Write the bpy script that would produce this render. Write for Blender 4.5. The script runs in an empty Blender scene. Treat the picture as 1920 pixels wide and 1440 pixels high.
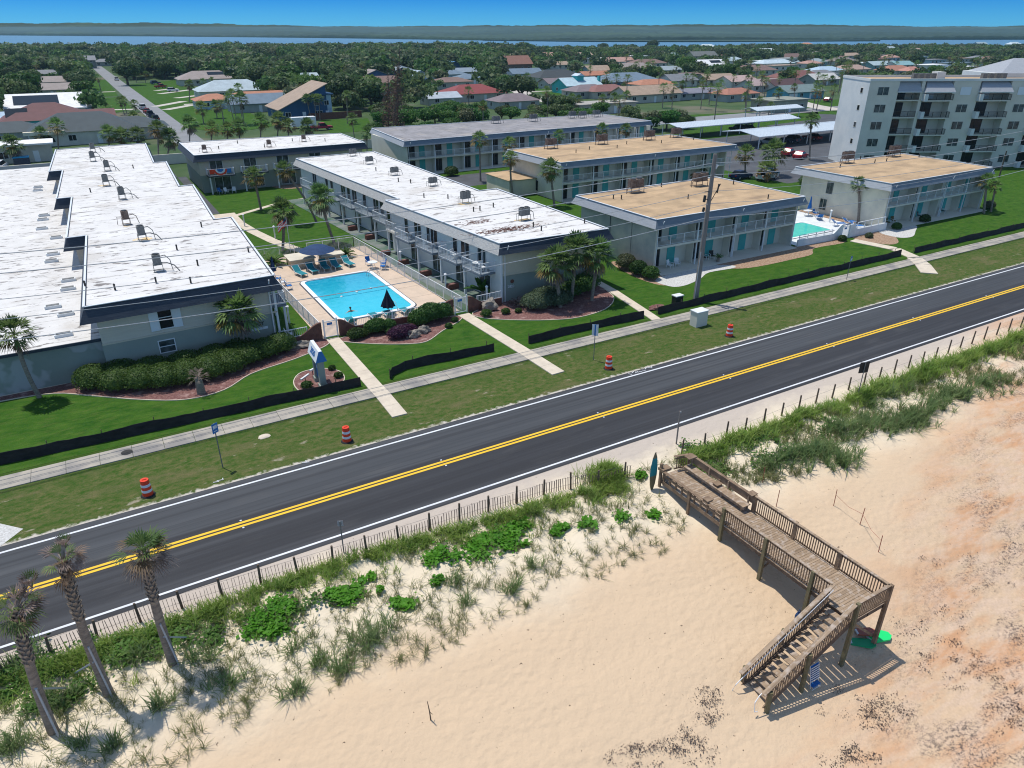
import bpy, math, random
import numpy as np
from mathutils import Vector, Matrix
random.seed(7); rng = np.random.default_rng(7)
S = bpy.context.scene; C = S.collection
# ---------------------------------------------------------------- camera
CF, HY, CH = 1333.0, 52.0, 24.0
TH = math.atan((720-HY)/CF)
PSI = math.atan((3515-960)/(CF/math.cos(TH)))
cam = bpy.data.cameras.new('camera'); co = bpy.data.objects.new('camera', cam); C.objects.link(co)
cam.sensor_width = 36; cam.lens = 36*CF/1920; cam.clip_start = .5; cam.clip_end = 40000
co.location = (0,0,CH); co.rotation_euler = (math.pi/2-TH, 0, PSI-math.pi/2)
S.camera = co
# ---------------------------------------------------------------- sun and sky
SUN = Vector((-.15,.31,1)).normalized()
el = math.asin(SUN.z); az = math.atan2(SUN.x, SUN.y)
w = bpy.data.worlds.new('World'); S.world = w; w.use_nodes = True
nt = w.node_tree; bg = nt.nodes['Background']
sky = nt.nodes.new('ShaderNodeTexSky'); sky.sky_type = 'NISHITA'; sky.sun_disc = False
sky.sun_elevation = el; sky.sun_rotation = az; sky.air_density = 1.0; sky.dust_density = .15; sky.ozone_density = 3.5
tint = nt.nodes.new('ShaderNodeMix'); tint.data_type = 'RGBA'; tint.blend_type = 'MULTIPLY'; tint.inputs[0].default_value = 1
tc = nt.nodes.new('ShaderNodeTexCoord'); sx = nt.nodes.new('ShaderNodeSeparateXYZ'); rp = nt.nodes.new('ShaderNodeValToRGB')
nt.links.new(tc.outputs['Generated'], sx.inputs[0]); nt.links.new(sx.outputs[2], rp.inputs[0])
e = rp.color_ramp.elements; e[0].position = 0; e[0].color = (.095,.43,.95,1); e[1].position = .5; e[1].color = (1.10,1.0,.90,1)
m_ = rp.color_ramp.elements.new(.04); m_.color = (.020,.20,.68,1)
m2_ = rp.color_ramp.elements.new(.11); m2_.color = (.75,.9,1.05,1)
nt.links.new(sky.outputs[0], tint.inputs[6]); nt.links.new(rp.outputs[0], tint.inputs[7])
nt.links.new(tint.outputs[2], bg.inputs[0]); bg.inputs[1].default_value = .15
sl = bpy.data.lights.new('sun','SUN'); sl.energy = 3.7; sl.angle = math.radians(.5); sl.color = (1,.95,.87)
so = bpy.data.objects.new('sun', sl); C.objects.link(so); so.rotation_euler = SUN.to_track_quat('Z','Y').to_euler()
S.view_settings.view_transform = 'Standard'; S.view_settings.look = 'None'; S.view_settings.exposure = 0.18; S.view_settings.gamma = 1
S.render.engine = 'CYCLES'; S.cycles.volume_bounces = 0; S.cycles.max_bounces = 6; S.cycles.transparent_max_bounces = 6; S.cycles.pixel_filter_type = 'BLACKMAN_HARRIS'; S.cycles.filter_width = 1.1
# ---------------------------------------------------------------- geometry of the place
RX = (math.sin(PSI), math.cos(PSI)); RY = (-math.cos(PSI), math.sin(PSI))
def ray(px, py):
    u=(px-960)/CF; v=(py-720)/CF
    d=(u, math.cos(TH)-v*math.sin(TH), -math.sin(TH)-v*math.cos(TH))
    return Vector((d[0]*RX[0]+d[1]*RX[1], d[0]*RY[0]+d[1]*RY[1], d[2]))
def G(px, py, z=0.0):
    d = ray(px,py); t=(z-CH)/d.z; return Vector((d.x*t, d.y*t, z))
def PX(X,Y,Z=0.):
    x = X*RX[0]+Y*RY[0]; y = X*RX[1]+Y*RY[1]; z = Z-CH
    dep = y*math.cos(TH)-z*math.sin(TH); dn = -y*math.sin(TH)-z*math.cos(TH)
    return (960+CF*x/dep, 720+CF*dn/dep, dep)
def sm(a,b,x):
    t=min(1,max(0,(x-a)/(b-a))); return t*t*(3-2*t)
def zt(X,Y):
    if Y>28.8: return 0.0
    K=((-400,-16),(-60,-6),(-15,-4.1),(9,-3.0),(11,-2.75),(12.7,-2.45),(15.1,-1.8),(17.9,-1.28),(20.75,-.75),(23.5,-.48),(26,-.30),(28.8,0))
    for (a0,z0),(a1,z1) in zip(K[:-1],K[1:]):
        if Y<=a1: z=z0+(z1-z0)*(Y-a0)/(a1-a0); break
    a = sm(20,24,Y)*(1-sm(27.2,28.8,Y))
    z += a*(.12*math.sin(X*.9+Y*.6)+.09*math.sin(X*2.1-Y*1.3)+.08*math.sin(X*.37+1))
    z += (1-sm(27,29,Y))*.03*math.sin(X*.8+Y*1.7)*math.sin(Y*.7-X*.3)
    return z
def GT(px,py):
    z=-1.0
    for i in range(12):
        p=G(px,py,z); z=.5*z+.5*zt(p.x,p.y)
    return G(px,py,z)
# ---------------------------------------------------------------- materials
MATS={}
def mat(name, c, rough=.8, c2=None, scale=1., bump=0., bscale=None, stretch=(1,1,1), obj=False, metal=0, spec=.3, contrast=(.35,.65), emit=None, rand=0, detail=5, dist=None, octave=None):
    if name in MATS: return MATS[name]
    m = bpy.data.materials.new(name); m.use_nodes=True; n=m.node_tree.nodes; L=m.node_tree.links
    b = n['Principled BSDF']; b.inputs['Roughness'].default_value=rough; b.inputs['Metallic'].default_value=metal
    b.inputs['Specular IOR Level'].default_value=spec
    b.inputs['Base Color'].default_value=(*c,1)
    out=None
    if c2 is not None or bump:
        if obj:
            g=n.new('ShaderNodeTexCoord'); src=g.outputs['Object']
        else:
            g=n.new('ShaderNodeNewGeometry'); src=g.outputs['Position']
        mp=n.new('ShaderNodeMapping'); mp.inputs['Scale'].default_value=stretch; L.new(src,mp.inputs[0])
    if c2 is not None:
        t=n.new('ShaderNodeTexNoise'); t.inputs['Scale'].default_value=scale; t.inputs['Detail'].default_value=detail; t.inputs['Roughness'].default_value=.62
        L.new(mp.outputs[0],t.inputs['Vector'])
        r=n.new('ShaderNodeValToRGB'); r.color_ramp.elements[0].position=contrast[0]; r.color_ramp.elements[1].position=contrast[1]
        r.color_ramp.elements[0].color=(*c,1); r.color_ramp.elements[1].color=(*c2,1)
        L.new(t.outputs[0],r.inputs[0]); out=r.outputs[0]
        if octave:
            t2=n.new('ShaderNodeTexNoise'); t2.inputs['Scale'].default_value=octave[0]; t2.inputs['Detail'].default_value=3
            L.new(src,t2.inputs['Vector'])
            r2=n.new('ShaderNodeValToRGB'); r2.color_ramp.elements[0].position=octave[2]; r2.color_ramp.elements[1].position=octave[3]
            L.new(t2.outputs[0],r2.inputs[0])
            x=n.new('ShaderNodeMix'); x.data_type='RGBA'; L.new(r2.outputs[0],x.inputs[0]); L.new(out,x.inputs[6]); x.inputs[7].default_value=(*octave[1],1)
            out=x.outputs[2]
    if rand:
        o=n.new('ShaderNodeObjectInfo'); h=n.new('ShaderNodeHueSaturation')
        mr=n.new('ShaderNodeMapRange'); mr.inputs[3].default_value=1-rand; mr.inputs[4].default_value=1+rand
        L.new(o.outputs['Random'],mr.inputs[0]); L.new(mr.outputs[0],h.inputs['Value'])
        mh=n.new('ShaderNodeMapRange'); mh.inputs[3].default_value=.5-rand*.07; mh.inputs[4].default_value=.5+rand*.05
        mm=n.new('ShaderNodeMath'); mm.operation='FRACT'; mk=n.new('ShaderNodeMath'); mk.operation='MULTIPLY'; mk.inputs[1].default_value=7.3
        L.new(o.outputs['Random'],mk.inputs[0]); L.new(mk.outputs[0],mm.inputs[0]); L.new(mm.outputs[0],mh.inputs[0]); L.new(mh.outputs[0],h.inputs['Hue'])
        if out is None: h.inputs['Color'].default_value=(*c,1)
        else: L.new(out,h.inputs['Color'])
        out=h.outputs[0]
    if out is not None: L.new(out,b.inputs['Base Color'])
    if bump:
        t3=n.new('ShaderNodeTexNoise'); t3.inputs['Scale'].default_value=bscale or scale*3; t3.inputs['Detail'].default_value=4
        L.new(mp.outputs[0],t3.inputs['Vector'])
        bp=n.new('ShaderNodeBump'); bp.inputs['Strength'].default_value=min(1,bump); bp.inputs['Distance'].default_value=dist or .05
        L.new(t3.outputs[0],bp.inputs['Height']); L.new(bp.outputs[0],b.inputs['Normal'])
    MATS[name]=m; return m
def nodes_of(m): return m.node_tree.nodes, m.node_tree.links, m.node_tree.nodes['Principled BSDF']
def math_node(n,L,op,a,b=None,clamp=False):
    q=n.new('ShaderNodeMath'); q.operation=op; q.use_clamp=clamp
    for i,v in enumerate((a,b)):
        if v is None: continue
        if isinstance(v,(int,float)): q.inputs[i].default_value=v
        else: L.new(v,q.inputs[i])
    return q.outputs[0]
def mixc(n,L,fac,a,b):
    x=n.new('ShaderNodeMix'); x.data_type='RGBA'
    if isinstance(fac,(int,float)): x.inputs[0].default_value=fac
    else: L.new(fac,x.inputs[0])
    for i,v in ((6,a),(7,b)):
        if isinstance(v,tuple): x.inputs[i].default_value=(*v,1)
        else: L.new(v,x.inputs[i])
    return x.outputs[2]
def noise(n,L,vec,scale,detail=4,lo=.4,hi=.6,rough=.6):
    t=n.new('ShaderNodeTexNoise'); t.inputs['Scale'].default_value=scale; t.inputs['Detail'].default_value=detail; t.inputs['Roughness'].default_value=rough
    L.new(vec,t.inputs['Vector']); m=n.new('ShaderNodeMapRange'); m.inputs[1].default_value=lo; m.inputs[2].default_value=hi
    L.new(t.outputs[0],m.inputs[0]); return m.outputs[0]
def mapped(n,L,src,sc,rot=0):
    mp=n.new('ShaderNodeMapping'); mp.inputs['Scale'].default_value=sc; mp.inputs['Rotation'].default_value=(0,0,rot); L.new(src,mp.inputs[0]); return mp.outputs[0]

def sand_mat():
    m=bpy.data.materials.new('sand'); m.use_nodes=True; n,L,b=nodes_of(m)
    g=n.new('ShaderNodeNewGeometry'); P=g.outputs['Position']; s=n.new('ShaderNodeSeparateXYZ'); L.new(P,s.inputs[0])
    X,Y=s.outputs[0],s.outputs[1]
    nb=noise(n,L,P,.22,5,0,1)
    yy=math_node(n,L,'ADD',Y,math_node(n,L,'MULTIPLY',math_node(n,L,'SUBTRACT',nb,.5),5))
    def band(a,c):
        q=n.new('ShaderNodeMapRange'); q.inputs[1].default_value=a; q.inputs[2].default_value=c; q.interpolation_type='SMOOTHSTEP'; L.new(yy,q.inputs[0]); return q.outputs[0]
    base=mixc(n,L,band(20.3,24.3),(.59,.445,.30),(.68,.59,.45))        # beach tan -> pale dune sand
    # road shoulder: greyer trampled sand
    base=mixc(n,L,band(27.5,29.5),base,(.47,.41,.35))
    # rusty coquina sand towards the waterline, seaward and to the right
    d=math_node(n,L,'SUBTRACT',math_node(n,L,'MULTIPLY',X,.42),math_node(n,L,'MULTIPLY',yy,1.0))   # grows seaward/right
    q=n.new('ShaderNodeMapRange'); q.inputs[1].default_value=-4.6; q.inputs[2].default_value=2.5; q.interpolation_type='SMOOTHSTEP'; L.new(d,q.inputs[0])
    nb2=noise(n,L,mapped(n,L,P,(.7,2.0,1),.5),.30,8,.44,.58)
    rust=math_node(n,L,'MULTIPLY',q.outputs[0],math_node(n,L,'ADD',math_node(n,L,'MULTIPLY',nb2,.8),.12),True)
    base=mixc(n,L,math_node(n,L,'MULTIPLY',rust,.9),base,(.54,.275,.135))
    nb3=noise(n,L,mapped(n,L,P,(.6,2.0,1),.55),.8,8,.44,.60,.7)
    pale=math_node(n,L,'MULTIPLY',q.outputs[0],nb3,True)
    base=mixc(n,L,math_node(n,L,'MULTIPLY',pale,.75),base,(.60,.45,.335))
    # fine speckle of shell
    sp=noise(n,L,P,9,3,.3,.7)
    spm=math_node(n,L,'MULTIPLY',sp,math_node(n,L,'ADD',math_node(n,L,'MULTIPLY',q.outputs[0],.28),.10))
    base=mixc(n,L,spm,base,(.40,.27,.18))
    # seaweed wrack: dark crumbs in drifts
    wr=noise(n,L,mapped(n,L,P,(1,2.2,1),.6),.28,5,.47,.58)
    wr2=noise(n,L,mapped(n,L,P,(1,1.6,1),.6),5.5,8,.48,.58,.8)
    q2=n.new('ShaderNodeMapRange'); q2.inputs[1].default_value=-2.0; q2.inputs[2].default_value=3.0; L.new(d,q2.inputs[0])
    wk=math_node(n,L,'MULTIPLY',math_node(n,L,'MULTIPLY',wr,wr2),q2.outputs[0],True)
    base=mixc(n,L,math_node(n,L,'MULTIPLY',wk,.9),base,(.09,.07,.065))
    # scattered droppings of debris on the tan sand
    cr=noise(n,L,P,4.2,3,.70,.73)
    base=mixc(n,L,math_node(n,L,'MULTIPLY',cr,.9),base,(.10,.07,.05))
    L.new(base,b.inputs['Base Color']); b.inputs['Roughness'].default_value=.95; b.inputs['Specular IOR Level'].default_value=.1
    # bump: footprints + ripples
    v=n.new('ShaderNodeTexVoronoi'); v.inputs['Scale'].default_value=2.1; v.feature='SMOOTH_F1'; L.new(mapped(n,L,P,(1,1.5,1),.4),v.inputs['Vector'])
    f1=noise(n,L,P,2.2,5,0,1)
    fp=noise(n,L,P,.14,3,.36,.50)
    h=math_node(n,L,'ADD',math_node(n,L,'MULTIPLY',math_node(n,L,'MULTIPLY',v.outputs[0],fp),.6),f1)
    bp=n.new('ShaderNodeBump'); bp.inputs['Strength'].default_value=.55; bp.inputs['Distance'].default_value=.15; L.new(h,bp.inputs['Height']); L.new(bp.outputs[0],b.inputs['Normal'])
    MATS['sand']=m; return m
def verge_mat():
    m=bpy.data.materials.new('verge_grass'); m.use_nodes=True; n,L,b=nodes_of(m)
    g=n.new('ShaderNodeNewGeometry'); P=g.outputs['Position']; s=n.new('ShaderNodeSeparateXYZ'); L.new(P,s.inputs[0])
    a=noise(n,L,mapped(n,L,P,(.8,1.3,1)),2.2,9,.40,.62,.78)
    c=mixc(n,L,a,(.034,.085,.012),(.165,.145,.065))
    a2=noise(n,L,P,.45,5,.42,.68); c=mixc(n,L,math_node(n,L,'MULTIPLY',a2,.45),c,(.040,.085,.016))
    a3=noise(n,L,mapped(n,L,P,(.35,1.2,1)),.5,7,.52,.66,.7); c=mixc(n,L,math_node(n,L,'MULTIPLY',a3,.75),c,(.17,.135,.075))
    f=noise(n,L,P,11,4,.3,.7); c=mixc(n,L,math_node(n,L,'MULTIPLY',f,.5),c,(.035,.075,.012))
    k=noise(n,L,mapped(n,L,P,(.5,1,1)),.8,7,.62,.68,.7); c=mixc(n,L,math_node(n,L,'MULTIPLY',k,.75),c,(.33,.29,.22))
    # lawn side greener
    q=n.new('ShaderNodeMapRange'); q.inputs[1].default_value=43.2; q.inputs[2].default_value=45.2; L.new(s.outputs[1],q.inputs[0])
    c=mixc(n,L,math_node(n,L,'MULTIPLY',q.outputs[0],.7),c,(.03,.075,.01))
    # shelly edge along the asphalt
    e=noise(n,L,P,2.3,6,0,1)
    ed=math_node(n,L,'ADD',s.outputs[1],math_node(n,L,'MULTIPLY',e,-1.1))
    q=n.new('ShaderNodeMapRange'); q.inputs[1].default_value=38.2; q.inputs[2].default_value=38.0; L.new(ed,q.inputs[0])
    c=mixc(n,L,q.outputs[0],c,(.5,.46,.4))
    L.new(c,b.inputs['Base Color']); b.inputs['Roughness'].default_value=.95; b.inputs['Specular IOR Level'].default_value=.05
    bp=n.new('ShaderNodeBump'); bp.inputs['Strength'].default_value=.7; bp.inputs['Distance'].default_value=.08
    h=noise(n,L,P,9,5,0,1); L.new(h,bp.inputs['Height']); L.new(bp.outputs[0],b.inputs['Normal'])
    MATS['verge']=m; return m
def lawn_mat():
    m=bpy.data.materials.new('lawn_grass'); m.use_nodes=True; n,L,b=nodes_of(m)
    g=n.new('ShaderNodeNewGeometry'); P=g.outputs['Position']
    a=noise(n,L,mapped(n,L,P,(.6,1,1),.35),1.1,8,.36,.64,.75)
    c=mixc(n,L,a,(.018,.070,.008),(.068,.138,.020))
    a2=noise(n,L,P,.16,4,.4,.6); c=mixc(n,L,math_node(n,L,'MULTIPLY',a2,.4),c,(.05,.115,.014))
    k=noise(n,L,mapped(n,L,P,(.3,1.3,1),.3),2.8,7,.5,.78,.7); c=mixc(n,L,math_node(n,L,'MULTIPLY',k,.55),c,(.15,.14,.05))
    f=noise(n,L,P,13,3,.25,.75); c=mixc(n,L,math_node(n,L,'MULTIPLY',f,.4),c,(.008,.055,.004))
    L.new(c,b.inputs['Base Color']); b.inputs['Roughness'].default_value=.9; b.inputs['Specular IOR Level'].default_value=.05
    bp=n.new('ShaderNodeBump'); bp.inputs['Strength'].default_value=.5; bp.inputs['Distance'].default_value=.05
    h=noise(n,L,P,12,4,0,1); L.new(h,bp.inputs['Height']); L.new(bp.outputs[0],b.inputs['Normal'])
    MATS['lawn']=m; return m
def asphalt_mat():
    m=bpy.data.materials.new('fresh_asphalt'); m.use_nodes=True; n,L,b=nodes_of(m)
    g=n.new('ShaderNodeNewGeometry'); P=g.outputs['Position']; s=n.new('ShaderNodeSeparateXYZ'); L.new(P,s.inputs[0]); Y=s.outputs[1]
    a=noise(n,L,mapped(n,L,P,(.03,1.6,1)),1.1,5,.3,.7)
    c=mixc(n,L,a,(.020,.021,.025),(.033,.034,.039))
    # far lane slightly paler, paving seam
    q=n.new('ShaderNodeMapRange'); q.inputs[1].default_value=34.75; q.inputs[2].default_value=34.85; L.new(Y,q.inputs[0])
    far=mixc(n,L,a,(.038,.042,.048),(.06,.065,.072))
    c=mixc(n,L,q.outputs[0],c,far)
    t=noise(n,L,mapped(n,L,P,(.02,1,1)),.8,3,.5,.7); c=mixc(n,L,math_node(n,L,'MULTIPLY',t,.5),c,(.085,.09,.098))
    t=noise(n,L,mapped(n,L,P,(.25,1,1)),.9,6,.55,.75); c=mixc(n,L,math_node(n,L,'MULTIPLY',t,.35),c,(.10,.098,.095))
    t=noise(n,L,mapped(n,L,P,(.012,2.2,1)),1.4,2,.52,.6); c=mixc(n,L,math_node(n,L,'MULTIPLY',t,.4),c,(.015,.015,.018))
    f=noise(n,L,P,40,2,.3,.7); c=mixc(n,L,math_node(n,L,'MULTIPLY',f,.25),c,(.08,.08,.08))
    L.new(c,b.inputs['Base Color']); b.inputs['Roughness'].default_value=.75; b.inputs['Specular IOR Level'].default_value=.25
    MATS['asphalt']=m; return m
def roof_mat(name,c,c2,streak,seam=5.3,seamc=(.16,.14,.12),samt=.8,thr=(.56,.66),yoff=0,rot=0.0,along=(.22,1.5,1)):
    m=bpy.data.materials.new(name); m.use_nodes=True; n,L,b=nodes_of(m)
    g=n.new('ShaderNodeNewGeometry'); P=g.outputs['Position']; R=mapped(n,L,P,(1,1,1),rot)
    a=noise(n,L,P,.35,6,.35,.65); col=mixc(n,L,a,c,c2)
    st=noise(n,L,mapped(n,L,R,along),1.0,7,thr[0],thr[1],.68); col=mixc(n,L,math_node(n,L,'MULTIPLY',st,samt),col,streak)
    d=noise(n,L,P,2.6,3,.70,.74); col=mixc(n,L,math_node(n,L,'MULTIPLY',d,.55),col,streak)
    if seam:
        s=n.new('ShaderNodeSeparateXYZ'); L.new(R,s.inputs[0])
        wv=noise(n,L,P,.6,2,0,1)
        yy=math_node(n,L,'ADD',s.outputs[1],math_node(n,L,'MULTIPLY',wv,.12))
        fr=math_node(n,L,'FRACT',math_node(n,L,'DIVIDE',math_node(n,L,'ADD',yy,100+yoff),seam))
        ln=math_node(n,L,'LESS_THAN',fr,.015)
        pz=noise(n,L,P,.28,6,.54,.66,.6); col=mixc(n,L,math_node(n,L,'MULTIPLY',pz,.4),col,(.42,.38,.33))
        dk=noise(n,L,mapped(n,L,P,(.7,1.2,1)),1.5,9,.60,.66,.75); col=mixc(n,L,math_node(n,L,'MULTIPLY',math_node(n,L,'MULTIPLY',dk,pz),1.6,True),col,(.06,.045,.04))
        sn=math_node(n,L,'LESS_THAN',math_node(n,L,'ABSOLUTE',math_node(n,L,'SUBTRACT',fr,.03)),.05); d2=noise(n,L,mapped(n,L,P,(.35,2.2,1)),1.6,8,.50,.60,.75)
        gt=noise(n,L,P,.13,3,.45,.58); col=mixc(n,L,math_node(n,L,'MULTIPLY',math_node(n,L,'MULTIPLY',sn,d2),gt),col,(.07,.055,.05))
        br=noise(n,L,P,1.7,3,.3,.5)
        col=mixc(n,L,math_node(n,L,'MULTIPLY',math_node(n,L,'MULTIPLY',ln,br),.55),col,seamc)
    L.new(col,b.inputs['Base Color']); b.inputs['Roughness'].default_value=.9; b.inputs['Specular IOR Level'].default_value=.1
    bp=n.new('ShaderNodeBump'); bp.inputs['Strength'].default_value=.3; bp.inputs['Distance'].default_value=.04
    L.new(noise(n,L,P,3,4,0,1),bp.inputs['Height']); L.new(bp.outputs[0],b.inputs['Normal'])
    MATS[name]=m; return m
def foliage(name,c1,c2,c3,scale=1.2,rand=.25,obj=True,rough=.55):
    m=bpy.data.materials.new(name); m.use_nodes=True; n,L,b=nodes_of(m)
    if obj: g=n.new('ShaderNodeTexCoord'); P=g.outputs['Object']
    else: g=n.new('ShaderNodeNewGeometry'); P=g.outputs['Position']
    gg=n.new('ShaderNodeNewGeometry')
    a=noise(n,L,P,scale,3,.35,.65); c=mixc(n,L,a,c1,c2)
    r=gg.outputs['Random Per Island']
    c=mixc(n,L,math_node(n,L,'MULTIPLY',r,.6),c,c3)
    if rand:
        o=n.new('ShaderNodeObjectInfo'); h=n.new('ShaderNodeHueSaturation')
        src=o.outputs['Random']
        mr=n.new('ShaderNodeMapRange'); mr.inputs[3].default_value=1-rand; mr.inputs[4].default_value=1+rand; L.new(src,mr.inputs[0]); L.new(mr.outputs[0],h.inputs['Value'])
        fr=math_node(n,L,'FRACT',math_node(n,L,'MULTIPLY',src,7.3)); mh=n.new('ShaderNodeMapRange'); mh.inputs[3].default_value=.48; mh.inputs[4].default_value=.515
        L.new(fr,mh.inputs[0]); L.new(mh.outputs[0],h.inputs['Hue']); L.new(c,h.inputs['Color']); c=h.outputs[0]
    L.new(c,b.inputs['Base Color']); b.inputs['Roughness'].default_value=rough; b.inputs['Specular IOR Level'].default_value=.25
    tr=n.new('ShaderNodeBsdfTranslucent'); ms=n.new('ShaderNodeMixShader'); ms.inputs[0].default_value=.38; L.new(c,tr.inputs[0]); ms.inputs[0].default_value=.5 if 'grass' in name or 'oats' in name else .38
    L.new(b.outputs[0],ms.inputs[1]); L.new(tr.outputs[0],ms.inputs[2]); L.new(ms.outputs[0],n['Material Output'].inputs[0])
    MATS[name]=m; return m
def pool_shade_grad(name,deep,unshaded,y0,y1):  # wall shade at the far end painted into the water; deep is the shaded tone
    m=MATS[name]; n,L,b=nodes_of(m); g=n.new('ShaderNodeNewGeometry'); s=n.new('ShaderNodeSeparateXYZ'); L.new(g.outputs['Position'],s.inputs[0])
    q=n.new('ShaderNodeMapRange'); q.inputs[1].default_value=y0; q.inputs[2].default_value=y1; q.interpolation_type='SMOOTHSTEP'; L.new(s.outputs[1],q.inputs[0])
    r=noise(n,L,g.outputs['Position'],1.6,6,.3,.7); c=mixc(n,L,q.outputs[0],unshaded,deep); c=mixc(n,L,math_node(n,L,'MULTIPLY',r,.3),c,(.10,.62,.74)); L.new(c,b.inputs['Base Color'])
sand_mat(); verge_mat(); lawn_mat(); asphalt_mat()
roof_mat('white_roof',(.66,.65,.635),(.58,.57,.55),(.07,.055,.05),thr=(.57,.61),samt=.75,along=(.55,1.5,1))
roof_mat('white_roof_plain',(.66,.65,.635),(.59,.58,.56),(.09,.07,.06),thr=(.57,.61),samt=.7,along=(.55,1.6,1),seam=4.6,yoff=2)
roof_mat('tan_roof',(.50,.355,.215),(.36,.26,.16),(.15,.11,.085),seam=0,thr=(.5,.72),samt=.6,along=(.15,.5,1))
roof_mat('grey_roof',(.30,.29,.30),(.22,.215,.22),(.10,.095,.10),seam=3.7,seamc=(.08,.08,.085),thr=(.5,.7),samt=.5,rot=math.pi/2)
M=lambda k: MATS[k]
mat('lamp_white',(.75,.76,.78),.4)
mat('white_paint',(.72,.74,.75),.5,(.6,.62,.62),.9)
mat('white_metal',(.68,.70,.72),.35)
mat('line_white',(.72,.74,.76),.6,(.55,.56,.58),3,stretch=(.3,3,1))
mat('line_yellow',(.80,.50,.03),.6,(.70,.42,.02),3,stretch=(.3,3,1))
mat('concrete_walk',(.40,.36,.30),.9,(.30,.28,.245),.9,bump=.2,octave=(.35,(.24,.225,.21),.52,.62))
mat('path_concrete',(.62,.54,.43),.9,(.52,.45,.36),1.2,bump=.15)
mat('pool_deck',(.60,.47,.36),.85,(.50,.40,.31),.6,bump=.1)
mat('coping_white',(.75,.76,.78),.5)
mat('mulch',(.12,.05,.046),1,(.23,.125,.11),7,bump=.9,bscale=14,octave=(1.4,(.34,.22,.20),.55,.7))
mat('bark_mulch',(.22,.13,.08),1,(.42,.30,.21),5,bump=.9,bscale=12)
mat('white_gravel',(.62,.62,.60),.95,(.4,.39,.37),8,bump=.6)
mat('navy_fascia',(.022,.033,.052),.7,(.05,.062,.08),5,stretch=(.3,.3,6))
mat('slate_fascia',(.13,.165,.20),.6,(.18,.21,.24),2,stretch=(.4,.4,1))
mat('slat_fascia',(.36,.38,.40),.6,(.26,.28,.31),5,stretch=(.3,.3,9),bump=.4,bscale=9)
mat('shingle_fascia',(.50,.49,.46),.8,(.30,.30,.30),6,stretch=(.4,.4,6),bump=.4,bscale=9)
mat('beige_wall',(.58,.52,.41),.85,(.52,.47,.37),.5,bump=.15,bscale=8)
mat('beige_siding',(.60,.55,.46),.85,(.54,.49,.41),3,stretch=(.2,.2,4),bump=.3)
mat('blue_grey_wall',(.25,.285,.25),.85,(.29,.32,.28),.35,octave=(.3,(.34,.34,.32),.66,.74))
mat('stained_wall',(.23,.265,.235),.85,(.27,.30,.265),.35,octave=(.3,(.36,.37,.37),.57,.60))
mat('cream_wall',(.74,.67,.52),.85,(.56,.52,.43),.4,bump=.15,bscale=8)
mat('cream_wall2',(.70,.65,.53),.85,(.46,.46,.41),.4,bump=.15,bscale=8)
mat('patio_green',(.03,.10,.06),.9,(.20,.21,.20),.4)
mat('cool_wall',(.64,.61,.52),.85,(.58,.55,.47),.5)
mat('pale_wall',(.70,.70,.66),.85,(.55,.58,.57),.2,bump=.1)
mat('shutter_white',(.66,.70,.73),.5)
mat('teal_panel',(.07,.40,.38),.6,(.05,.31,.30),.5)
mat('dark_glass',(.012,.016,.020),.12,spec=.22)
mat('curtain_glass',(.10,.12,.12),.15,(.02,.03,.03),1.5,spec=.3)
mat('bronze',(.03,.028,.025),.5)
mat('brick',(.10,.05,.04),.9,(.16,.08,.06),3,bump=.3)
mat('red_brick',(.12,.05,.04),.9,(.18,.08,.055),5,bump=.3)
mat('rust_metal',(.10,.065,.05),.8,(.22,.17,.14),4,obj=True)
mat('grey_metal',(.11,.115,.115),.6,(.19,.19,.18),5,obj=True)
mat('yellow_stain',(.75,.45,.05),.9,(.65,.62,.55),2)
mat('galvanised',(.42,.44,.46),.4,(.34,.36,.38),5)
mat('carport_metal',(.56,.63,.68),.4,(.47,.54,.60),1.5,stretch=(.3,3,1))
mat('black_cloth',(.012,.011,.012),.75,(.028,.024,.025),1.2,stretch=(1,1,2),bump=.5,bscale=3)
mat('orange_plastic',(.68,.055,.02),.5)
mat('reflective',(.62,.66,.70),.4)
mat('rubber',(.02,.02,.022),.8)
mat('wood_grey',(.27,.19,.125),.85,(.15,.10,.065),2.2,stretch=(1,1,1),bump=.4,bscale=9)
mat('wood_boards',(.38,.28,.19),.85,(.21,.15,.10),1.3,stretch=(.3,8,1),octave=(4,(.42,.35,.29),.5,.7))
mat('wood_dark',(.09,.065,.05),.9,(.15,.11,.08),3)
mat('wood_olive',(.12,.115,.06),.9,(.18,.15,.09),3)
mat('picket',(.13,.095,.075),.9,(.21,.16,.13),8)
mat('pole_wood',(.26,.23,.21),.9,(.18,.16,.145),2,stretch=(4,4,.4))
mat('wire',(.10,.10,.11),.5)
mat('trunk',(.30,.25,.205),.95,(.17,.14,.115),4,obj=True,bump=.6,stretch=(1,1,3))
mat('boot',(.36,.31,.26),.95,(.16,.13,.105),6,obj=True)
mat('tree_bark',(.10,.08,.06),.95,(.06,.045,.035),3,obj=True)
foliage('frond_green',(.048,.12,.028),(.13,.22,.055),(.20,.27,.10),1.5,.22)
foliage('frond_dry',(.20,.14,.075),(.30,.22,.14),(.11,.075,.05),2,.2)
foliage('frond_grey',(.26,.21,.18),(.16,.12,.10),(.34,.28,.25),2,.1)
foliage('frond_gold',(.17,.13,.025),(.10,.10,.022),(.26,.17,.05),1.2,.25)
foliage('oak_leaf',(.038,.080,.022),(.08,.135,.04),(.13,.18,.065),.22,.32)
foliage('bright_leaf',(.025,.085,.013),(.06,.15,.022),(.08,.18,.035),.25,.25)
foliage('olive_leaf',(.07,.09,.04),(.11,.135,.062),(.16,.185,.095),.25,.25)
foliage('dead_leaf',(.10,.055,.04),(.14,.09,.07),(.06,.04,.03),.3,.1)
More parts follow.
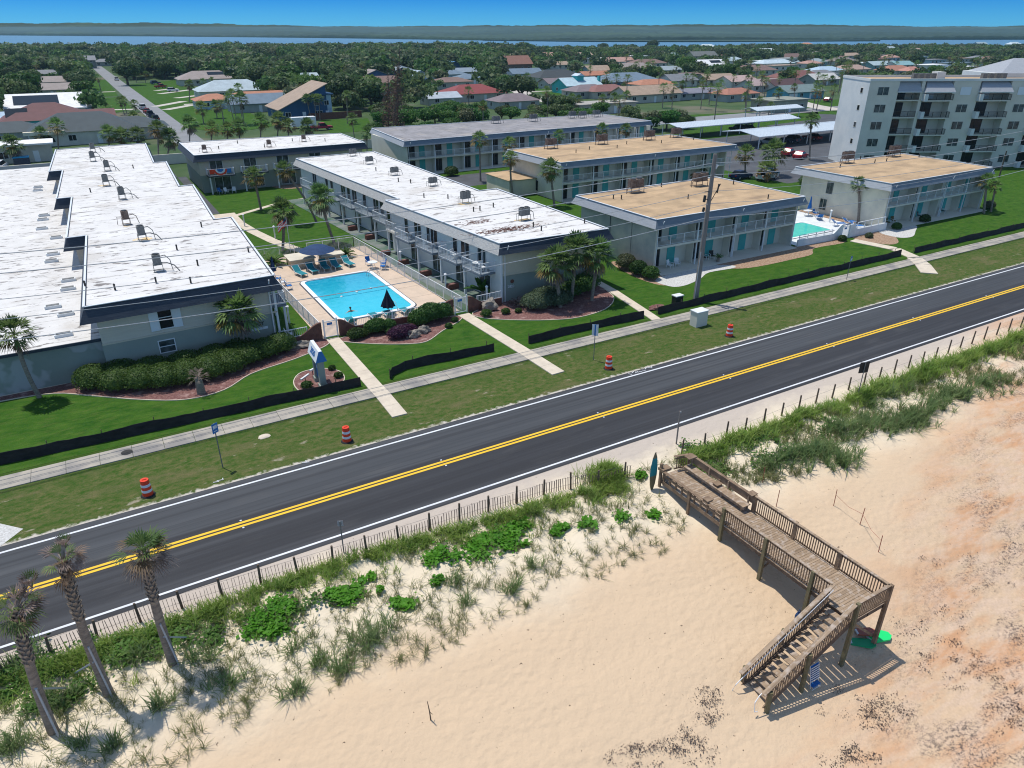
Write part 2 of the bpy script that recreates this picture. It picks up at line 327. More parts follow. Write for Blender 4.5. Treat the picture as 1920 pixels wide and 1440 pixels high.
foliage('hedge_leaf',(.028,.085,.014),(.06,.13,.024),(.10,.18,.04),1.1,.1)
foliage('bush_leaf',(.018,.055,.010),(.040,.090,.018),(.08,.14,.03),1.5,.3)
foliage('silver_bush',(.05,.085,.04),(.10,.14,.075),(.14,.18,.11),1.2,.1)
foliage('purple_leaf',(.055,.014,.04),(.09,.03,.07),(.12,.05,.09),1.5,.1)
foliage('vine_leaf',(.05,.20,.01),(.09,.28,.015),(.14,.34,.03),1.5,0,False)
foliage('dune_grass',(.13,.27,.03),(.26,.39,.06),(.42,.46,.17),.6,0,False,.7)
foliage('sea_oats',(.11,.15,.045),(.19,.22,.08),(.32,.30,.16),.8,0,False,.8)
foliage('blue_grass',(.10,.19,.055),(.18,.26,.09),(.28,.33,.15),.7,0,False,.8)
mat('far_canopy',(.010,.030,.018),.9,(.020,.046,.024),.02,octave=(.003,(.035,.070,.035),.5,.7))
mat('pool_water',(.0,.33,.50),.06,(.03,.50,.64),.5,spec=.5,bump=.5,bscale=1.3,dist=.06,detail=7)
mat('pool_wall',(.02,.22,.36),.4)
mat('jade_water',(.06,.52,.42),.12,(.08,.58,.48),.4,spec=.5,bump=.12,bscale=1.6)
mat('river_water',(.035,.13,.22),.4,(.05,.155,.25),.004,spec=.25)
mat('navy_fabric',(.015,.04,.11),.8,(.02,.055,.14),2)
mat('teal_fabric',(.01,.19,.23),.6)
mat('blue_fabric',(.01,.12,.38),.6)
mat('black_fabric',(.008,.012,.025),.7)
mat('skin',(.42,.24,.16),.5); mat('hair',(.03,.02,.015),.6)
mat('sign_blue',(.03,.16,.42),.4); mat('sign_back',(.30,.32,.35),.4); mat('sign_dark',(.02,.022,.025),.5)
mat('rock',(.33,.29,.24),.9,(.16,.14,.12),2.5,bump=.8)
mat('ground_far',(.030,.070,.016),.95,(.065,.10,.035),.09,octave=(.03,(.13,.12,.08),.58,.66))
mat('parking',(.085,.09,.10),.85,(.06,.063,.07),.3)
mat('street',(.23,.235,.245),.85,(.19,.195,.20),.2)
mat('driveway',(.52,.48,.42),.85,(.42,.39,.35),.3)
pool_shade_grad('pool_water',(.0,.26,.42),(.02,.46,.60),62,74)
# ---------------------------------------------------------------- builders
class MB:
    def __init__(s): s.v=[]; s.f=[]; s.mi=[]; s.M=None; s.m=0
    def add(s,vs,fs,m=None):
        k=len(s.v); m=s.m if m is None else m
        if s.M is not None: vs=[s.M@Vector(p) for p in vs]
        s.v.extend([tuple(p) for p in vs]); s.f.extend([tuple(i+k for i in f) for f in fs]); s.mi.extend([m]*len(fs)); return s
    def bx(s,x0,y0,z0,x1,y1,z1,m=None):
        if x0>x1:x0,x1=x1,x0
        if y0>y1:y0,y1=y1,y0
        if z0>z1:z0,z1=z1,z0
        return s.add([(x0,y0,z0),(x1,y0,z0),(x1,y1,z0),(x0,y1,z0),(x0,y0,z1),(x1,y0,z1),(x1,y1,z1),(x0,y1,z1)],
            [(0,3,2,1),(4,5,6,7),(0,1,5,4),(1,2,6,5),(2,3,7,6),(3,0,4,7)],m)
    def beam(s,p,q,w=.1,h=.1,m=None,up=(0,0,1)):
        p=Vector(p);q=Vector(q);d=(q-p).normalized();u=Vector(up)
        if abs(d.dot(u))>.98:u=Vector((1,0,0))
        a=d.cross(u).normalized()*w/2;b=a.cross(d).normalized()*h/2
        return s.add([p-a-b,p+a-b,p+a+b,p-a+b,q-a-b,q+a-b,q+a+b,q-a+b],[(0,3,2,1),(4,5,6,7),(0,1,5,4),(1,2,6,5),(2,3,7,6),(3,0,4,7)],m)
    def tube(s,pts,rs,n=8,m=None,cap=True):
        pts=[Vector(p) for p in pts]
        if not hasattr(rs,'__len__'): rs=[rs]*len(pts)
        vs=[];fs=[]
        for i,p in enumerate(pts):
            d=(pts[min(i+1,len(pts)-1)]-pts[max(i-1,0)]).normalized()
            u=Vector((0,0,1)) if abs(d.z)<.95 else Vector((1,0,0))
            a=d.cross(u).normalized();b=a.cross(d).normalized()
            for k in range(n):
                t=2*math.pi*k/n; vs.append(p+(a*math.cos(t)+b*math.sin(t))*rs[i])
        for i in range(len(pts)-1):
            for k in range(n): fs.append((i*n+k,i*n+(k+1)%n,(i+1)*n+(k+1)%n,(i+1)*n+k))
        if cap: fs.append(tuple(range(n-1,-1,-1))); fs.append(tuple((len(pts)-1)*n+k for k in range(n)))
        return s.add(vs,fs,m)
    def prism(s,poly,z0,z1,m=None):
        n=len(poly); vs=[(p[0],p[1],z0) for p in poly]+[(p[0],p[1],z1) for p in poly]
        return s.add(vs,[tuple(range(n-1,-1,-1)),tuple(range(n,2*n))]+[(i,(i+1)%n,n+(i+1)%n,n+i) for i in range(n)],m)
    def ring(s,polyA,zA,polyB,zB,m=None):
        n=len(polyA); return s.add([(p[0],p[1],zA) for p in polyA]+[(p[0],p[1],zB) for p in polyB],[(i,(i+1)%n,n+(i+1)%n,n+i) for i in range(n)],m)
    def sheet(s,poly,z,m=None):
        return s.add([(p[0],p[1],z) for p in poly],[tuple(range(len(poly)))],m)
    def blob(s,c,r,seed=0,rough=.25,n=2,m=None,flat=True):
        import bmesh
        bm=bmesh.new(); bmesh.ops.create_icosphere(bm,subdivisions=n,radius=1); R=random.Random(seed)
        k=[(R.uniform(1,3),R.uniform(0,6),R.uniform(1,3),R.uniform(0,6),R.uniform(1,3)) for _ in range(3)]
        vs=[]
        for v in bm.verts:
            p=v.co.copy(); q=1+rough*sum(math.sin(a*p.x*2+b_)*math.sin(c_*p.y*2+d_)*math.cos(e_*p.z*2) for a,b_,c_,d_,e_ in k)/1.5+R.uniform(-.3,.3)*rough
            p=Vector((p.x*r[0],p.y*r[1],p.z*r[2]))*q
            if flat and p.z<-r[2]*.4: p.z=-r[2]*.4
            vs.append(p+Vector(c))
        fs=[tuple(v.index for v in f.verts) for f in bm.faces]; bm.free(); return s.add(vs,fs,m)
    def build(s,name,mats,parent=None,smooth=False,local=False,kind=None):
        me=bpy.data.meshes.new(name)
        off=Vector((0,0,0))
        if parent is not None and not local: off=world_of(parent)
        me.from_pydata([(p[0]-off.x,p[1]-off.y,p[2]-off.z) for p in s.v],[],s.f)
        if not isinstance(mats,(list,tuple)): mats=[mats]
        for q in mats: me.materials.append(M(q) if isinstance(q,str) else q)
        if len(mats)>1: me.polygons.foreach_set('material_index',s.mi)
        if smooth: me.polygons.foreach_set('use_smooth',[True]*len(me.polygons))
        me.update()
        o=bpy.data.objects.new(name,me); C.objects.link(o)
        if parent is not None: o.parent=parent
        if kind: o['kind']=kind
        return o
def world_of(o):
    p=Vector((0,0,0))
    while o is not None: p+=Vector(o.location); o=o.parent
    return p
def thing(name,label,cat,loc=(0,0,0),rz=0,group=None):
    o=bpy.data.objects.new(name,None); C.objects.link(o); o.empty_display_size=.3
    o.location=loc; o.rotation_euler=(0,0,rz); o['label']=label; o['category']=cat
    if group: o['group']=group
    return o
def tag(o,label,cat,group=None):
    o['label']=label; o['category']=cat
    if group: o['group']=group
    return o
def struct(o): o['kind']='structure'; return o
def copy_tree(o,parent=None):
    c=o.copy(); C.objects.link(c)
    if parent is not None: c.parent=parent
    for ch in list(o.children): copy_tree(ch,c)
    return c
USED=set()
def place(proto,loc,rz=0,label=None,group=None,scale=None,tilt=None):
    o=proto if proto not in USED else copy_tree(proto); USED.add(proto)
    o.location=loc; o.rotation_euler=(tilt[0] if tilt else 0, tilt[1] if tilt else 0, rz)
    if scale: o.scale=(scale,)*3 if not hasattr(scale,'__len__') else scale
    if label: o['label']=label
    if group: o['group']=group
    elif 'group' in o and group=='' : del o['group']
    return o
def npmesh(name,V,F,mats,parent=None,mi=None,smooth=False):
    me=bpy.data.meshes.new(name); V=np.asarray(V,dtype=np.float32); F=np.asarray(F,dtype=np.int32); k=F.shape[1]
    me.vertices.add(len(V)); me.vertices.foreach_set('co',V.ravel())
    me.loops.add(F.size); me.loops.foreach_set('vertex_index',F.ravel())
    me.polygons.add(len(F)); me.polygons.foreach_set('loop_start',np.arange(0,F.size,k,dtype=np.int32)); me.polygons.foreach_set('loop_total',np.full(len(F),k,dtype=np.int32))
    for q in (mats if isinstance(mats,(list,tuple)) else [mats]): me.materials.append(M(q))
    if mi is not None: me.polygons.foreach_set('material_index',np.asarray(mi,dtype=np.int32))
    me.update(calc_edges=True)
    o=bpy.data.objects.new(name,me); C.objects.link(o)
    if parent is not None: o.parent=parent
    return o
def offset_poly(P,d):
    n=len(P);out=[]
    for i in range(n):
        a=Vector(P[i-1][:2]);b=Vector(P[i][:2]);c=Vector(P[(i+1)%n][:2])
        e1=(b-a).normalized();e2=(c-b).normalized();n1=Vector((e1.y,-e1.x));n2=Vector((e2.y,-e2.x))
        k=(n1+n2)/(1+n1.dot(n2)); out.append((b.x+k.x*d,b.y+k.y*d))
    return out
def wall_frame(p0,p1,z=0):   # x along the wall, y into the building
    a=math.atan2(p1[1]-p0[1],p1[0]-p0[0]); return Matrix.Translation((p0[0],p0[1],z))@Matrix.Rotation(a,4,'Z')
def text_mesh(s,size,depth,name,m,parent,M4):
    c=bpy.data.curves.new(name,'FONT'); c.body=s; c.size=size; c.extrude=depth; c.align_x='CENTER'; c.align_y='CENTER'
    t=bpy.data.objects.new(name,c); C.objects.link(t); bpy.context.view_layer.update()
    me=bpy.data.meshes.new_from_object(t.evaluated_get(bpy.context.evaluated_depsgraph_get())); C.objects.unlink(t); bpy.data.objects.remove(t)
    off=world_of(parent) if parent is not None else Vector()
    me.transform(Matrix.Translation(-off)@M4); me.materials.clear(); me.materials.append(M(m))
    o=bpy.data.objects.new(name,me); C.objects.link(o); o.parent=parent; return o
FACE_OUT=Matrix.Rotation(math.pi/2,4,'X')   # text lying in xy -> standing, facing -y
# ================================================================ SETTING
# beach terrain
xs=np.concatenate([np.arange(-80,-12,4.),np.arange(-12,75,.5),np.arange(75,140,2.),np.arange(140,700,20.)])
ys=np.concatenate([np.arange(-120,-10,6.),np.arange(-10,14,1.),np.arange(14,30.21,.4),[30.25]])
Vt=[(x,y,zt(x,y)) for y in ys for x in xs]; nx=len(xs)
Ft=[(j*nx+i,j*nx+i+1,(j+1)*nx+i+1,(j+1)*nx+i) for j in range(len(ys)-1) for i in range(nx-1)]
o=npmesh('beach_sand',Vt,Ft,'sand'); struct(o); o.data.polygons.foreach_set('use_smooth',[True]*len(o.data.polygons))
def sheet(name,poly,z,m,kind='structure'):
    b=MB(); b.sheet(poly,z); o=b.build(name,m); o['kind']=kind; return o
def rect(x0,y0,x1,y1): return [(x0,y0),(x1,y0),(x1,y1),(x0,y1)]
sheet('ground',rect(-9000,30.2,16000,24000),-.03,'ground_far')
sheet('verge',rect(-120,38.0,700,47.0),0,'verge')
sheet('lawn',rect(-90,46.4,700,135),.012,'lawn')
sheet('road',rect(-150,30.12,900,38.45),.02,'asphalt')
b=MB()
for y in (30.50,37.86): b.bx(-150,y-.07,.024,900,y+.07,.030)
struct(b.build('road_edge_line','line_white'))
b=MB()
for y in (33.92,34.22): b.bx(-150,y-.088,.024,900,y+.088,.030)
struct(b.build('road_centre_line','line_yellow'))
b=MB()
x=-9.
while x<150:
    for y in (33.72,34.42): b.bx(x-.05,y-.05,.024,x+.05,y+.05,.045)
    x+=12.
struct(b.build('road_reflector','reflective'))
b=MB(); R=random.Random(3)      # surveyors' white spray marks by the edge
for (x,y) in ((33.3,38.15),(34.0,38.05),(34.8,38.2),(3.0,39.0),(7.5,38.3)):
    for k in range(3):
        a=R.uniform(0,3); p=Vector((x+R.uniform(-.4,.4),y+R.uniform(-.1,.1),.032)); q=p+Vector((math.cos(a),math.sin(a)*.5,0))*R.uniform(.3,.6); b.beam(p,q,.05,.008)
struct(b.build('road_paint_mark','line_white'))
# sidewalk in slabs
b=MB(); R=random.Random(5); x=-60.
while x<260:
    wd=1.83; skip=False
    j=R.uniform(-.006,.006)
    b.bx(x+.012,44.45,-.05,x+wd-.012,46.0,.055+j)
    x+=wd
struct(b.build('sidewalk','concrete_walk'))
def path(name,pts,wd,m='path_concrete',z=.075,sl=1.5):
    b=MB()
    P=[Vector((p[0],p[1],0)) for p in pts]
    for i in range(len(P)-1):
        d=P[i+1]-P[i]; Ln=d.length; d.normalize(); k=max(1,round(Ln/sl)); a=Vector((-d.y,d.x,0))*wd/2
        for j in range(k):
            p=P[i]+d*(Ln*j/k+.008); q=P[i]+d*(Ln*(j+1)/k-.008)
            b.prism([tuple(p-a),tuple(q-a),tuple(q+a),tuple(p+a)][::-1],-.05,z)
    return struct(b.build(name,m))
path('path',[(15.15,56.7),(15.05,46.0)],1.1); path('path',[(15.05,44.4),(14.95,41.0)],1.1); path('path',[(15.05,46),(15.05,44.4)],1.12,z=.08)
path('path',[(27.5,56.2),(28.0,46.0)],1.15); path('path',[(28.05,44.4),(28.15,41.1)],1.15); path('path',[(28,46),(28.05,44.4)],1.17,z=.08)
path('path',[(43.9,57.5),(43.6,54.2),(42.2,46.0)],.95)
path('path',[(81.6,54.6),(82.6,49.5),(81.3,46.2)],1.5); path('path',[(81.0,45.9),(79.4,43.9),(77.0,41.6)],1.7,z=.085)
b=MB(); b.tube([(-1.75,45.2,.05),(-1.75,45.2,.072)],[.34,.34],20); struct(b.build('manhole_cover','bronze'))
b=MB(); b.blob((6.2,42.9,.02),(.42,.3,.08),4,.15,2); struct(b.build('concrete_patch','path_concrete'))
sheet('gravel_drive',[(-30,38.5),(-8.2,38.5),(-7.2,39.6),(-9,41.5),(-30,44)],.008,'white_gravel')
# courtyard walks
path('path',[(20.6,84),(19.6,87),(18.4,91),(17.3,97),(16.6,103),(16.3,108)],1.35,z=.05)
path('path',[(16.3,107),(18.5,108.5),(25,113),(29.5,114)],.9,z=.048); 
sheet('courtyard_slab',rect(13,103.5,17.3,109.5),.045,'path_concrete')
# parking and streets
sheet('parking_lot',[(46,109.5),(104,109.5),(104,84),(128,84),(150,74),(330,74),(330,160),(164,160),(164,133),(122,131),(104,119.5),(46,119.5)],.02,'parking')
sheet('parking_lot',rect(-40,143,14,158),.02,'parking')
sheet('parking_lot',rect(14.0,110,15.4,143),.022,'parking')
sheet('parking_strip',rect(-60,60,-31,150),.02,'parking')
sheet('street',rect(19.6,168,26.0,760),.03,'street')
sheet('street',rect(-300,160,900,168.5),.028,'street')
def street_px(name,pts,wd,m='street',z=.03):
    b=MB(); P=[G(*p) for p in pts]
    L_=[];R_=[]
    for i,p in enumerate(P):
        d=(P[min(i+1,len(P)-1)]-P[max(i-1,0)]).normalized(); a=Vector((-d.y,d.x,0))*wd/2; L_.append(p+a); R_.append(p-a)
    for i in range(len(P)-1): b.add([(q.x,q.y,z) for q in (R_[i],R_[i+1],L_[i+1],L_[i])],[(0,1,2,3)])
    return struct(b.build(name,m))
street_px('street',[(928,143),(950,158),(990,180),(1080,203),(1110,216)],7,'driveway')
street_px('street',[(1488,190),(1520,198),(1570,207)],8,'driveway')
for q in ([(380,178),(330,184)],[(375,166),(300,176)],[(345,190),(290,200)],[(360,197),(310,206)],[(330,166),(292,170)],
          [(1050,170),(985,172)],[(1060,181),(1010,186)],[(1062,189),(1035,193)],[(1120,193),(1090,199)],
          [(178,173),(216,172)],[(210,206),(250,205)],[(440,192),(345,196)],[(1350,165),(1310,164)],[(1440,170),(1390,170)]):
    street_px('driveway',q,3.2,'driveway',.034)
for P_ in ([(165,150),(200,149),(222,180),(178,182)],[(170,185),(228,182),(250,205),(200,215)],[(230,160),(330,150),(520,235),(430,250),(330,238)],
           [(940,150),(1000,150),(1080,190),(1110,205),(1000,170)],[(1230,218),(1530,205),(1540,222),(1290,255)],[(230,225),(300,225),(310,245),(240,245)],
           [(600,225),(690,222),(700,245),(620,250)],[(1500,190),(1580,186),(1570,215),(1490,212)],[(1280,165),(1340,160),(1350,175),(1290,180)]):
    sheet('yard_grass',[(G(*p).x,G(*p).y) for p in P_],.022,'lawn')
# river and far shore
near=[(-700,118),(-100,108),(400,106),(960,105),(1500,98),(1920,89),(2500,81)]; far=[(2500,75.5),(1920,74.8),(1500,75.5),(1260,77),(960,77),(640,72),(300,68.5),(-100,66),(-700,63)]
b=MB(); NP=[G(*p) for p in near]; FP=[G(*p) for p in far[::-1]]
b.sheet([(p.x,p.y) for p in NP]+[(p.x,p.y) for p in FP[::-1]],.3); struct(b.build('river','river_water'))
b=MB(); sp=[G(*p) for p in ((905,76.6),(1100,79.0),(1300,79.5),(1650,77.8),(1650,76.6),(1200,76.6),(960,75.9))]
b.prism([(p.x,p.y) for p in sp],.2,2.2); struct(b.build('marsh_spit','far_canopy'))
# wooded land beyond the river, a bumpy canopy
def canopy():
    V=[];F=[]; R=np.random.default_rng(4); nu,nv=420,60
    for j in range(nv):
        t=j/(nv-1)
        for i in range(nu):
            px=-500+2900*i/(nu-1)
            yf=np.interp(px,[-700,-100,300,640,960,1260,1500,1920,2500],[63,66,68.5,72,77,77,75.5,74.8,75.5])
            p0=G(px,yf-.15); D=p0.length; d=p0.normalized()*1.0
            r=D*(1+ (14000/D-1)*t**2.2); q=Vector((p0.x,p0.y,0)).normalized()*math.hypot(p0.x,p0.y)*(r/D)
            z=(5+6*sm(0,.2,t)+ 2*math.sin(px*.011+t*9)+R.uniform(-1.6,1.6)*(1+1.5*t)+(22+14*(1-sm(-100,700,px))+4*math.sin(px*.006)+1.5*math.sin(px*.05))*sm(.28,.45,t)) if j>0 else 0
            V.append((q.x,q.y,z))
    for j in range(nv-1):
        for i in range(nu-1): F.append((j*nu+i,j*nu+i+1,(j+1)*nu+i+1,(j+1)*nu+i))
    o=npmesh('far_woods',V,F,'far_canopy'); o['kind']='stuff'
canopy()
# mulch beds
def bed(pts,m='mulch',z=.03,edge=None):
    n=len(pts); out=[]      # smooth the outline
    for i in range(n):
        p0,p1,p2,p3=[Vector(pts[(i+k)%n]) for k in (-1,0,1,2)]
        for t in (0,.25,.5,.75):
            out.append(tuple(.5*((2*p1)+(p2-p0)*t+(2*p0-5*p1+4*p2-p3)*t*t+(3*p1-p0-3*p2+p3)*t**3)))
    b=MB(); b.sheet(out,z); struct(b.build('mulch_bed' if m!='white_gravel' else 'gravel_bed',m))
    if edge:
        b=MB()
        for i in range(len(out)):
            b.beam((*out[i],z),(*out[(i+1)%len(out)],z),.07,.07)
        struct(b.build('bed_edging',edge))
bed([(-14,58.2),(-14,57.2),(-9,57.4),(-5.7,56.9),(-3.2,55.0),(-.1,52.5),(2.6,51.0),(5.2,51.2),(7.5,53.0),(10.2,53.8),(11.8,54.3),(14.4,55.6),(14.4,57.1),(10,58.2)],edge='path_concrete')
bed([(10.1,50.2),(9.9,48.7),(10.4,47.3),(12,47.4),(13.4,48.3),(13.6,50.0),(12.5,51.2),(11,51.3)],edge='path_concrete')
bed([(15.8,56.4),(15.9,55.4),(17.8,53.8),(20.1,52.4),(21.9,52.0),(24.1,53.5),(26.6,55.0),(26.7,56.2),(21,56.7)],edge='path_concrete')
bed([(28.4,56.0),(28.6,54.5),(30.8,52.6),(33.7,50.9),(36.4,50.1),(39.8,50.6),(42.4,52.6),(43.2,55.2),(43.4,57.5),(36,57.6),(31,57)],edge='path_concrete')
bed([(49.3,62),(48.5,57),(49.0,53.5),(50.6,53.0),(52,54.8),(52,57),(50.6,62)],'bark_mulch')
bed([(50.2,55.3),(49.6,52.7),(51.0,52.0),(54.0,52.8),(56.5,54.0),(60,53.8),(60.6,54.6),(58,55.8)],'white_gravel',.034)
bed([(59,55.6),(60.2,53.5),(63.2,52.8),(68.4,52.8),(72,53.0),(74.5,54.6),(79.5,54.4),(80.8,55.6),(74,56.3),(66,56.4)],'bark_mulch',.030)
bed([(82.8,55.6),(83.4,51.5),(85.5,51.0),(88,53.0),(89.4,54.2),(89,55.8)],'bark_mulch',.03)
bed([(88.5,55.8),(87.8,52.6),(89.8,51.9),(92.8,53.4),(95.5,55.0),(95,56.3)],'white_gravel',.036)
bed([(27.5,127.8),(28,123),(33,122.6),(41,123),(41,127.6)],'bark_mulch')
# ================================================================ SAND FENCES
def fence_line(pxs):
    return [GT(*p) for p in pxs]
def sand_fence(pts,label,pickets,step,seed,hp=1.05):
    R=random.Random(seed)
    t=thing('sand_fence',label,'fence',tuple(pts[0])); b=MB(); L=0; segs=[]
    for i in range(len(pts)-1): segs.append((pts[i],pts[i+1],(pts[i+1]-pts[i]).length))
    tot=sum(s[2] for s in segs)
    def at(s):
        for a,c,l in segs:
            if s<=l: return a+(c-a)*(s/l)
            s-=l
        return segs[-1][1]
    if pickets:
        s=0
        while s<tot:
            p=at(s); z=zt(p.x,p.y)-.1; hgt=.85+R.uniform(-.06,.04)+.08*math.sin(s*1.1)
            b.beam((p.x,p.y,z),(p.x+R.uniform(-.06,.02),p.y+R.uniform(-.05,.05),z+hgt),.062,.016); s+=.155
        b.build('pickets','picket',t)
        b=MB(); pr=None
        for hh in (.3,.8):
            q=[at(k*tot/60)+Vector((0,.02,hh-.02)) for k in range(61)]; b.tube(q,.008,4)
        b.build('wire_strand','wire',t)
    else:
        q=[at(k*tot/60)+Vector((0,.02,.55)) for k in range(61)]; b.tube(q,.008,4); b.build('wire_strand','wire',t)
    s=0.6
    while s<tot:
        p=at(s); z=zt(p.x,p.y); m=MB(); lx=R.uniform(-.06,.06); m.tube([(p.x,p.y-.06,z-.2),(p.x+lx,p.y-.06,z+hp+R.uniform(-.12,.1))],[.065,.055],7); m.build('post','wood_dark',t); s+=step
    return t
fl=[(-120,1330),(0,1262),(150,1205),(300,1152),(640,1047),(900,963),(1050,920),(1183,893)]
sand_fence([GT(*p) for p in fl],'weathered picket sand fence running along the road shoulder behind the three leaning palms',True,1.75,1,1.1)
sand_fence([GT(*p) for p in [(1262,857),(1340,830),(1500,765),(1600,727),(1745,675),(1830,640),(1990,590),(2300,480)]],'dark wooden fence posts strung along the grass strip right of the boardwalk',False,1.85,2,1.1)
# ================================================================ BOARDWALK
DX0,DX1,DY0,DY1,DZ=25.15,27.35,12.75,25.9,.28
bw=thing('boardwalk','weathered wooden beach walkover with benches, railings and a flight of stairs down to the sand','boardwalk',(26.2,19,0))
b=MB(); R=random.Random(11); y=DY0
while y<DY1:
    x0=DX0-.03-R.uniform(0,.03); x1=DX1+.03+R.uniform(0,.03)
    if y>24.2: x0+= (y-24.2)*.1
    b.bx(x0,y,DZ-.04+R.uniform(-.004,.004),x1,y+.135,DZ+R.uniform(-.003,.004)); y+=.147
b.build('deck_boards','wood_boards',bw)
b=MB()
for x in (DX0+.05,26.2,DX1-.05): b.bx(x-.03,DY0+.02,DZ-.29,x+.03,DY1,DZ-.045)
for y in (12.8,): b.bx(DX0,y-.03,DZ-.29,DX1,y+.03,DZ-.05)
b.build('joists','wood_dark',bw)
posts=[(DX0-.06,y) for y in (20.75,17.9,15.1,)]+[(DX1+.06,y) for y in (20.75,18.05,15.4,12.72)]+[(DX0-.06,12.72)]
for x,y in posts:
    m=MB(); z=zt(x,y); m.bx(x-.085,y-.085,z-.4,x+.085,y+.085,DZ+1.08); m.build('post','wood_grey' if x>26 else 'wood_olive',bw)
for x,y in [(DX0-.02,23.3),(DX1+.02,23.3),(DX0+.02,25.8),(DX1,25.8)]:
    m=MB(); z=zt(x,y); m.bx(x-.07,y-.07,z-.3,x+.07,y+.07,DZ+(.62 if y<25 else 1.0)); m.build('post','wood_grey',bw)
def balustrade(b,p,q,z0,z1,sp=.135):
    p=Vector(p);q=Vector(q); L=(q-p).length; d=(q-p)/L
    n=int(L/sp)
    for i in range(1,n):
        a=p+d*(i*L/n); b.beam(a+Vector((0,0,z0)),a+Vector((0,0,z1)),.04,.04)
    b.beam(p+Vector((0,0,z0+.05)),q+Vector((0,0,z0+.05)),.04,.09); b.beam(p+Vector((0,0,z1-.06)),q+Vector((0,0,z1-.06)),.04,.09)
def railing(name,segs,cap=.15,h=1.04,m='wood_grey'):
    b=MB()
    for p,q in segs:
        balustrade(b,p,q,.08,h-.02)
    o=b.build(name,m,bw)
    b=MB()
    for p,q in segs: b.beam(Vector(p)+Vector((0,0,h+.03)),Vector(q)+Vector((0,0,h+.03)),cap,.04)
    b.build('handrail','wood_boards',o); return o
railing('railing',[((DX1,20.7,DZ),(DX1,12.75,DZ))])
railing('railing',[((DX0,20.7,DZ),(DX0,14.1,DZ))])
railing('railing',[((DX1,12.75,DZ),(DX0+.05,12.75,DZ))])
# road end: low bench with back on the far side, low ledge seat on the near side
b=MB()
b.bx(DX1-.05,20.9,DZ+.38,DX1-.6,25.6,DZ+.42); 
for y in (21.1,22.6,24.1,25.5):
    b.bx(DX1-.52,y-.04,DZ,DX1-.44,y+.04,DZ+.38); b.bx(DX1-.08,y-.04,DZ,DX1,y+.04,DZ+.9)
b.bx(DX1-.55,20.9,DZ+.22,DX1-.51,25.6,DZ+.36)
b.build('bench_seat','wood_boards',bw)
b=MB(); b.bx(DX1+.0,20.85,DZ+.5,DX1+.05,25.65,DZ+.92); b.bx(DX1-.04,20.85,DZ+.93,DX1+.14,25.65,DZ+.97); b.build('bench_back','wood_grey',bw)
b=MB(); b.bx(DX0-.13,20.8,DZ+.60,DX0+.07,25.5,DZ+.64)
b.bx(DX0-.05,20.8,DZ+.30,DX0-.01,25.5,DZ+.44); b.bx(DX0-.05,20.8,DZ-.25,DX0-.01,25.5,DZ-.02)
for k in range(10): y=20.95+k*.5; b.bx(DX0-.04,y-.04,DZ,DX0+.04,y+.04,DZ+.6)
b.build('low_rail','wood_grey',bw)
b=MB()
balustrade(b,(DX1-.05,25.85,DZ),(DX1-.9,26.05,DZ),.05,.85); b.beam((DX1,25.85,DZ+.93),(DX1-.95,26.1,DZ+.93),.16,.05)
b.build('entry_rail','wood_grey',bw); b=MB(); b.bx(DX0-.1,25.5,DZ+.55,DX0+.55,25.95,DZ+.72); b.bx(DX0+.1,25.6,DZ-.3,DX0+.2,25.7,DZ+.6); q_=MB(); q_.bx(DX1-.5,25.3,DZ+.97,DX1+.12,25.75,DZ+1.03); q_.build('entry_cap','wood_grey',bw)
b.build('entry_ledge','wood_grey',bw)
for (x,y,z) in ((DX1-.3,23.15,DZ+.42),(DX1+.0,20.95,DZ+.97),(DX0+.12,22.1,DZ+.64),(DX0+.05,20.95,DZ+.66)):
    m=MB(); m.bx(x-.2,y-.17,z,x+.2,y+.17,z+.12); m.bx(x-.23,y-.2,z+.12,x+.23,y+.2,z+.15); m.build('armrest_box','wood_grey',bw)
b=MB()
for y in (14.3,18): b.beam((DX0,y,zt(26,y)+.5),(DX1,y,DZ-.3),.04,.12)
b.beam((DX1+.06,12.85,-1.9),(DX1-1.9,12.8,-.15),.05,.12); b.beam((DX0-.06,15.1,-1.0),(DX0-.06,14.15,-1.0),.06,.16)
b.build('brace','wood_grey',bw)
# stairs going -X from the landing
SX0,SX1=19.95,DX0; zf=zt(20.2,13.4)
st=MB()
n=15; run=(SX1-SX0-.1)/n; rise=(DZ-zf)/(n)
for i in range(1,n):
    x=SX1-.05-run*i; z=DZ-rise*i; st.bx(x,12.86,z-.045,x+run*.92,14.0,z)
st.build('stair_treads','wood_boards',bw)
b=MB()
for y in (12.82,14.05): b.beam((SX1,y,DZ-.16),(SX0+.15,y,zf-.0),.06,.30)
b.build('stringer','wood_dark',bw)
def stair_rail(y,m):
    b=MB(); k=34
    for i in range(1,k):
        t=i/k; x=SX1-(SX1-SX0)*t; z=DZ+(zf-DZ)*t
        b.beam((x,y,z+.02),(x,y,z+1.0),.04,.04)
    b.beam((SX1,y,DZ+.1),(SX0,y,zf+.1),.04,.09); b.beam((SX1,y,DZ+.96),(SX0-.1,y,zf+.9),.04,.09)
    o=b.build('stair_railing',m,bw); h=MB(); h.beam((SX1+.05,y,DZ+1.07),(SX0-.15,y,zf+1.0),.2,.045); h.build('handrail','wood_boards',o)
    g=MB(); g.tube([(SX1-.1,y+(.13 if y<13.5 else -.13),DZ+.9),(SX0-.2,y+(.13 if y<13.5 else -.13),zf+.82),(SX0-.45,y+(.1 if y<13.5 else -.1),zf+.6),(SX0-.5,y,zf+.15),(SX0-.3,y,zf+.05)],.022,6); g.build('grab_rail','white_metal',o)
stair_rail(12.8,'wood_grey'); stair_rail(14.08,'wood_grey')
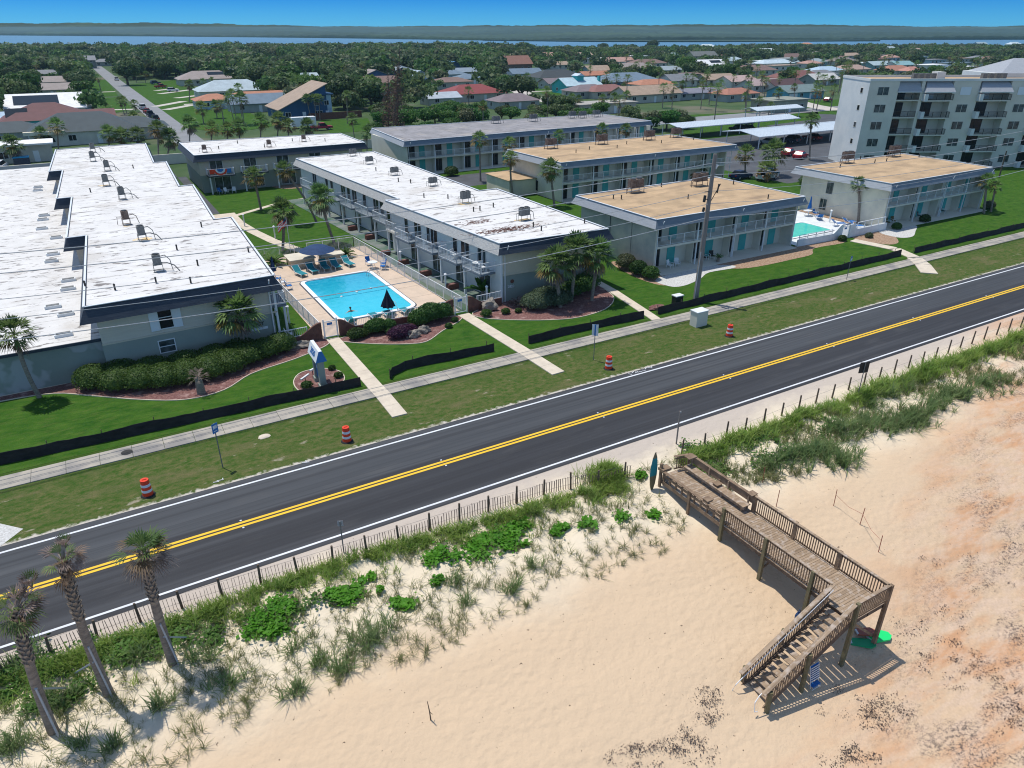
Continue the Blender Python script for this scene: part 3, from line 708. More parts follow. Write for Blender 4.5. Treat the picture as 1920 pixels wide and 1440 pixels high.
for x,y in ((22.3,12.68),(20.15,12.7),(22.4,14.2),(20.2,14.2)):
    m=MB(); t=(SX1-x)/(SX1-SX0); m.tube([(x,y,zt(x,y)-.4),(x,y,DZ+(zf-DZ)*t+.95)],[.11,.10],9); m.build('pile','wood_olive',bw)
# things about the boardwalk
p=GT(1222,918); t=thing('surfboard_marker','blue and green surfboard shaped marker standing at the road end of the boardwalk','surfboard',tuple(p))
b=MB(); prof=[(0,.06),(.5,.2),(1.1,.27),(1.7,.26),(2.3,.17),(2.65,.05),(2.7,.01)]
vs=[];fs=[]
for i,(z,r) in enumerate(prof):
    for k in range(12): a=2*math.pi*k/12; vs.append((p.x+r*math.cos(a),p.y+.055*math.sin(a)*min(1,r*5),p.z+z-.1))
for i in range(len(prof)-1):
    for k in range(12): fs.append((i*12+k,i*12+(k+1)%12,i*12+12+(k+1)%12,i*12+12+k))
b.add(vs,fs); o=b.build('board',['wood_olive','teal_fabric'],t); mi=[0]*12+[0]*12+[1]*12+[1]*12+[0]*24; o.data.polygons.foreach_set('material_index',mi[:len(o.data.polygons)])
def kayak(px,py,L,wd,rz,m,label,dz=.05):
    p=GT(px,py); t=thing('boogie_board',label,'board',(p.x,p.y,p.z+dz),rz,'boards lying under the boardwalk landing'); b=MB()
    b.prism([(-L/2,-wd/2*.75),(L*.3,-wd/2),(L/2,-wd*.2),(L/2,wd*.2),(L*.3,wd/2),(-L/2,wd/2*.75)],0,.09); b.build('board_body',m,t,local=True)
    b=MB(); b.bx(-L/2-.01,-wd/2*.6,.02,-L/2+.06,wd/2*.6,.1); b.build('board_tail','white_paint',t,local=True)
MATS_=mat('green_board',(.01,.62,.16),.5); mat('dark_green_board',(.01,.30,.12),.5); mat('red_board',(.30,.09,.06),.6)
kayak(1648,1197,1.2,.62,-.25,'green_board','bright green board lying in the sun beyond the landing post')
kayak(1617,1208,1.15,.55,-.7,'dark_green_board','darker green board lying in the shade of the landing')
kayak(1622,1190,.95,.5,-.5,'red_board','reddish brown board lying beside the two green boards',.14)
p=Vector((22.95,12.5,zt(22.95,12.5)+.15)); t=thing('beach_chair','folded blue beach chair with white stripes leaning on the stair pile','chair',tuple(p))
b=MB(); b.tube([(p.x-.28,p.y,p.z),(p.x-.28,p.y+.25,p.z+1.15)],.015,6); b.tube([(p.x+.28,p.y,p.z),(p.x+.28,p.y+.25,p.z+1.15)],.015,6); b.tube([(p.x-.28,p.y-.1,p.z),(p.x+.28,p.y-.1,p.z)],.015,6); b.build('frame','white_metal',t)
b=MB()
for k in range(7): z=p.z+.35+k*.11; b.bx(p.x-.27,p.y+.03+.024*k,z,p.x+.27,p.y+.05+.024*k,z+.055)
b.build('backrest_stripes','white_paint',t)
b=MB(); b.add([(p.x-.27,p.y+.0+.06,p.z+.3),(p.x+.27,p.y+.06,p.z+.3),(p.x+.27,p.y+.25,p.z+1.12),(p.x-.27,p.y+.25,p.z+1.12)],[(0,1,2,3)]); b.bx(p.x-.25,p.y-.1,p.z+.1,p.x+.25,p.y+.1,p.z+.16); b.build('backrest','blue_fabric',t)
p=Vector((24.55,15.0,zt(24.6,15))); t=thing('beach_bag','dark blue beach bag hanging on the post under the boardwalk','bag',tuple(p))
b=MB(); b.blob((p.x,p.y,p.z+.75),(.2,.14,.3),3,.2,2,flat=False); b.build('bag_body','navy_fabric',t,True); b=MB(); b.tube([(p.x-.1,p.y,p.z+1.0),(p.x,p.y,p.z+1.2),(p.x+.1,p.y,p.z+1.0)],.015,5); b.build('strap','navy_fabric',t)
# stakes with string on the beach right of the boardwalk
R=random.Random(8)
sk=[(1563,948),(1612,984),(1647,1035),(1455,950),(1430,905)]
descs=['upper','middle','lowest','nearest','leftmost']
for i,(x,y) in enumerate(sk):
    p=GT(x,y); t=thing('wooden_stake',['thin rusty stake second from the left in the row on the open sand','thin rusty stake in the middle of the row right of the boardwalk','thin rusty stake at the lower right end of the row, by the orange sand','short stake standing nearest the boardwalk rail','thin stake at the edge of the dune grass behind the boardwalk'][i],'stake',tuple(p),0,'stakes on the sand behind the boardwalk')
    b=MB(); b.tube([tuple(p-Vector((0,0,.2))),tuple(p+Vector((R.uniform(-.08,.08),0,1.15)))],.022,5); b.build('stake_rod','red_board',t)
pts=[GT(*q)+Vector((0,0,.75)) for q in sk[:3]]; b=MB()
for a,c in zip(pts[:-1],pts[1:]): b.tube([a,(a+c)/2-Vector((0,0,.18)),c],.012,4)
o=b.build('string_line','red_board'); tag(o,'thin red string sagging between the three rusty stakes','string')
p=GT(808,1350); t=thing('driftwood_stick','single crooked driftwood stick standing alone in the bare sand','stick',tuple(p)); b=MB(); b.tube([tuple(p-Vector((0,0,.1))),tuple(p+Vector((-.03,0,.5))),tuple(p+Vector((-.08,.03,1.1)))],[.03,.025,.015],6); b.build('stem','wood_dark',t); b=MB(); b.tube([tuple(p+Vector((-.03,0,.5))),tuple(p+Vector((.1,.02,.25)))],[.015,.008],5); b.build('twig','wood_dark',t)
# ================================================================ SILT FENCE
def silt(pts,label,seed):
    R=random.Random(seed); t=thing('silt_fence',label,'fence',(pts[0][0],pts[0][1],0),0,'black silt fences between lawn and sidewalk'); b=MB(); P=[Vector((p[0],p[1],0)) for p in pts]; V=[]
    for i in range(len(P)-1):
        L=(P[i+1]-P[i]).length; n=max(2,int(L/.6))
        for k in range(n+(1 if i==len(P)-2 else 0)): V.append(P[i]+(P[i+1]-P[i])*(k/n))
    vs=[]
    for i,p in enumerate(V):
        wv=.05*math.sin(i*.9+seed)+R.uniform(-.02,.02); h=.74+.05*math.sin(i*.5+seed*2)+R.uniform(-.03,.03)
        for j,(dy,z) in enumerate(((-.02,-.05),(.02+wv*.6,.3),(.05+wv,h),(.07+wv,h),(.05+wv*.6,.3),(.02,-.05))): vs.append((p.x,p.y+dy,z))
    fs=[(6*i+j,6*i+6+j,6*i+7+j,6*i+1+j) for i in range(len(V)-1) for j in range(5)]
    b.add(vs,fs); b.build('cloth','black_cloth',t); 
    i=0
    while i<len(V):
        p=V[i]; m=MB(); m.beam((p.x,p.y+.16,-.1),(p.x+R.uniform(-.04,.04),p.y+.12,.95+R.uniform(-.05,.1)),.045,.045); m.build('stake','wood_dark',t); i+=5
silt([(-60,47.6),(-9,47.6),(2,47.2),(14.2,46.75)],'longest black silt fence across the lawn in front of the left building and the sign',1)
silt([(16.5,46.6),(16.9,47.2),(18.2,47.75),(25.9,47.3)],'short black silt fence with a bent end between the two pool walks',2)
silt([(29.2,47.15),(35,47.2),(41.5,46.9)],'short black silt fence below the palm cluster',3)
silt([(43.2,47.0),(60,47.2),(80.5,47.3)],'long black silt fence passing behind the utility pole',4)
silt([(82.9,47.2),(100,47.1),(130,47.2),(230,47.2)],'black silt fence at the far right in front of the last lawn',5)
# ================================================================ ROAD FURNITURE
def barrel():
    t=thing('traffic_drum','x','traffic drum'); prof=[(0,.30),(.28,.285),(.30,.27),(.52,.26),(.54,.25),(.76,.24),(.78,.23),(.98,.22),(1.05,.20)]
    def band(z0,z1,r0,r1,nm,m,par): q=MB(); q.tube([(0,0,z0),(0,0,z1)],[r0,r1],20); return q.build(nm,m,par,local=True)
    q=MB()
    for a,c,r0,r1 in ((.05,.30,.30,.29),(.46,.66,.275,.265),(.82,1.08,.25,.23)): q.tube([(0,0,a),(0,0,c)],[r0,r1],20)
    q.tube([(-.12,0,1.10),(.12,0,1.10)],.03,6); q.bx(-.13,-.03,1.05,-.09,.03,1.1); q.bx(.09,-.03,1.05,.13,.03,1.1)
    q.build('drum_body','orange_plastic',t,local=True)
    for a,c,r0,r1 in ((.30,.46,.291,.278),(.66,.82,.267,.252)): band(a,c,r0,r1,'reflective_band','reflective',t)
    q=MB(); q.tube([(0,0,0),(0,0,.07)],[.42,.36],16); q.build('rubber_base','rubber',t,local=True); return t
B0=barrel()
for (x,y),l in zip(((278,928),(651,827),(1141,691),(1367,630)),('orange and white drum nearest the left edge of the photo','orange and white drum beside the second walk stub, left of the road middle','orange and white drum below the blue and white pole sign','orange and white drum in front of the grey concrete cabinet')):
    q=G(x,y); place(B0,(q.x,q.y,0),0,l,'orange traffic drums along the verge',.97)
def pole_sign(px,py,h,face,label,w=.5,hh=.6,rz=0.0,tilt=0,round_=False,back='sign_back',wood=False,ground=True):
    p=GT(px,py); t=thing('road_sign',label,'sign',tuple(p)); b=MB(); top=p+Vector((tilt,0,h)); b.tube([tuple(p-Vector((0,0,.2))),tuple(top)],.05 if wood else .032,7); b.build('pole','pole_wood' if wood else 'grey_metal',t)
    if w:
        T=Matrix.Translation(top-Vector((0,0,hh/2)))@Matrix.Rotation(rz,4,'Z'); b=MB(); b.M=T; b.bx(-w/2,-.055,-hh/2,w/2,-.04,hh/2); o=b.build('sign_plate',face,t)
        return t,T,o
    return t,None,None
t,T,o=pole_sign(418,877,3.1,'sign_blue','small blue sign on a thin leaning pole between drum and sidewalk at left',.42,.62,.55)
b=MB(); b.M=T; b.bx(-.14,-.065,-.02,.14,-.058,.2); b.bx(-.12,-.065,-.2,.12,-.058,-.15); b.build('sign_mark','line_white',t)
t,T,o=pole_sign(1113,675,3.1,'sign_blue','white and blue beach access sign on a dark pole beside the third drum',.5,.95,-.75)
b=MB(); b.M=T; b.bx(-.25,-.066,-.47,-.06,-.056,.47); b.bx(.06,-.066,-.47,.25,-.056,.47); b.build('sign_mark','line_white',t)
t,T,o=pole_sign(1587,525,2.6,'sign_blue','small blue and white sign by the sidewalk before the right hand building',.4,.5,.2); b=MB(); b.M=T; b.bx(-.15,-.066,-.2,.15,-.056,.05); b.build('sign_mark','line_white',t)
pole_sign(1607,747,2.9,'sign_dark','black backed diamond edged sign on the sand side of the road',.75,.85,2.8)
pole_sign(1268,832,2.4,'sign_back','short grey wooden stub pole with a tiny cap on the road shoulder',.12,.12,.3,wood=True)
pole_sign(645,1037,2.0,'sign_back','small white backed sign on a thin post above the picket fence',.28,.32,2.7)
# utility pole, wires, cabinets
UP=Vector((48.8,47.95,0))
t=thing('utility_pole','tall wooden utility pole with a lamp and hardware rising before the tan roofed building','utility pole',tuple(UP))
topu=UP+Vector((.25,0,13.9)); b=MB(); b.tube([tuple(UP-Vector((0,0,.5))),tuple(topu)],[.27,.17],14); b.build('pole_shaft','pole_wood',t)
def upz(z): return UP+(topu-UP)*(z/13.9)
b=MB()
b.tube([upz(12.6)+Vector((.22,-.1,0)),upz(12.95)+Vector((.30,-.15,0))],[.06,.12],8); b.build('lamp_globe','lamp_white',t)
b=MB()
for z in (9.9,10.6): b.beam(upz(z),upz(z)+Vector((-.75,-.1,.05)),.06,.06)
b.beam(upz(9.3),upz(11.3)+Vector((1.1,-.1,-.1)),.05,.05); b.beam(upz(11.2)+Vector((.9,-.1,0)),upz(10.4)+Vector((.8,-.1,0)),.1,.1)
b.build('bracket','bronze',t)
b=MB(); b.tube([upz(9.7)+Vector((-.6,0,0)),upz(10.3)+Vector((-.55,0,0))],.13,8); b.tube([upz(8.8)+Vector((-.55,0,0)),upz(9.2)+Vector((-.5,0,0))],.12,8); b.build('insulator','bronze',t)
b=MB(); b.tube([upz(.3)+Vector((-.24,-.1,0)),upz(5)+Vector((-.22,-.1,0))],.045,6); b.build('conduit','galvanised',t)
wl=['topmost overhead wire passing the lamp on the utility pole','second overhead wire from the top of the utility pole','overhead wire crossing the courtyard lawn below the two upper wires','thin overhead wire crossing just above the pool umbrella','lowest overhead wire crossing the front wall of the left building']
for (z,dy,sag,r),l in zip(((13.1,.1,.9,.028),(12.1,-.1,1.0,.028),(10.6,.1,1.1,.022),(9.5,-.1,1.15,.022),(8.2,0,1.2,.032)),wl):
    P=[]
    for (xa,xb) in ((-14,UP.x+.2),(UP.x+.2,112)):
        for k in range(21):
            s=k/20; P.append((xa+(xb-xa)*s,UP.y+dy,z-4*sag*s*(1-s)*(1 if xb-xa<65 else 1)))
    b=MB(); b.tube(P,r,5); o=b.build('overhead_wire','galvanised'); tag(o,l,'wire','overhead wires along the sidewalk')
t=thing('concrete_cabinet','pale grey concrete utility cabinet straddling the sidewalk edge at the pole','utility cabinet',(44.6,43.6,0)); b=MB(); b.bx(44.0,42.75,-.1,45.3,43.6,1.38); b.build('cabinet_body','cool_wall',t); b=MB(); b.bx(43.94,42.69,1.38,45.36,43.66,1.45); b.build('cabinet_lid','white_paint',t)
t=thing('utility_box','small dark green box with a white lid behind the silt fence at the pole foot','utility box',(46.9,48.4,0)); b=MB(); b.bx(46.3,48.0,-.1,47.2,48.6,.85); b.build('box_body','sign_dark',t); b=MB(); b.bx(46.25,47.95,.85,47.25,48.65,.93); b.build('lid','white_paint',t)
b=MB(); b.blob((44.2,48.3,.12),(.9,.5,.25),9,.3,2); o=b.build('mulch_pile','mulch'); tag(o,'small heap of brown mulch behind the left end of the long silt fence','mulch heap')
q=G(1873,333); t=thing('utility_pole','thin dark service pole standing in front of the tall apartment building','utility pole',tuple(q),0); b=MB(); b.tube([(q.x,q.y,-.3),(q.x-.1,q.y,4.6)],[.14,.11],8); b.build('pole_shaft','wood_dark',t)
# ================================================================ BUILDING HELPERS
def roof(parent,poly,z,roofm,fasm,drop=.95,flare=.5,inset=.9,trim='white_metal',ftrim=None,name='roof',side=None):
    low=offset_poly(poly,flare); inn=offset_poly(poly,-inset)
    b=MB(); b.sheet(offset_poly(poly,-.12),z-.05); o=b.build(name,roofm,parent)
    b=MB(); b.ring(low,z-drop,poly,z-.0); b.ring(offset_poly(poly,-.12),z-.06,poly,z); 
    b.ring(inn,z-drop+.002,low,z-drop); 
    fo=b.build('fascia',[fasm,side] if side else fasm,o)
    if side:
        nn=len(poly); mi=[0]*len(b.f)
        for i in range(nn):
            d=Vector(poly[(i+1)%nn])-Vector(poly[i])
            if d.y<-1.5 and abs(d.y)>abs(d.x): mi[i]=1
        fo.data.polygons.foreach_set('material_index',mi)
    b=MB(); P=offset_poly(poly,.03); n=len(P)
    for i in range(n): b.beam((*P[i],z+.02),(*P[(i+1)%n],z+.02),.16,.05)
    b.build('roof_edge',trim,o); return o
def window(parent,F,x,z,w,h,frame='white_paint',glass='curtain_glass',mull=1,horiz=0,depth=.04,name='window',sill=True):
    b=MB(); b.M=F; t=.07
    b.bx(x-w/2-t,-depth-.02,z-t,x-w/2,.03,z+h+t); b.bx(x+w/2,-depth-.02,z-t,x+w/2+t,.03,z+h+t)
    b.bx(x-w/2,-depth-.02,z-t,x+w/2,.03,z); b.bx(x-w/2,-depth-.02,z+h,x+w/2,.03,z+h+t)
    for k in range(1,mull+1): q=x-w/2+w*k/(mull+1); b.bx(q-.03,-depth-.012,z,q+.03,.02,z+h)
    for k in range(1,horiz+1): q=z+h*k/(horiz+1); b.bx(x-w/2,-depth-.01,q-.03,x+w/2,.02,q+.03)
    o=b.build(name,frame,parent); b=MB(); b.M=F; b.bx(x-w/2,-.025,z,x+w/2,.01,z+h); b.build('pane',glass,o); return o
def rails(parent,F,pts,z,h=1.05,m='white_metal',sp=.14,name='railing',post=1.6,thin=.022,top=.06):
    b=MB(); b.M=F
    for p,q in zip(pts[:-1],pts[1:]):
        p=Vector((*p,z));q=Vector((*q,z)); L=(q-p).length; d=(q-p)/L
        b.beam(p+Vector((0,0,h)),q+Vector((0,0,h)),top,top*.8); b.beam(p+Vector((0,0,.08)),q+Vector((0,0,.08)),.04,.04)
        n=max(1,int(L/sp))
        for k in range(1,n): a=p+d*(L*k/n); b.beam(a+Vector((0,0,.08)),a+Vector((0,0,h)),thin,thin)
        n=max(1,round(L/post))
        for k in range(n+1): a=p+d*(L*k/n); b.beam(a,a+Vector((0,0,h+.03)),.065,.065)
    return b.build(name,m,parent)
def downspout(parent,F,x,z1,z0=.1,y=-.08,m='white_metal'):
    b=MB(); b.M=F; b.tube([(x,-.85,z1),(x,-.5,z1-.7),(x,y,z1-1.1),(x,y,z0)],.055,6); b.build('downspout',m,parent)
def walls_poly(parent,poly,z0,z1,m,name='wall'):
    b=MB(); b.prism(poly,z0,z1); return b.build(name,m,parent)
# ---- rooftop condensers
def ac_unit(kind):
    t=thing('rooftop_condenser','x','air conditioner')
    metal='rust_metal' if kind in(0,2) else 'grey_metal'; n=2 if kind in (0,1) else 1
    b=MB()
    for s in range(n):
        x=(s-(n-1)/2)*.82; b.bx(x-.38,-.38,.62,x+.38,.38,1.42)
        for k in range(6): z=.7+k*.11; b.bx(x-.39,-.39,z,x+.39,.39,z+.05)
    b.build('cabinet',metal,t,local=True)
    b=MB()
    for s in range(n):
        x=(s-(n-1)/2)*.82; b.tube([(x,0,1.42),(x,0,1.48)],[.3,.32],14)
    b.build('fan_grille','bronze',t,local=True)
    b=MB(); w=.42*n
    for x in (-w,w):
        for y in (-.4,.4): b.beam((x,y,0),(x,y,.62),.05,.05)
    b.beam((-w,-.4,.6),(w,-.4,.6),.05,.06); b.beam((-w,.4,.6),(w,.4,.6),.05,.06); b.beam((-w,-.4,.6),(-w,.4,.6),.05,.06); b.beam((w,-.4,.6),(w,.4,.6),.05,.06)
    b.bx(-w-.1,-.5,0,w+.1,-.36,.05); b.bx(-w-.1,.36,0,w+.1,.5,.05); b.build('stand',metal,t,local=True)
    b=MB()
    if kind==1 or kind==2: b.tube([(w,.1,.9),(w+.5,.1,.95),(w+.8,0,.75),(w+1.0,0,0)],.045,6); b.tube([(-w,.1,.8),(-w-.5,.1,.85),(-w-.6,0,.1)],.045,6)
    if kind==3: b.tube([(.3,-.2,.7),(.9,-.5,.72),(1.5,-.7,.5),(1.9,-.9,.0)],.05,6); b.tube([(.4,.1,1.2),(.8,.1,1.25),(1.2,-.2,.9),(1.3,-.3,0)],.04,6)
    if kind==0: b.tube([(-w,0,.8),(-w-.3,-.1,.5),(-w-.4,-.1,0)],.04,6)
    b.build('pipes',metal,t,local=True)
    return t
AC=[ac_unit(k) for k in range(4)]
def stain(x,y,z,r,label):
    b=MB(); R=random.Random(int(x*10)); P=[(x+math.cos(a*.5)*r*R.uniform(.6,1.1),y+math.sin(a*.5)*r*.55*R.uniform(.6,1.1)) for a in range(13)][:12]
    return P
def vents(parent,pts,z,m='bronze',r=.07,h=.4,name='roof_vent'):
    for i,(x,y) in enumerate(pts):
        b=MB(); b.tube([(x,y,z-.05),(x,y,z+h)],r,7); b.tube([(x,y,z+h),(x,y,z+h+.08)],[r*1.5,r*.6],7); b.build(name,m,parent)
ZR=6.0
# ================================================================ LEFT BUILDING (stepped white roof)
A=thing('apartment_block','long two storey block with a stepped white flat roof behind the green hedge at left','building',(0,58,0))
def rotp(x,y):  # x across, y along, about front right corner
    a=-.045; return (11.3+x*1+y*.045, 57.9+y+x*.045)
BL=[(-13.6,0,0,22.3),(-15.3,-1.75,22.3,43),(-16.9,-3.4,43,64),(-18.6,-5.1,64,86.5)]
poly=[rotp(BL[0][0],0),rotp(0,0)]
for i,(xl,xr,y0,y1) in enumerate(BL):
    poly.append(rotp(xr,y1))
    if i<3: poly.append(rotp(BL[i+1][1],y1))
left=[]
for i,(xl,xr,y0,y1) in enumerate(BL):
    if i>0: left.append(rotp(xl,y0))
    left.append(rotp(xl,y1))
polyA=poly+left[::-1]
cl=[];[cl.append(p) for p in polyA if not cl or (Vector(p)-Vector(cl[-1])).length>.05]; polyA=cl
o=roof(A,polyA,ZR,'white_roof','navy_fascia',drop=1.15,flare=.55,inset=.8)
wallsA=offset_poly(polyA,-.45); b=MB(); b.prism(wallsA,2.75,ZR-.9); b.build('upper_wall','beige_siding',A)
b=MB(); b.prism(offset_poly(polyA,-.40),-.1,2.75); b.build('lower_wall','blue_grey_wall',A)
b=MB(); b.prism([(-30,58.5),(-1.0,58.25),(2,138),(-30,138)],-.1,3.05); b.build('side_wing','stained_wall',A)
b=MB(); b.sheet([(-30.1,58.35),(-1.6,58.1),(1.0,146),(-30.1,146)],3.1); o=b.build('wing_roof','white_roof',A)
b=MB(); b.beam((-30,58.33,3.05),(-1.5,58.08,3.05),.12,.22); b.build('roof_edge','navy_fascia',o)
# vents and skylight boxes on the low roof
for i,(px,py) in enumerate([(72,352),(71,358),(83,405),(81,413),(79,430),(106,447),(100,478),(97,491),(129,527),(128,543),(124,591),(120,630),(100,577)]):
    q=G(px,py,3.1); b=MB(); b.bx(q.x-.6,q.y-.28,3.08,q.x+.6,q.y+.28,3.34); o=b.build('roof_box','white_paint',A); b=MB(); b.bx(q.x-.48,q.y-.2,3.34,q.x+.48,q.y+.2,3.37); b.build('cover','grey_metal',o)
F=wall_frame(rotp(-13.15,.42),rotp(0,.42))
b=MB(); b.M=F; b.bx(-.02,-.05,2.68,13.1,.0,2.80); b.build('wall_band','beige_wall',A)
window(A,F,4.6,3.15,.95,1.75,horiz=1,mull=0,glass='dark_glass')
for x in (3.75,5.45):
    b=MB(); b.M=F; b.bx(x-.3,-.07,3.05,x+.3,-.01,5.0); b.build('shutter','shutter_white',A)
window(A,F,4.3,1.2,1.1,.95,horiz=1,mull=0,glass='curtain_glass')
downspout(A,F,12.6,ZR-.2,0); b=MB(); b.M=F; b.bx(12.95,-.05,0,13.12,.1,5); b.build('corner_board','white_metal',A)
text_mesh('EAST',.42,.02,'wall_letters','sign_dark',A,F@Matrix.Translation((11.4,-.06,1.95))@FACE_OUT)
b=MB(); b.M=F; b.bx(10.7,-.07,1.45,12.1,-.03,1.66); b.build('wall_plate','white_paint',A)
b=MB(); b.M=F
R=random.Random(2)
# courtyard side: balconies of the first block
F2=wall_frame(rotp(-.42,0),rotp(-.42,86)); 
def balcony(parent,F,x0,x1,out,z=2.85,fl='slate_fascia',rail='white_metal',sp=.14,col=True,colm='white_paint',roofm=None):
    b=MB(); b.M=F; b.bx(x0,-out,z-.18,x1,.0,z); o=b.build('balcony',fl,parent)
    r=rails(o,F,[(x0+.04,0),(x0+.04,-out+.05),(x1-.04,-out+.05),(x1-.04,0)],z,m=rail,sp=sp,thin=.018)
    if col:
        b=MB(); b.M=F; 
        b.bx(x0+.1,-out+.1,0,x0+.3,-out+.3,z-.18); b.build('column',colm,parent)
    return o
for s in (1.6,6.8,12,17.3): balcony(A,F2,s,s+3.4,1.35)
for y in (3,8.5,14,19,26,33,40,47,54,61,68,75): 
    off=0 if y<22 else (1.75 if y<43 else (3.4 if y<64 else 5.1))
    F3=wall_frame(rotp(-.42-off,0),rotp(-.42-off,86)); window(A,F3,y,3.3,1.5,1.5,glass='dark_glass'); window(A,F3,y,.9,1.5,1.3,glass='dark_glass')
for s,(p,q) in enumerate([(4.6,4.95),(9.3,4.95)]): pass
acp=[(175,285),(175,302),(202,320),(200,348),(230,373),(238,420),(268,450),(298,507)]
ll=['farthest','second farthest','third from the far end,','fourth from the far end,','fifth from the far end,','rust brown','third nearest','nearest']
labA=['condenser at the far end of the left stepped roof, first of its row','condenser second from the far end of the left stepped roof','condenser third from the far end of the left stepped roof','dark condenser with a yellow stain, fourth from the far end of the left roof','condenser with a bent pipe, fourth from the road on the left roof','rust brown condenser, third from the road on the left roof','condenser standing in a yellow stain, second from the road on the left roof','condenser with hoses, nearest the road on the left stepped roof']
for i,(px,py) in enumerate(acp):
    q=G(px,py,ZR); place(AC[2] if i==5 else AC[3],(q.x,q.y,ZR-.05),R.uniform(-.15,.15),labA[i],'condensers on the left stepped roof',(.82,.82,1.0))
vents(A,[(G(*p,ZR).x,G(*p,ZR).y) for p in ((216,543),(293,530),(371,497),(358,530),(466,472),(378,425),(332,468),(170,360),(250,315),(160,537))],ZR)
# ================================================================ CENTRE BUILDING (white roof, balconies)
B=thing('apartment_block','two storey block with white flat roof and a row of white balconies by the pool','building',(38,57,0))
p1=[(31.9,56.9),(43.9,56.2),(43.9,79.0),(29.5,79.8)]; p2=[(31.2,79.8),(41.4,79.2),(41.2,115.3),(28.5,114.8)]
polyB=[p1[0],p1[1],p1[2],(41.45,79.1),p2[2],p2[3],(31.15,79.7),p1[3]]
roof(B,polyB,ZR,'white_roof_plain','navy_fascia',drop=1.0,flare=.5,inset=.7,side='shingle_fascia')
wb=offset_poly(polyB,-.35); b=MB(); b.prism(wb,2.75,ZR-.8); b.build('upper_wall','beige_wall',B)
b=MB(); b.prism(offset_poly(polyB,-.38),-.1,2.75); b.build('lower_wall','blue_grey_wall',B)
FB=wall_frame(wb[0],wb[1]); b=MB(); b.M=FB; b.bx(0,-.06,2.66,11.3,0,2.80); b.build('wall_band','beige_wall',B)
downspout(B,FB,.35,ZR-.2,.0); b=MB(); b.M=FB; b.bx(-.05,-.06,0,.1,.1,5.0); b.build('corner_board','white_metal',B)
text_mesh('2820',.36,.02,'wall_numbers','white_paint',B,FB@Matrix.Translation((1.0,-.06,1.5))@FACE_OUT)
b=MB(); b.M=FB; b.tube([(1.15,-.05,2.0),(1.15,-.02,2.0)],.2,12); b.build('wall_emblem','red_brick',B)
# balcony side (-X); frame runs from far to near so that y points inward
def siding(nm,F,L,z0,z1,m):
    b=MB(); b.M=F; b.bx(0,-.012,z0,L,.0,z1); b.build(nm,m,B)
Fa=wall_frame(wb[7],wb[0]); La=(Vector(wb[7])-Vector(wb[0])).length
Fb=wall_frame(wb[5],wb[6]); Lb=(Vector(wb[5])-Vector(wb[6])).length
siding('side_siding',Fa,La,0,5.1,'pale_wall'); siding('side_siding',Fb,Lb,0,5.1,'pale_wall')
def brick_planter(F,x,out):
    t=thing('brick_planter','x','planter'); return t
k=0
def bayB(F,x0,x1,out,door_first,idx):
    o=balcony(B,F,x0,x1,out,2.85,'slate_fascia')
    window(B,F,x0+(x1-x0)*(.72 if door_first else .3),2.95,1.5,2.0,glass='dark_glass',name='sliding_door')
    window(B,F,x0+(x1-x0)*(.45),.15,1.9,2.05,glass='curtain_glass',name='sliding_door',mull=1)
# local x measured from the far end: near end is x=La
for i,(a,c) in enumerate([(57.9,61.2),(62.2,65.7),(66.9,70.5),(72.0,75.2)]): 
    bayB(Fa,La-(c-57)-.1,La-(a-57)-.1,1.75,i%2,i)
for i,(a,c) in enumerate([(76.6,79.6)]): balcony(B,Fa,La-(c-57)+.6,La-(a-57)-.1,1.0,2.85,'cool_wall')
for i,(a,c) in enumerate([(81.5,85.5),(86.8,90.8),(92.0,95.8),(97.5,101),(105.5,111)]): bayB(Fb,Lb-(c-80),Lb-(a-80),1.75,i%2,i)
for y in (58.9,63.6,69,74,78.3): window(B,Fa,La-(y-57)-1.6,3.1,.8,1.6,glass='dark_glass',mull=0)
for y in (86.2,91.4,96.6,102.6,104.5): window(B,Fb,Lb-(y-80),3.1,1.0,1.6,glass='dark_glass',mull=0)
b=MB(); b.M=Fa
for i in range(4): pass
labB=['farthest pair of condensers on the white roof beside the lawn','second farthest pair of condensers on the centre white roof','third farthest pair of condensers on the centre white roof','condensers with looping pipes in the middle of the centre white roof','rusty condenser pair over a yellow stain, second from the road on the centre roof','dark rusty condenser pair nearest the road on the centre white roof']
for i,(px,py) in enumerate([(662,292),(693,307),(740,328),(812,348),(873,380),(983,412)]):
    q=G(px,py,ZR); place(AC[1] if i<4 else AC[2] if False else AC[1],(q.x,q.y,ZR-.05),.1,labB[i],'condensers on the centre white roof',(.66,.66,.75) if i<4 else (.70,.70,.95))
vents(B,[(G(*p,ZR).x,G(*p,ZR).y) for p in ((747,340),(770,343),(888,396),(900,394),(1000,425),(1096,418),(840,372),(705,320),(795,370),(1015,432),(925,388))],ZR)
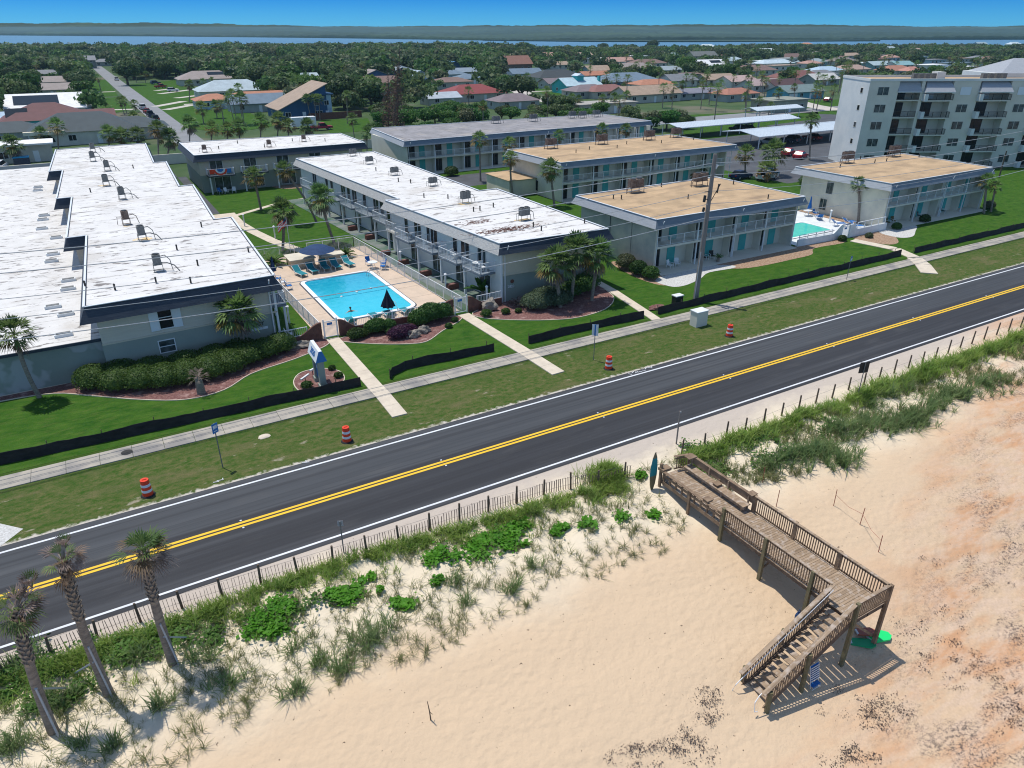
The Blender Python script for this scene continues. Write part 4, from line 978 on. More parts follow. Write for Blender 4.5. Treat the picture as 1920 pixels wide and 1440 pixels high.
# leaf litter rake of dark debris and yellow drip stains on the roof
b=MB(); R=random.Random(14); q0=G(950,430,ZR)
for k in range(420):
    a=R.gauss(0,1);c_=R.gauss(0,.55); x=q0.x+a*1.9+c_*.3;y=q0.y+c_*.9-a*.1; an=R.uniform(-.2,.5); l=R.uniform(.1,.42)
    b.beam((x,y,ZR-.035),(x+l*math.cos(an),y+l*math.sin(an),ZR-.035),R.uniform(.02,.07),.012)
for k in range(90):
    x=q0.x-1.2+R.gauss(0,1.0);y=q0.y+4.3+R.gauss(0,.4); an=R.uniform(-.2,.5); l=R.uniform(.1,.5); b.beam((x,y,ZR-.035),(x+l*math.cos(an),y+l*math.sin(an),ZR-.035),.05,.012)
o=b.build('leaf_litter','red_brick'); o['kind']='stuff'; o['label']='brown palm litter scattered over the near end of the white roof'; o['category']='leaf litter'
def drip(parent,px,py,z,rx,ry,seed):
    q=G(px,py,z); R=random.Random(seed); P=[(q.x+math.cos(a*math.pi/9)*rx*R.uniform(.55,1.1),q.y+math.sin(a*math.pi/9)*ry*R.uniform(.5,1.1)) for a in range(18)]
    b=MB(); b.sheet(P,z-.042); b.build('rust_stain','yellow_stain',parent)
drip(B,873,381,ZR,1.5,.7,1); drip(B,980,411,ZR,1.0,.5,2); drip(A,268,447,ZR,1.1,.6,3); drip(A,196,347,ZR,.8,.5,4); drip(A,238,423,ZR,.4,.3,5)
# ================================================================ BACK COURTYARD BUILDING
Cb=thing('apartment_block','two storey block with a white flat roof closing the far end of the courtyard lawn','building',(29,126,0))
polyC=[(15.4,125.7),(43.4,125.7),(43.6,139.8),(15.4,142)]
roof(Cb,polyC,ZR,'white_roof_plain','navy_fascia',drop=1.0,flare=.5,inset=.6)
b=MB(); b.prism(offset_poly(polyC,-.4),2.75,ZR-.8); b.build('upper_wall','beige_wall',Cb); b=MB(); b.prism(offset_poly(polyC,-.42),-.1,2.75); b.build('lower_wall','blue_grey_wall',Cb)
FC=wall_frame((15.8,126.1),(43,126.1))
for i,x in enumerate((.9,6.2,11.5,17)):
    o=balcony(Cb,FC,x,x+4.1,1.9,2.85,'navy_fascia'); window(Cb,FC,x+1.7,3.15,1.9,1.75,glass='curtain_glass',name='sliding_door'); window(Cb,FC,x+2.3,.3,2.4,2.0,glass='curtain_glass',name='sliding_door')
# bunting fans on the first balcony
t=thing('bunting','red white and blue pleated fan bunting hung on the balcony rail at the courtyard end','bunting',(18.6,124,3.8))
for r0,r1,m in ((0,.42,'sign_blue'),(.42,.66,'white_paint'),(.66,.92,'orange_plastic')):
    b=MB(); n=14; vs=[];yy=126.1-1.97
    for k in range(n+1):
        a=math.pi+math.pi*k/n; vs+= [(18.6+r0*1.15*math.cos(a),yy-.02*(k%2),3.85+r0*math.sin(a)),(18.6+r1*1.15*math.cos(a),yy-.05-.02*(k%2),3.85+r1*math.sin(a))]
    b.add(vs,[(2*k,2*k+1,2*k+3,2*k+2) for k in range(n)]); b.build('bunting_band',m,t)
for x in (17.3,19.9):
    b=MB(); b.bx(x-.35,124.08,3.2,x+.35,124.1,3.86); b.build('bunting_swag','orange_plastic' if x<18 else 'sign_blue',t)
vents(Cb,[(20,131),(24,136),(27,129),(33,134),(38,131)],ZR)
for i,(px,py) in enumerate(((384,285),(505,275),(570,265))):
    q=G(px,py,ZR); place(AC[2],(q.x,q.y,ZR-.05),0,['leftmost condenser stand on the white roof at the courtyard end','middle condenser stand on the white roof at the courtyard end','rightmost condenser stand on the white roof at the courtyard end'][i],'condensers on the courtyard end roof',.8)
# ================================================================ MOTEL STYLE BLOCKS WITH TEAL PANELS
def motel(name,label,poly,bays,front,rm,depth=2.0,side='beige_wall',endm=None,doors=None,fas='slate_fascia',sidefas=None,H=ZR,panel='teal_panel'):
    (x0,y0),(x1,y1)=poly[0],poly[2]
    t=thing(name,label,'building',((x0+x1)/2,y0,0))
    roof(t,poly,H,rm,fas,drop=.9,flare=.45,inset=.5,side='slat_fascia')
    b=MB(); b.bx(x0+.4,y0+depth,-.1,x1-.4,y1-.35,H-.8); b.build('wall',side,t)
    b=MB(); x=x0+.4; b.bx(x-.003,y0+.3,-.1,x+.203,y0+depth+.01,H-.75); b.bx(x0+.385,y0+depth-.01,-.1,x0+.41,y1-.36,H-.75); b.build('end_wall',endm or side,t)
    b=MB(); x=x1-.6; b.bx(x-.003,y0+.3,-.1,x+.203,y0+depth+.01,H-.75); b.build('end_wall',endm or side,t)
    b=MB(); b.bx(x0+.6,y0-.9,-.05,x1-.6,y0+depth-.01,.06); b.build('patio_slab','cool_wall',t)
    b=MB(); b.bx(x0+.41,y0+.32,2.62,x1-.41,y0+depth-.002,2.85); b.build('balcony_floor','cool_wall',t)
    F=wall_frame((x0+.6,y0+depth),(x1,y0+depth)); W=x1-x0-1.2
    xb=[bx_-x0-.6 for bx_ in bays]
    for i in range(len(xb)-1):
        a,c=xb[i],xb[i+1]; w_=c-a
        for z in (.1,2.9):
            window(t,F,a+w_*.22,z,1.35,2.05,frame='grey_metal',glass='dark_glass',name='sliding_door')
            b=MB(); b.M=F; b.bx(a+w_*.52,-.05,z-.03,a+w_*.52+1.15,-.01,z+2.2); b.build('panel',panel,t)
        rails(t,wall_frame((x0+.6,y0+.42),(x1,y0+.42)),[(a+.08,0),(c-.08,0)],2.85,m='white_metal',sp=.15,post=w_/3)
    for x in xb[1:-1]:
        b=MB(); b.M=F; b.bx(x-.06,-depth+.4,0,x+.06,-depth+.52,H-.9); b.build('column','white_metal',t)
        b=MB(); b.M=F; b.bx(x-.05,-depth+.9,0,x+.05,0,H-.9); b.build('party_wall','cool_wall',t)
    for x in (xb[0],xb[len(xb)//2],xb[-1]):
        b=MB(); b.M=F; b.tube([(x+.2,-depth-.35,H-.2),(x+.15,-depth-.15,H-.75),(x,-depth+.25,H-1.1),(x,-depth+.28,0)],.05,6); b.build('downspout','white_metal',t)
    return t
FF=motel('apartment_block','tan roofed two storey block with teal panels behind the utility pole',[(50.6,56.6),(73.5,56.6),(73.3,71),(50.2,70.7)],[51.2,57.2,62.9,68,72.9],0,'tan_roof',endm='cream_wall2',side='cool_wall')
b=MB(); b.bx(51.0,60.9,5.2,51.0-.02,61,0); b.tube([(50.93,64.8,0),(50.93,64.8,5.1)],.05,6); b.build('wall_pipe','grey_metal',FF)
GG=motel('apartment_block','tan roofed block with a cream end wall beside the small jade pool',[(89.6,56.2),(113.2,56.4),(113.6,70.6),(89.0,70.9)],[90.2,97,103,108.4,112.6],0,'tan_roof',endm='cream_wall',side='cool_wall')
Fg=wall_frame((89.995,70.6),(89.995,56.6))
window(GG,Fg,5.2,3.1,.9,1.5,frame='grey_metal'); window(GG,Fg,4.6,.7,1.1,1.5,frame='beige_wall')
EE=motel('apartment_block','long tan roofed block with teal panels behind the front tan block',[(61.6,91),(97.8,91),(96.5,106.6),(61,106)],[62.2,68,73.8,79.4,85,91,97.2],0,'tan_roof',endm='cream_wall',side='cool_wall')
b=MB(); b.bx(61.99,93.2,3.3,61.97,94.3,4.9); b.bx(61.99,98,.6,61.97,98.8,2.2); b.build('side_window','dark_glass',EE)
b=MB(); b.bx(57.0,98.5,-.1,61.9,106,2.5); b.build('side_wing','cream_wall',EE); b=MB(); b.bx(56.8,98.3,2.5,61.95,106.2,2.58); b.build('wing_roof','tan_roof',EE)
DD=motel('apartment_block','long grey roofed two storey block with teal panels at the back of the complex',[(50,123.5),(108,125.5),(107,142),(51.5,144)],[50.8,56,62,68,74,80,86,92,98,103,107],0,'grey_roof',side='cool_wall')
def ac_row(pts,k,labels,group,sc=1.):
    for (px,py),l in zip(pts,labels): q=G(px,py,ZR); place(AC[k],(q.x,q.y,ZR-.05),0,l,group,sc)
ac_row([(1191,360),(1311,348)],0,['rusty condenser pair on the left half of the front tan roof','rusty condenser pair just left of the utility pole on the front tan roof'],'condensers on the front tan roof',1.15)
ac_row([(1588,305),(1675,293)],0,['rusty condenser pair on the left edge of the right hand tan roof','rusty condenser pair on the back edge of the right hand tan roof'],'condensers on the right tan roof',1.15)
ac_row([(1033,278),(1128,270),(1217,262),(1267,257)],0,['leftmost rusty condenser pair on the long rear tan roof','second rusty condenser pair from the left on the long rear tan roof','third rusty condenser pair on the long rear tan roof','rightmost rusty condenser pair on the long rear tan roof'],'condensers on the rear tan roof',1.15)
ac_row([(930,231),(1000,227),(1073,221),(1092,221),(1118,219)],1,['leftmost condenser pair on the long grey roof','pale condenser pair on the middle of the grey roof','first of the three close condensers on the right of the grey roof','middle one of the three close condensers on the right of the grey roof','rightmost condenser pair on the long grey roof'],'condensers on the grey roof',1.)
vents(FF,[(G(*p,ZR).x,G(*p,ZR).y) for p in ((1240,350),(1290,372),(1375,345),(1354,334),(1150,372),(1440,372),(1165,373))],ZR); vents(GG,[(G(*p,ZR).x,G(*p,ZR).y) for p in ((1640,305),(1662,302),(1723,294),(1613,298),(1575,314))],ZR); vents(EE,[(G(*p,ZR).x,G(*p,ZR).y) for p in ((1080,286),(1105,280),(1157,277),(1175,270),(1240,268),(1300,262))],ZR)
# ================================================================ TALL CONDO
Ct=Vector((127.1,88.3,0)); ang=math.radians(-28.5); HH=15.3
T=thing('apartment_tower','five storey pale apartment tower with recessed balconies at the right edge','building',tuple(Ct))
FT=Matrix.Translation(Ct)@Matrix.Rotation(ang,4,'Z')
L_=62; D_=11
bays=[(5.5,9.7,0),(10.3,15.6,1),(20.6,26.4,1),(31.4,37,1),(42,48,1),(52,58,1)]
wins=[2.7,18.1,28.9,39.6,50]
b=MB(); b.M=FT; b.bx(0,2.0,-.1,L_,D_,HH-.02); b.build('core_wall','cool_wall',T)
b=MB(); b.M=FT; xs_=[0]
for a,c,_ in bays: xs_+= [a,c]
xs_.append(L_)
for i in range(0,len(xs_),2): b.bx(xs_[i],0,-.1,xs_[i+1],1.998,HH-.02)
b.build('front_wall','cool_wall',T)
b=MB(); b.M=FT; b.bx(-.02,.02,-.1,-.001,D_,HH-.03); b.build('gable_wall','pale_wall',T)
for a,c,pr in bays:
    for k in range(5):
        z=k*3.0+.1; out=.9 if pr else 0
        b=MB(); b.M=FT; b.bx(a+.002,-out,z+(-.2 if k else -.2),c-.002,1.99,z); o=b.build('balcony','cool_wall',T)
        if pr:
            q=MB(); q.M=FT; q.bx(a-.1,-out-.08,z-.2,a+.55,-out+.02,z+1.05); q.bx(a-.1,-out,z-.2,a-.0,-.01,z+1.05); q.build('balcony_parapet','pale_wall',o)
            rails(o,FT,[(a+.6,-out),(c-.05,-out),(c-.05,-.02)],z,m='bronze',sp=.16,h=1.0)
        else: rails(o,FT,[(a+.02,.1),(c-.02,.1)],z,m='bronze',sp=.16,h=1.0)
        Fw=FT@Matrix.Translation((0,1.98,0))
        sh=(k==4 and pr)
        window(T,Fw,a+(c-a)*.34,z+.05,(c-a)*.48,2.3,frame='bronze' if not sh else 'shutter_white',glass='dark_glass' if not sh else 'shutter_white',name='sliding_door')
    q=MB(); q.M=FT; q.add([(a-.1,-1.0 if pr else -.3,HH-1.75),(c+.1,-1.0 if pr else -.3,HH-1.75),(c-.2,.5,HH-.1),(a+.5 if pr else a,.5,HH-.1),(a-.1,.5,HH-1.75),(c+.1,.5,HH-1.75)],[(0,1,2,3),(0,3,4),(1,5,2),(0,4,5,1)]); q.build('tile_awning','slat_fascia',T)
    q=MB(); q.M=FT; q.bx(a-.12,-1.05 if pr else -.35,HH-1.9,c+.12,.4,HH-1.75); q.build('awning_trim','pale_wall',T)
for x in wins:
    for k in range(5):
        sh=(k==4 and x>10)
        window(T,FT,x,k*3.0+.95,2.0,1.35,frame='cool_wall',glass='curtain_glass' if not sh else 'shutter_white',mull=1 if not sh else 0)
Fg=FT@Matrix.Rotation(-math.pi/2,4,'Z')   # gable, x runs toward the front
for k in range(5):
    window(T,Fg@Matrix.Translation((-2.6,0,0)),0,k*3.0+1.15,.85,.85,frame='cool_wall',glass='dark_glass',mull=0)
b=MB(); b.M=FT
for (a0,c0,a1,c1) in ((-.1,-.1,L_,.12),(-.1,D_-.1,L_,D_+.1),(-.1,.12,.12,D_-.1)): b.bx(a0,c0,HH-.02,a1,c1,HH+.42)
b.build('parapet','pale_wall',T)
b=MB(); b.M=FT; b.sheet([(.1,.1),(L_,.1),(L_,D_-.1),(.1,D_-.1)],HH+.05); b.build('roof','tan_roof',T)
b=MB(); b.M=FT
for x in (10.8,12,13.2,14.4,24.2,25.5,26.8,28,38,39.5,41): b.bx(x,5.5,HH+.05,x+.8,6.3,HH+1.0)
b.build('roof_condensers','grey_metal',T)
b=MB(); b.M=FT; b.bx(15.6,6,HH,17.2,8,HH+1.2); b.build('roof_hatch','pale_wall',T)
b=MB(); b.M=FT@Matrix.Translation((33,9,0)); b.bx(-4,0,-.1,10,11,HH+.8); b.build('stair_tower','pale_wall',T)
b=MB(); b.M=FT@Matrix.Translation((36,14,0)); b.add([(-6,-5,HH+.8),(7,-5,HH+.8),(7,6,HH+.8),(-6,6,HH+.8),(-1,0,HH+3.3),(2,0,HH+3.3)],[(0,1,5,4),(1,2,5),(2,3,4,5),(3,0,4),(0,3,2,1)]); b.build('hip_roof','slat_fascia',T)
# ================================================================ CARPORTS
def carport(label,x0,y0,x1,y1,z=2.7,np_=6,rid=True):
    t=thing('carport',label,'carport',((x0+x1)/2,(y0+y1)/2,0),0,'white metal carports of the parking lot')
    ym=(y0+y1)/2; b=MB()
    if rid: b.add([(x0,y0,z),(x1,y0,z),(x1,ym,z+.7),(x0,ym,z+.7),(x1,y1,z),(x0,y1,z),(x0,y0,z-.08),(x1,y0,z-.08),(x1,ym,z+.62),(x0,ym,z+.62),(x1,y1,z-.08),(x0,y1,z-.08)],[(0,1,2,3),(3,2,4,5),(6,9,8,7),(9,11,10,8),(0,6,7,1),(5,4,10,11),(0,3,9,6),(3,5,11,9),(1,7,8,2),(2,8,10,4)])
    else: b.bx(x0,y0,z,x1,y1,z+.1)
    b.build('roof','carport_metal',t)
    b=MB()
    for k in range(int((x1-x0)/.8)): x=x0+.4+k*.8; b.beam((x,y0+.01,z+.03),(x,ym,z+.73),.05,.03); b.beam((x,ym,z+.73),(x,y1,z+.03),.05,.03) if rid else None
    b.bx(x0-.02,y0-.05,z-.14,x1+.02,y0-.002,z+.04); b.build('roof_ribs','white_metal',t)
    for k in range(np_+1):
        x=x0+1+(x1-x0-2)*k/np_
        for y in (y0+.9,y1-.9):
            m=MB(); m.bx(x-.08,y-.08,0,x+.08,y+.08,z+.02); m.build('post','white_metal',t)
carport('wide ribbed white carport in front of the tower, nearest of the three',128.6,113.2,178,124.6)
carport('long white carport in the middle row behind the grey roofed block',124,133.5,166,141.5)
carport('small white carport farthest back at the edge of the grass',170,152,190,158,2.7,3)
# ================================================================ POOLS
pl=thing('swimming_pool','large blue swimming pool with a white coping in the middle of the complex','swimming pool',(20.7,67,0))
def rrect(x0,y0,x1,y1,r,n=5):
    P=[]
    for cx,cy,a0 in ((x1-r,y0+r,-90),(x1-r,y1-r,0),(x0+r,y1-r,90),(x0+r,y0+r,180)):
        for k in range(n+1): a=math.radians(a0+90*k/n); P.append((cx+r*math.cos(a),cy+r*math.sin(a)))
    return P
def deck_with_hole(name,outer,inner,z,m,parent=None):
    # outer is a rectangle; split around the hole's bounding box, then fill to the rounded hole
    n=len(inner); b=MB(); x0=min(p[0] for p in inner);x1=max(p[0] for p in inner);y0=min(p[1] for p in inner);y1=max(p[1] for p in inner)
    X0,Y0,X1,Y1=outer
    for q in ((X0,Y0,X1,y0),(X0,y1,X1,Y1),(X0,y0,x0,y1),(x1,y0,X1,y1)): b.sheet(rect(*q),z)
    for cx,cy in ((x1,y0),(x1,y1),(x0,y1),(x0,y0)):
        pts=sorted([p for p in inner if abs(p[0]-cx)<(x1-x0)/2 and abs(p[1]-cy)<(y1-y0)/2],key=lambda p:math.atan2(p[1]-cy,p[0]-cx))
        pts=[p for p in inner if abs(p[0]-cx)<=(x1-x0)/2 and abs(p[1]-cy)<=(y1-y0)/2]
        for a,c in zip(pts[:-1],pts[1:]): b.add([(cx,cy,z),(*a,z),(*c,z)],[(0,1,2)])
    return b.build(name,m,parent)
PI0=rrect(17.15,60.45,24.3,73.0,.7); PO=offset_poly(PI0,.42)
o=deck_with_hole('pool_patio',(14.2,57.15,27.6,83.2),offset_poly(PI0,.55),.06,'pool_deck'); struct(o)
b=MB(); b.ring(PI0,.12,PO,.12); b.ring(PO,.12,PO,.05); b.ring(PI0,.12,PI0,-.05); b.build('coping','coping_white',pl)
b=MB(); b.ring(offset_poly(PI0,.55),.062,PO,.062); b.ring(PI0,.05,PI0,-.25); b.build('tile_band','navy_fascia',pl)
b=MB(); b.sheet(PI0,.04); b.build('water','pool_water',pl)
b=MB()
for y in (66.6,): 
    for k in range(9): x=17.4+k*.8; b.beam((x,y,.05),(x+.75,y,.05),.03,.02)
o=b.build('lane_rope','pool_wall',pl)
for x,y in ((19.2,66.6),(21.0,67.2),(22.6,67.5)):
    m=MB(); m.blob((x,y,.06),(.14,.14,.09),1,.02,2,flat=False); m.build('float','white_paint',pl)
def pool_rail(x,y,rz,m='galvanised'):
    Tm=Matrix.Translation((x,y,0))@Matrix.Rotation(rz,4,'Z')
    for s in (-.28,.28):
        b=MB(); b.M=Tm; b.tube([(s,-.55,-.1),(s,-.35,.55),(s,.0,.85),(s,.35,.8),(s,.7,.45),(s,.85,.06)],.025,6); b.build('handrail','galvanised',pl)
pool_rail(24.2,71.6,-math.pi/2); pool_rail(22.2,60.7,math.pi)
# control joints of the patio
b=MB()
for y in (59.6,62.8,66,69.2,72.4,75.6,78.8): 
    for xa,xb in ((14.3,16.5),(24.95,27.5)): b.bx(xa,y-.012,.055,xb,y+.012,.064)
struct(b.build('patio_joint','wood_dark'))
# person bathing
pp=thing('person','dark haired person bathing chest deep at the near end of the pool','person',(18.65,62.2,.03))
bm=MB(); me=bpy.data.meshes.new('body'); J=[(0,0,-.75),(0,0,-.4),(0,0,.02),(0,.0,.13),(-.19,0,.05),(.19,0,.05),(-.42,-.12,-.02),(.42,-.12,-.02),(-.62,-.28,.0),(.62,-.28,.0),(0,-.01,.22),(0,-.02,.34)]
E_=[(0,1),(1,2),(2,3),(2,4),(2,5),(4,6),(5,7),(6,8),(7,9),(3,10),(10,11)]; RR=[.16,.15,.16,.07,.075,.075,.05,.05,.035,.035,.075,.085]
me.from_pydata([(p[0]+18.65-18.65,p[1],p[2]) for p in J],E_,[]); ob=bpy.data.objects.new('body',me); C.objects.link(ob); ob.parent=pp
ob.modifiers.new('skin','SKIN'); ob.modifiers.new('sub','SUBSURF').levels=2; ob.modifiers['sub'].render_levels=2
for i,v in enumerate(me.skin_vertices[0].data): v.radius=(RR[i],RR[i]*.85); v.use_root=(i==0)
me.materials.append(M('skin'))
b=MB(); b.blob((0,.02,.38),(.105,.12,.10),3,.05,2,flat=False); b.build('hair','hair',pp,True,local=True)
b=MB(); b.tube([(-.17,0,-.1),(0,-.12,-.12),(.17,0,-.1),(0,.12,-.12),(-.17,0,-.1)],.03,5); b.build('swimwear','teal_fabric',pp,local=True)
# pool fence, gates and curved brick wall
pf=thing('pool_fence','white aluminium picket fence around the large pool','fence',(21,83,0))
def grail(par,pts,z=.06,h=1.3,sp=.13,post=1.75,name='fence_panel'):
    for p,q in zip(pts[:-1],pts[1:]):
        rails(par,None,[p,q],z,h=h,m='white_metal',sp=sp,name=name,post=post,thin=.02)
grail(pf,[(26.2,83.1),(27.9,57.3)]); grail(pf,[(26.2,83.1),(20.5,83.1)]); grail(pf,[(19.0,83.1),(13.9,83.1)]); grail(pf,[(13.9,83.1),(14.4,57.3)])
def gate(par,x0,x1,y):
    b=MB(); 
    for x in (x0,x1): b.bx(x-.05,y-.05,0,x+.05,y+.05,1.75)
    b.bx(x0+.06,y-.025,.1,x1-.06,y+.025,.16); b.bx(x0+.06,y-.025,1.5,x1-.06,y+.025,1.56)
    n=int((x1-x0)/.09)
    for k in range(1,n): x=x0+(x1-x0)*k/n; b.bx(x-.012,y-.012,.1,x+.012,y+.012,1.5)
    o=b.build('gate','white_metal',par); q=MB(); q.bx(x0+.3,y-.05,1.2,x0+.75,y-.03,1.42); q.build('gate_sign','sign_blue',o)
gate(pf,14.6,15.75,57.0); gate(pf,26.85,28.1,56.6)
bwl=thing('brick_wall','curved dark brick wall with a white rail closing the pool on the road side','wall',(21,56.8,0))
def swoop(pts,name='wall_section'):
    b=MB(); vs=[]
    for (x,y,h) in pts: vs+= [(x,y-.1,-.1),(x,y-.1,h),(x,y+.1,h),(x,y+.1,-.1)]
    fs=[]
    for i in range(len(pts)-1): k=4*i; fs+= [(k,k+4,k+5,k+1),(k+1,k+5,k+6,k+2),(k+2,k+6,k+7,k+3)]
    fs+=[(0,1,2,3),(4*len(pts)-4,4*len(pts)-3,4*len(pts)-2,4*len(pts)-1)]; b.add(vs,fs); o=b.build(name,'brick',bwl)
    c=MB()
    for a,d in zip(pts[:-1],pts[1:]): c.beam((a[0],a[1],a[2]+.02),(d[0],d[1],d[2]+.02),.22,.05)
    c.build('wall_cap','white_paint' if name=='low' else 'brick',o)
def sc(x0,x1,y0,y1,h0,h1,n=10): return [(x0+(x1-x0)*k/n,y0+(y1-y0)*k/n,h0+(h1-h0)*(.5-.5*math.cos(math.pi*k/n))) for k in range(n+1)]
swoop([(10.9,57.3,.55),(12.2,57.2,.55)]+sc(12.3,14.4,57.2,57.05,.55,1.5)); swoop(sc(15.9,17.6,57.0,56.95,1.5,.6)+[(18.5,56.9,.6),(23.5,56.75,.6)]+sc(24,26.7,56.7,56.6,.6,1.5)[0:]); swoop(sc(28.25,29.9,56.55,56.6,1.5,.7)+[(31.9,56.7,.7)])
rails(bwl,None,[(17.3,56.92),(26.0,56.66)],.62,h=.75,m='white_metal',sp=.16,thin=.018); rails(bwl,None,[(10.9,57.3),(13.2,57.2)],.57,h=.75,m='white_metal',sp=.16,thin=.018); rails(bwl,None,[(29.2,56.58),(31.9,56.7)],.7,h=.7,m='white_metal',sp=.16,thin=.018)
# pool bar
pb=thing('pool_bar','low L shaped block wall bar with a pale counter top behind the loungers','bar counter',(19.5,78.5,0))
b=MB(); b.bx(17.3,77.9,0,19.9,80.2,1.05); b.bx(20.6,77.8,0,23.1,78.7,1.05); b.build('bar_wall','beige_wall',pb)
b=MB(); b.bx(17.1,77.6,1.05,20.0,80.4,1.15); b.bx(20.5,77.55,1.05,23.3,78.9,1.15); b.build('counter_top','cream_wall',pb)
# furniture prototypes
def lounger(fab,nm):
    t=thing('pool_lounger','x','lounger')
    b=MB(); b.add([(-.33,-.95,.32),(.33,-.95,.32),(.33,.35,.34),(-.33,.35,.34),(-.33,-.95,.37),(.33,-.95,.37),(.33,.35,.39),(-.33,.35,.39)],[(0,3,2,1),(4,5,6,7),(0,1,5,4),(1,2,6,5),(2,3,7,6),(3,0,4,7)]); b.build('seat',fab,t,local=True)
    b=MB(); b.add([(-.33,.35,.34),(.33,.35,.34),(.33,.95,.85),(-.33,.95,.85),(-.33,.32,.39),(.33,.32,.39),(.33,.91,.90),(-.33,.91,.90)],[(0,3,2,1),(4,5,6,7),(0,1,5,4),(1,2,6,5),(2,3,7,6),(3,0,4,7)]); b.build('backrest',fab,t,local=True)
    b=MB()
    for x in (-.36,.36): b.beam((x,-.98,.33),(x,.4,.35),.05,.05); b.beam((x,.35,.35),(x,.96,.88),.05,.05)
    b.build('frame','white_metal',t,local=True)
    for x in (-.36,.36):
        for y in (-.85,.35): b=MB(); b.beam((x,y,0),(x,y,.33),.05,.05); b.build('leg','white_metal',t,local=True)
    return t
LG=lounger('teal_fabric','l'); LB=lounger('blue_fabric','b')
gl='teal loungers around the large pool'
for (x,y,rz),l in zip([(17.5,75.4,.25),(19.0,75.9,.1),(20.5,76.2,0),(21.7,76.1,.05),(23.2,76.3,.15),(17.6,58.9,3.1),(19.9,58.9,3.15),(21.2,58.8,3.1),(22.9,58.7,3.2)],
    ['leftmost teal lounger in the row below the pool bar','teal lounger under the left edge of the open blue umbrella','teal lounger under the open blue umbrella','teal lounger just right of the open blue umbrella','rightmost brighter lounger of the row below the pool bar','leftmost lounger between pool and brick wall','lounger left of the closed black umbrella','lounger under the closed black umbrella','lounger right of the closed black umbrella']):
    place(LG,(x,y,.06),rz,l,gl,1.05)
def chair(fab):
    t=thing('patio_chair','x','chair'); b=MB(); b.bx(-.26,-.25,.40,.26,.27,.45); b.build('seat',fab,t,local=True)
    b=MB(); b.add([(-.26,.25,.45),(.26,.25,.45),(.26,.36,.95),(-.26,.36,.95),(-.26,.29,.45),(.26,.29,.45),(.26,.40,.95),(-.26,.40,.95)],[(0,3,2,1),(4,5,6,7),(0,1,5,4),(1,2,6,5),(2,3,7,6),(3,0,4,7)]); b.build('backrest',fab,t,local=True)
    b=MB()
    for x in (-.28,.28): b.beam((x,-.25,.65),(x,.3,.65),.05,.04)
    b.build('armrests','white_metal',t,local=True)
    for x in (-.27,.27):
        for y in (-.24,.27): b=MB(); b.beam((x,y,0),(x,y,.64 if y<0 else .45),.035,.035); b.build('leg','white_metal',t,local=True)
    return t
CB=chair('blue_fabric'); CW=chair('white_paint'); CD=chair('bronze')
def table(r=.55,top='white_paint'):
    t=thing('round_table','x','table'); b=MB(); b.tube([(0,0,.70),(0,0,.74)],[r,r],20); b.build('table_top',top,t,local=True)
    for k in range(3): a=k*2.1; b=MB(); b.beam((r*.6*math.cos(a),r*.6*math.sin(a),0),(.1*math.cos(a),.1*math.sin(a),.70),.04,.04); b.build('leg','white_metal',t,local=True)
    return t
TB=table()
place(TB,(25.2,73.9,.06),0,'round white table by the pool fence, right of the loungers',''); 
place(CB,(25.2,75.2,.06),0,'blue chair behind the round white pool table','blue chairs at the large pool'); place(CB,(26.0,72.9,.06),-2.0,'nearer of the two blue chairs side by side at the pool fence','blue chairs at the large pool'); place(CB,(26.4,73.8,.06),-1.8,'farther of the two blue chairs side by side at the pool fence','blue chairs at the large pool')
place(CB,(26.3,58.1,.06),3.0,'single blue chair by the right hand pool gate','blue chairs at the large pool')
place(CB,(15.0,74.3,.06),1.4,'dark blue chair beside the closed umbrella at the left of the pool','blue chairs at the large pool'); place(CW,(15.1,72.9,.06),1.6,'white chair on the narrow left side of the pool deck','white chairs in view'); place(CB,(15.3,71.4,.06),1.6,'blue chair nearest the left building on the pool deck','blue chairs at the large pool')
um=thing('open_umbrella','large open navy umbrella over the loungers at the pool bar','umbrella',(20.1,77.1,0)); b=MB(); b.tube([(20.1,77.1,.06),(20.1,77.1,2.6)],.03,8); b.build('pole','white_metal',um)
b=MB(); n=16; vs=[(20.1,77.1,2.75)]
for k in range(n): a=2*math.pi*k/n; vs.append((20.1+1.0*math.cos(a),77.1+1.0*math.sin(a),2.5)); 
for k in range(n): a=2*math.pi*k/n; r=1.9 if k%2 else 1.97; vs.append((20.1+r*math.cos(a),77.1+r*math.sin(a),2.05))
b.add(vs,[(0,1+k,1+(k+1)%n) for k in range(n)]+[(1+k,17+k,17+(k+1)%n,1+(k+1)%n) for k in range(n)]); b.build('canopy','navy_fabric',um)
b=MB(); b.tube([(20.1,77.1,.06),(20.1,77.1,.14)],[.3,.25],12); b.build('umbrella_base','concrete_walk',um)
def closed_umb(x,y,z,h,m,label,r=.34):
    t=thing('closed_umbrella',label,'umbrella',(x,y,z)); b=MB(); b.tube([(x,y,z),(x,y,z+h)],.025,6); b.build('pole','white_metal',t); b=MB()
    vs=[];n=16
    for (zz,rr) in ((z+h*.33,r),(z+h*.5,r*.78),(z+h*.7,r*.45),(z+h*.95,.07),(z+h+.08,.01)):
        for k in range(n): a=2*math.pi*k/n; q=rr*(1.12 if k%2 else .8); vs.append((x+q*math.cos(a),y+q*math.sin(a),zz))
    b.add(vs,[(i*n+k,i*n+(k+1)%n,i*n+n+(k+1)%n,i*n+n+k) for i in range(4) for k in range(n)]); b.build('folded_canopy',m,t)
closed_umb(21.45,59.6,.06,2.4,'black_fabric','closed black umbrella at the near edge of the large pool',.62)
closed_umb(14.9,76.0,.06,2.3,'navy_fabric','closed navy umbrella at the left behind the cycad, beside the white roof',.3)
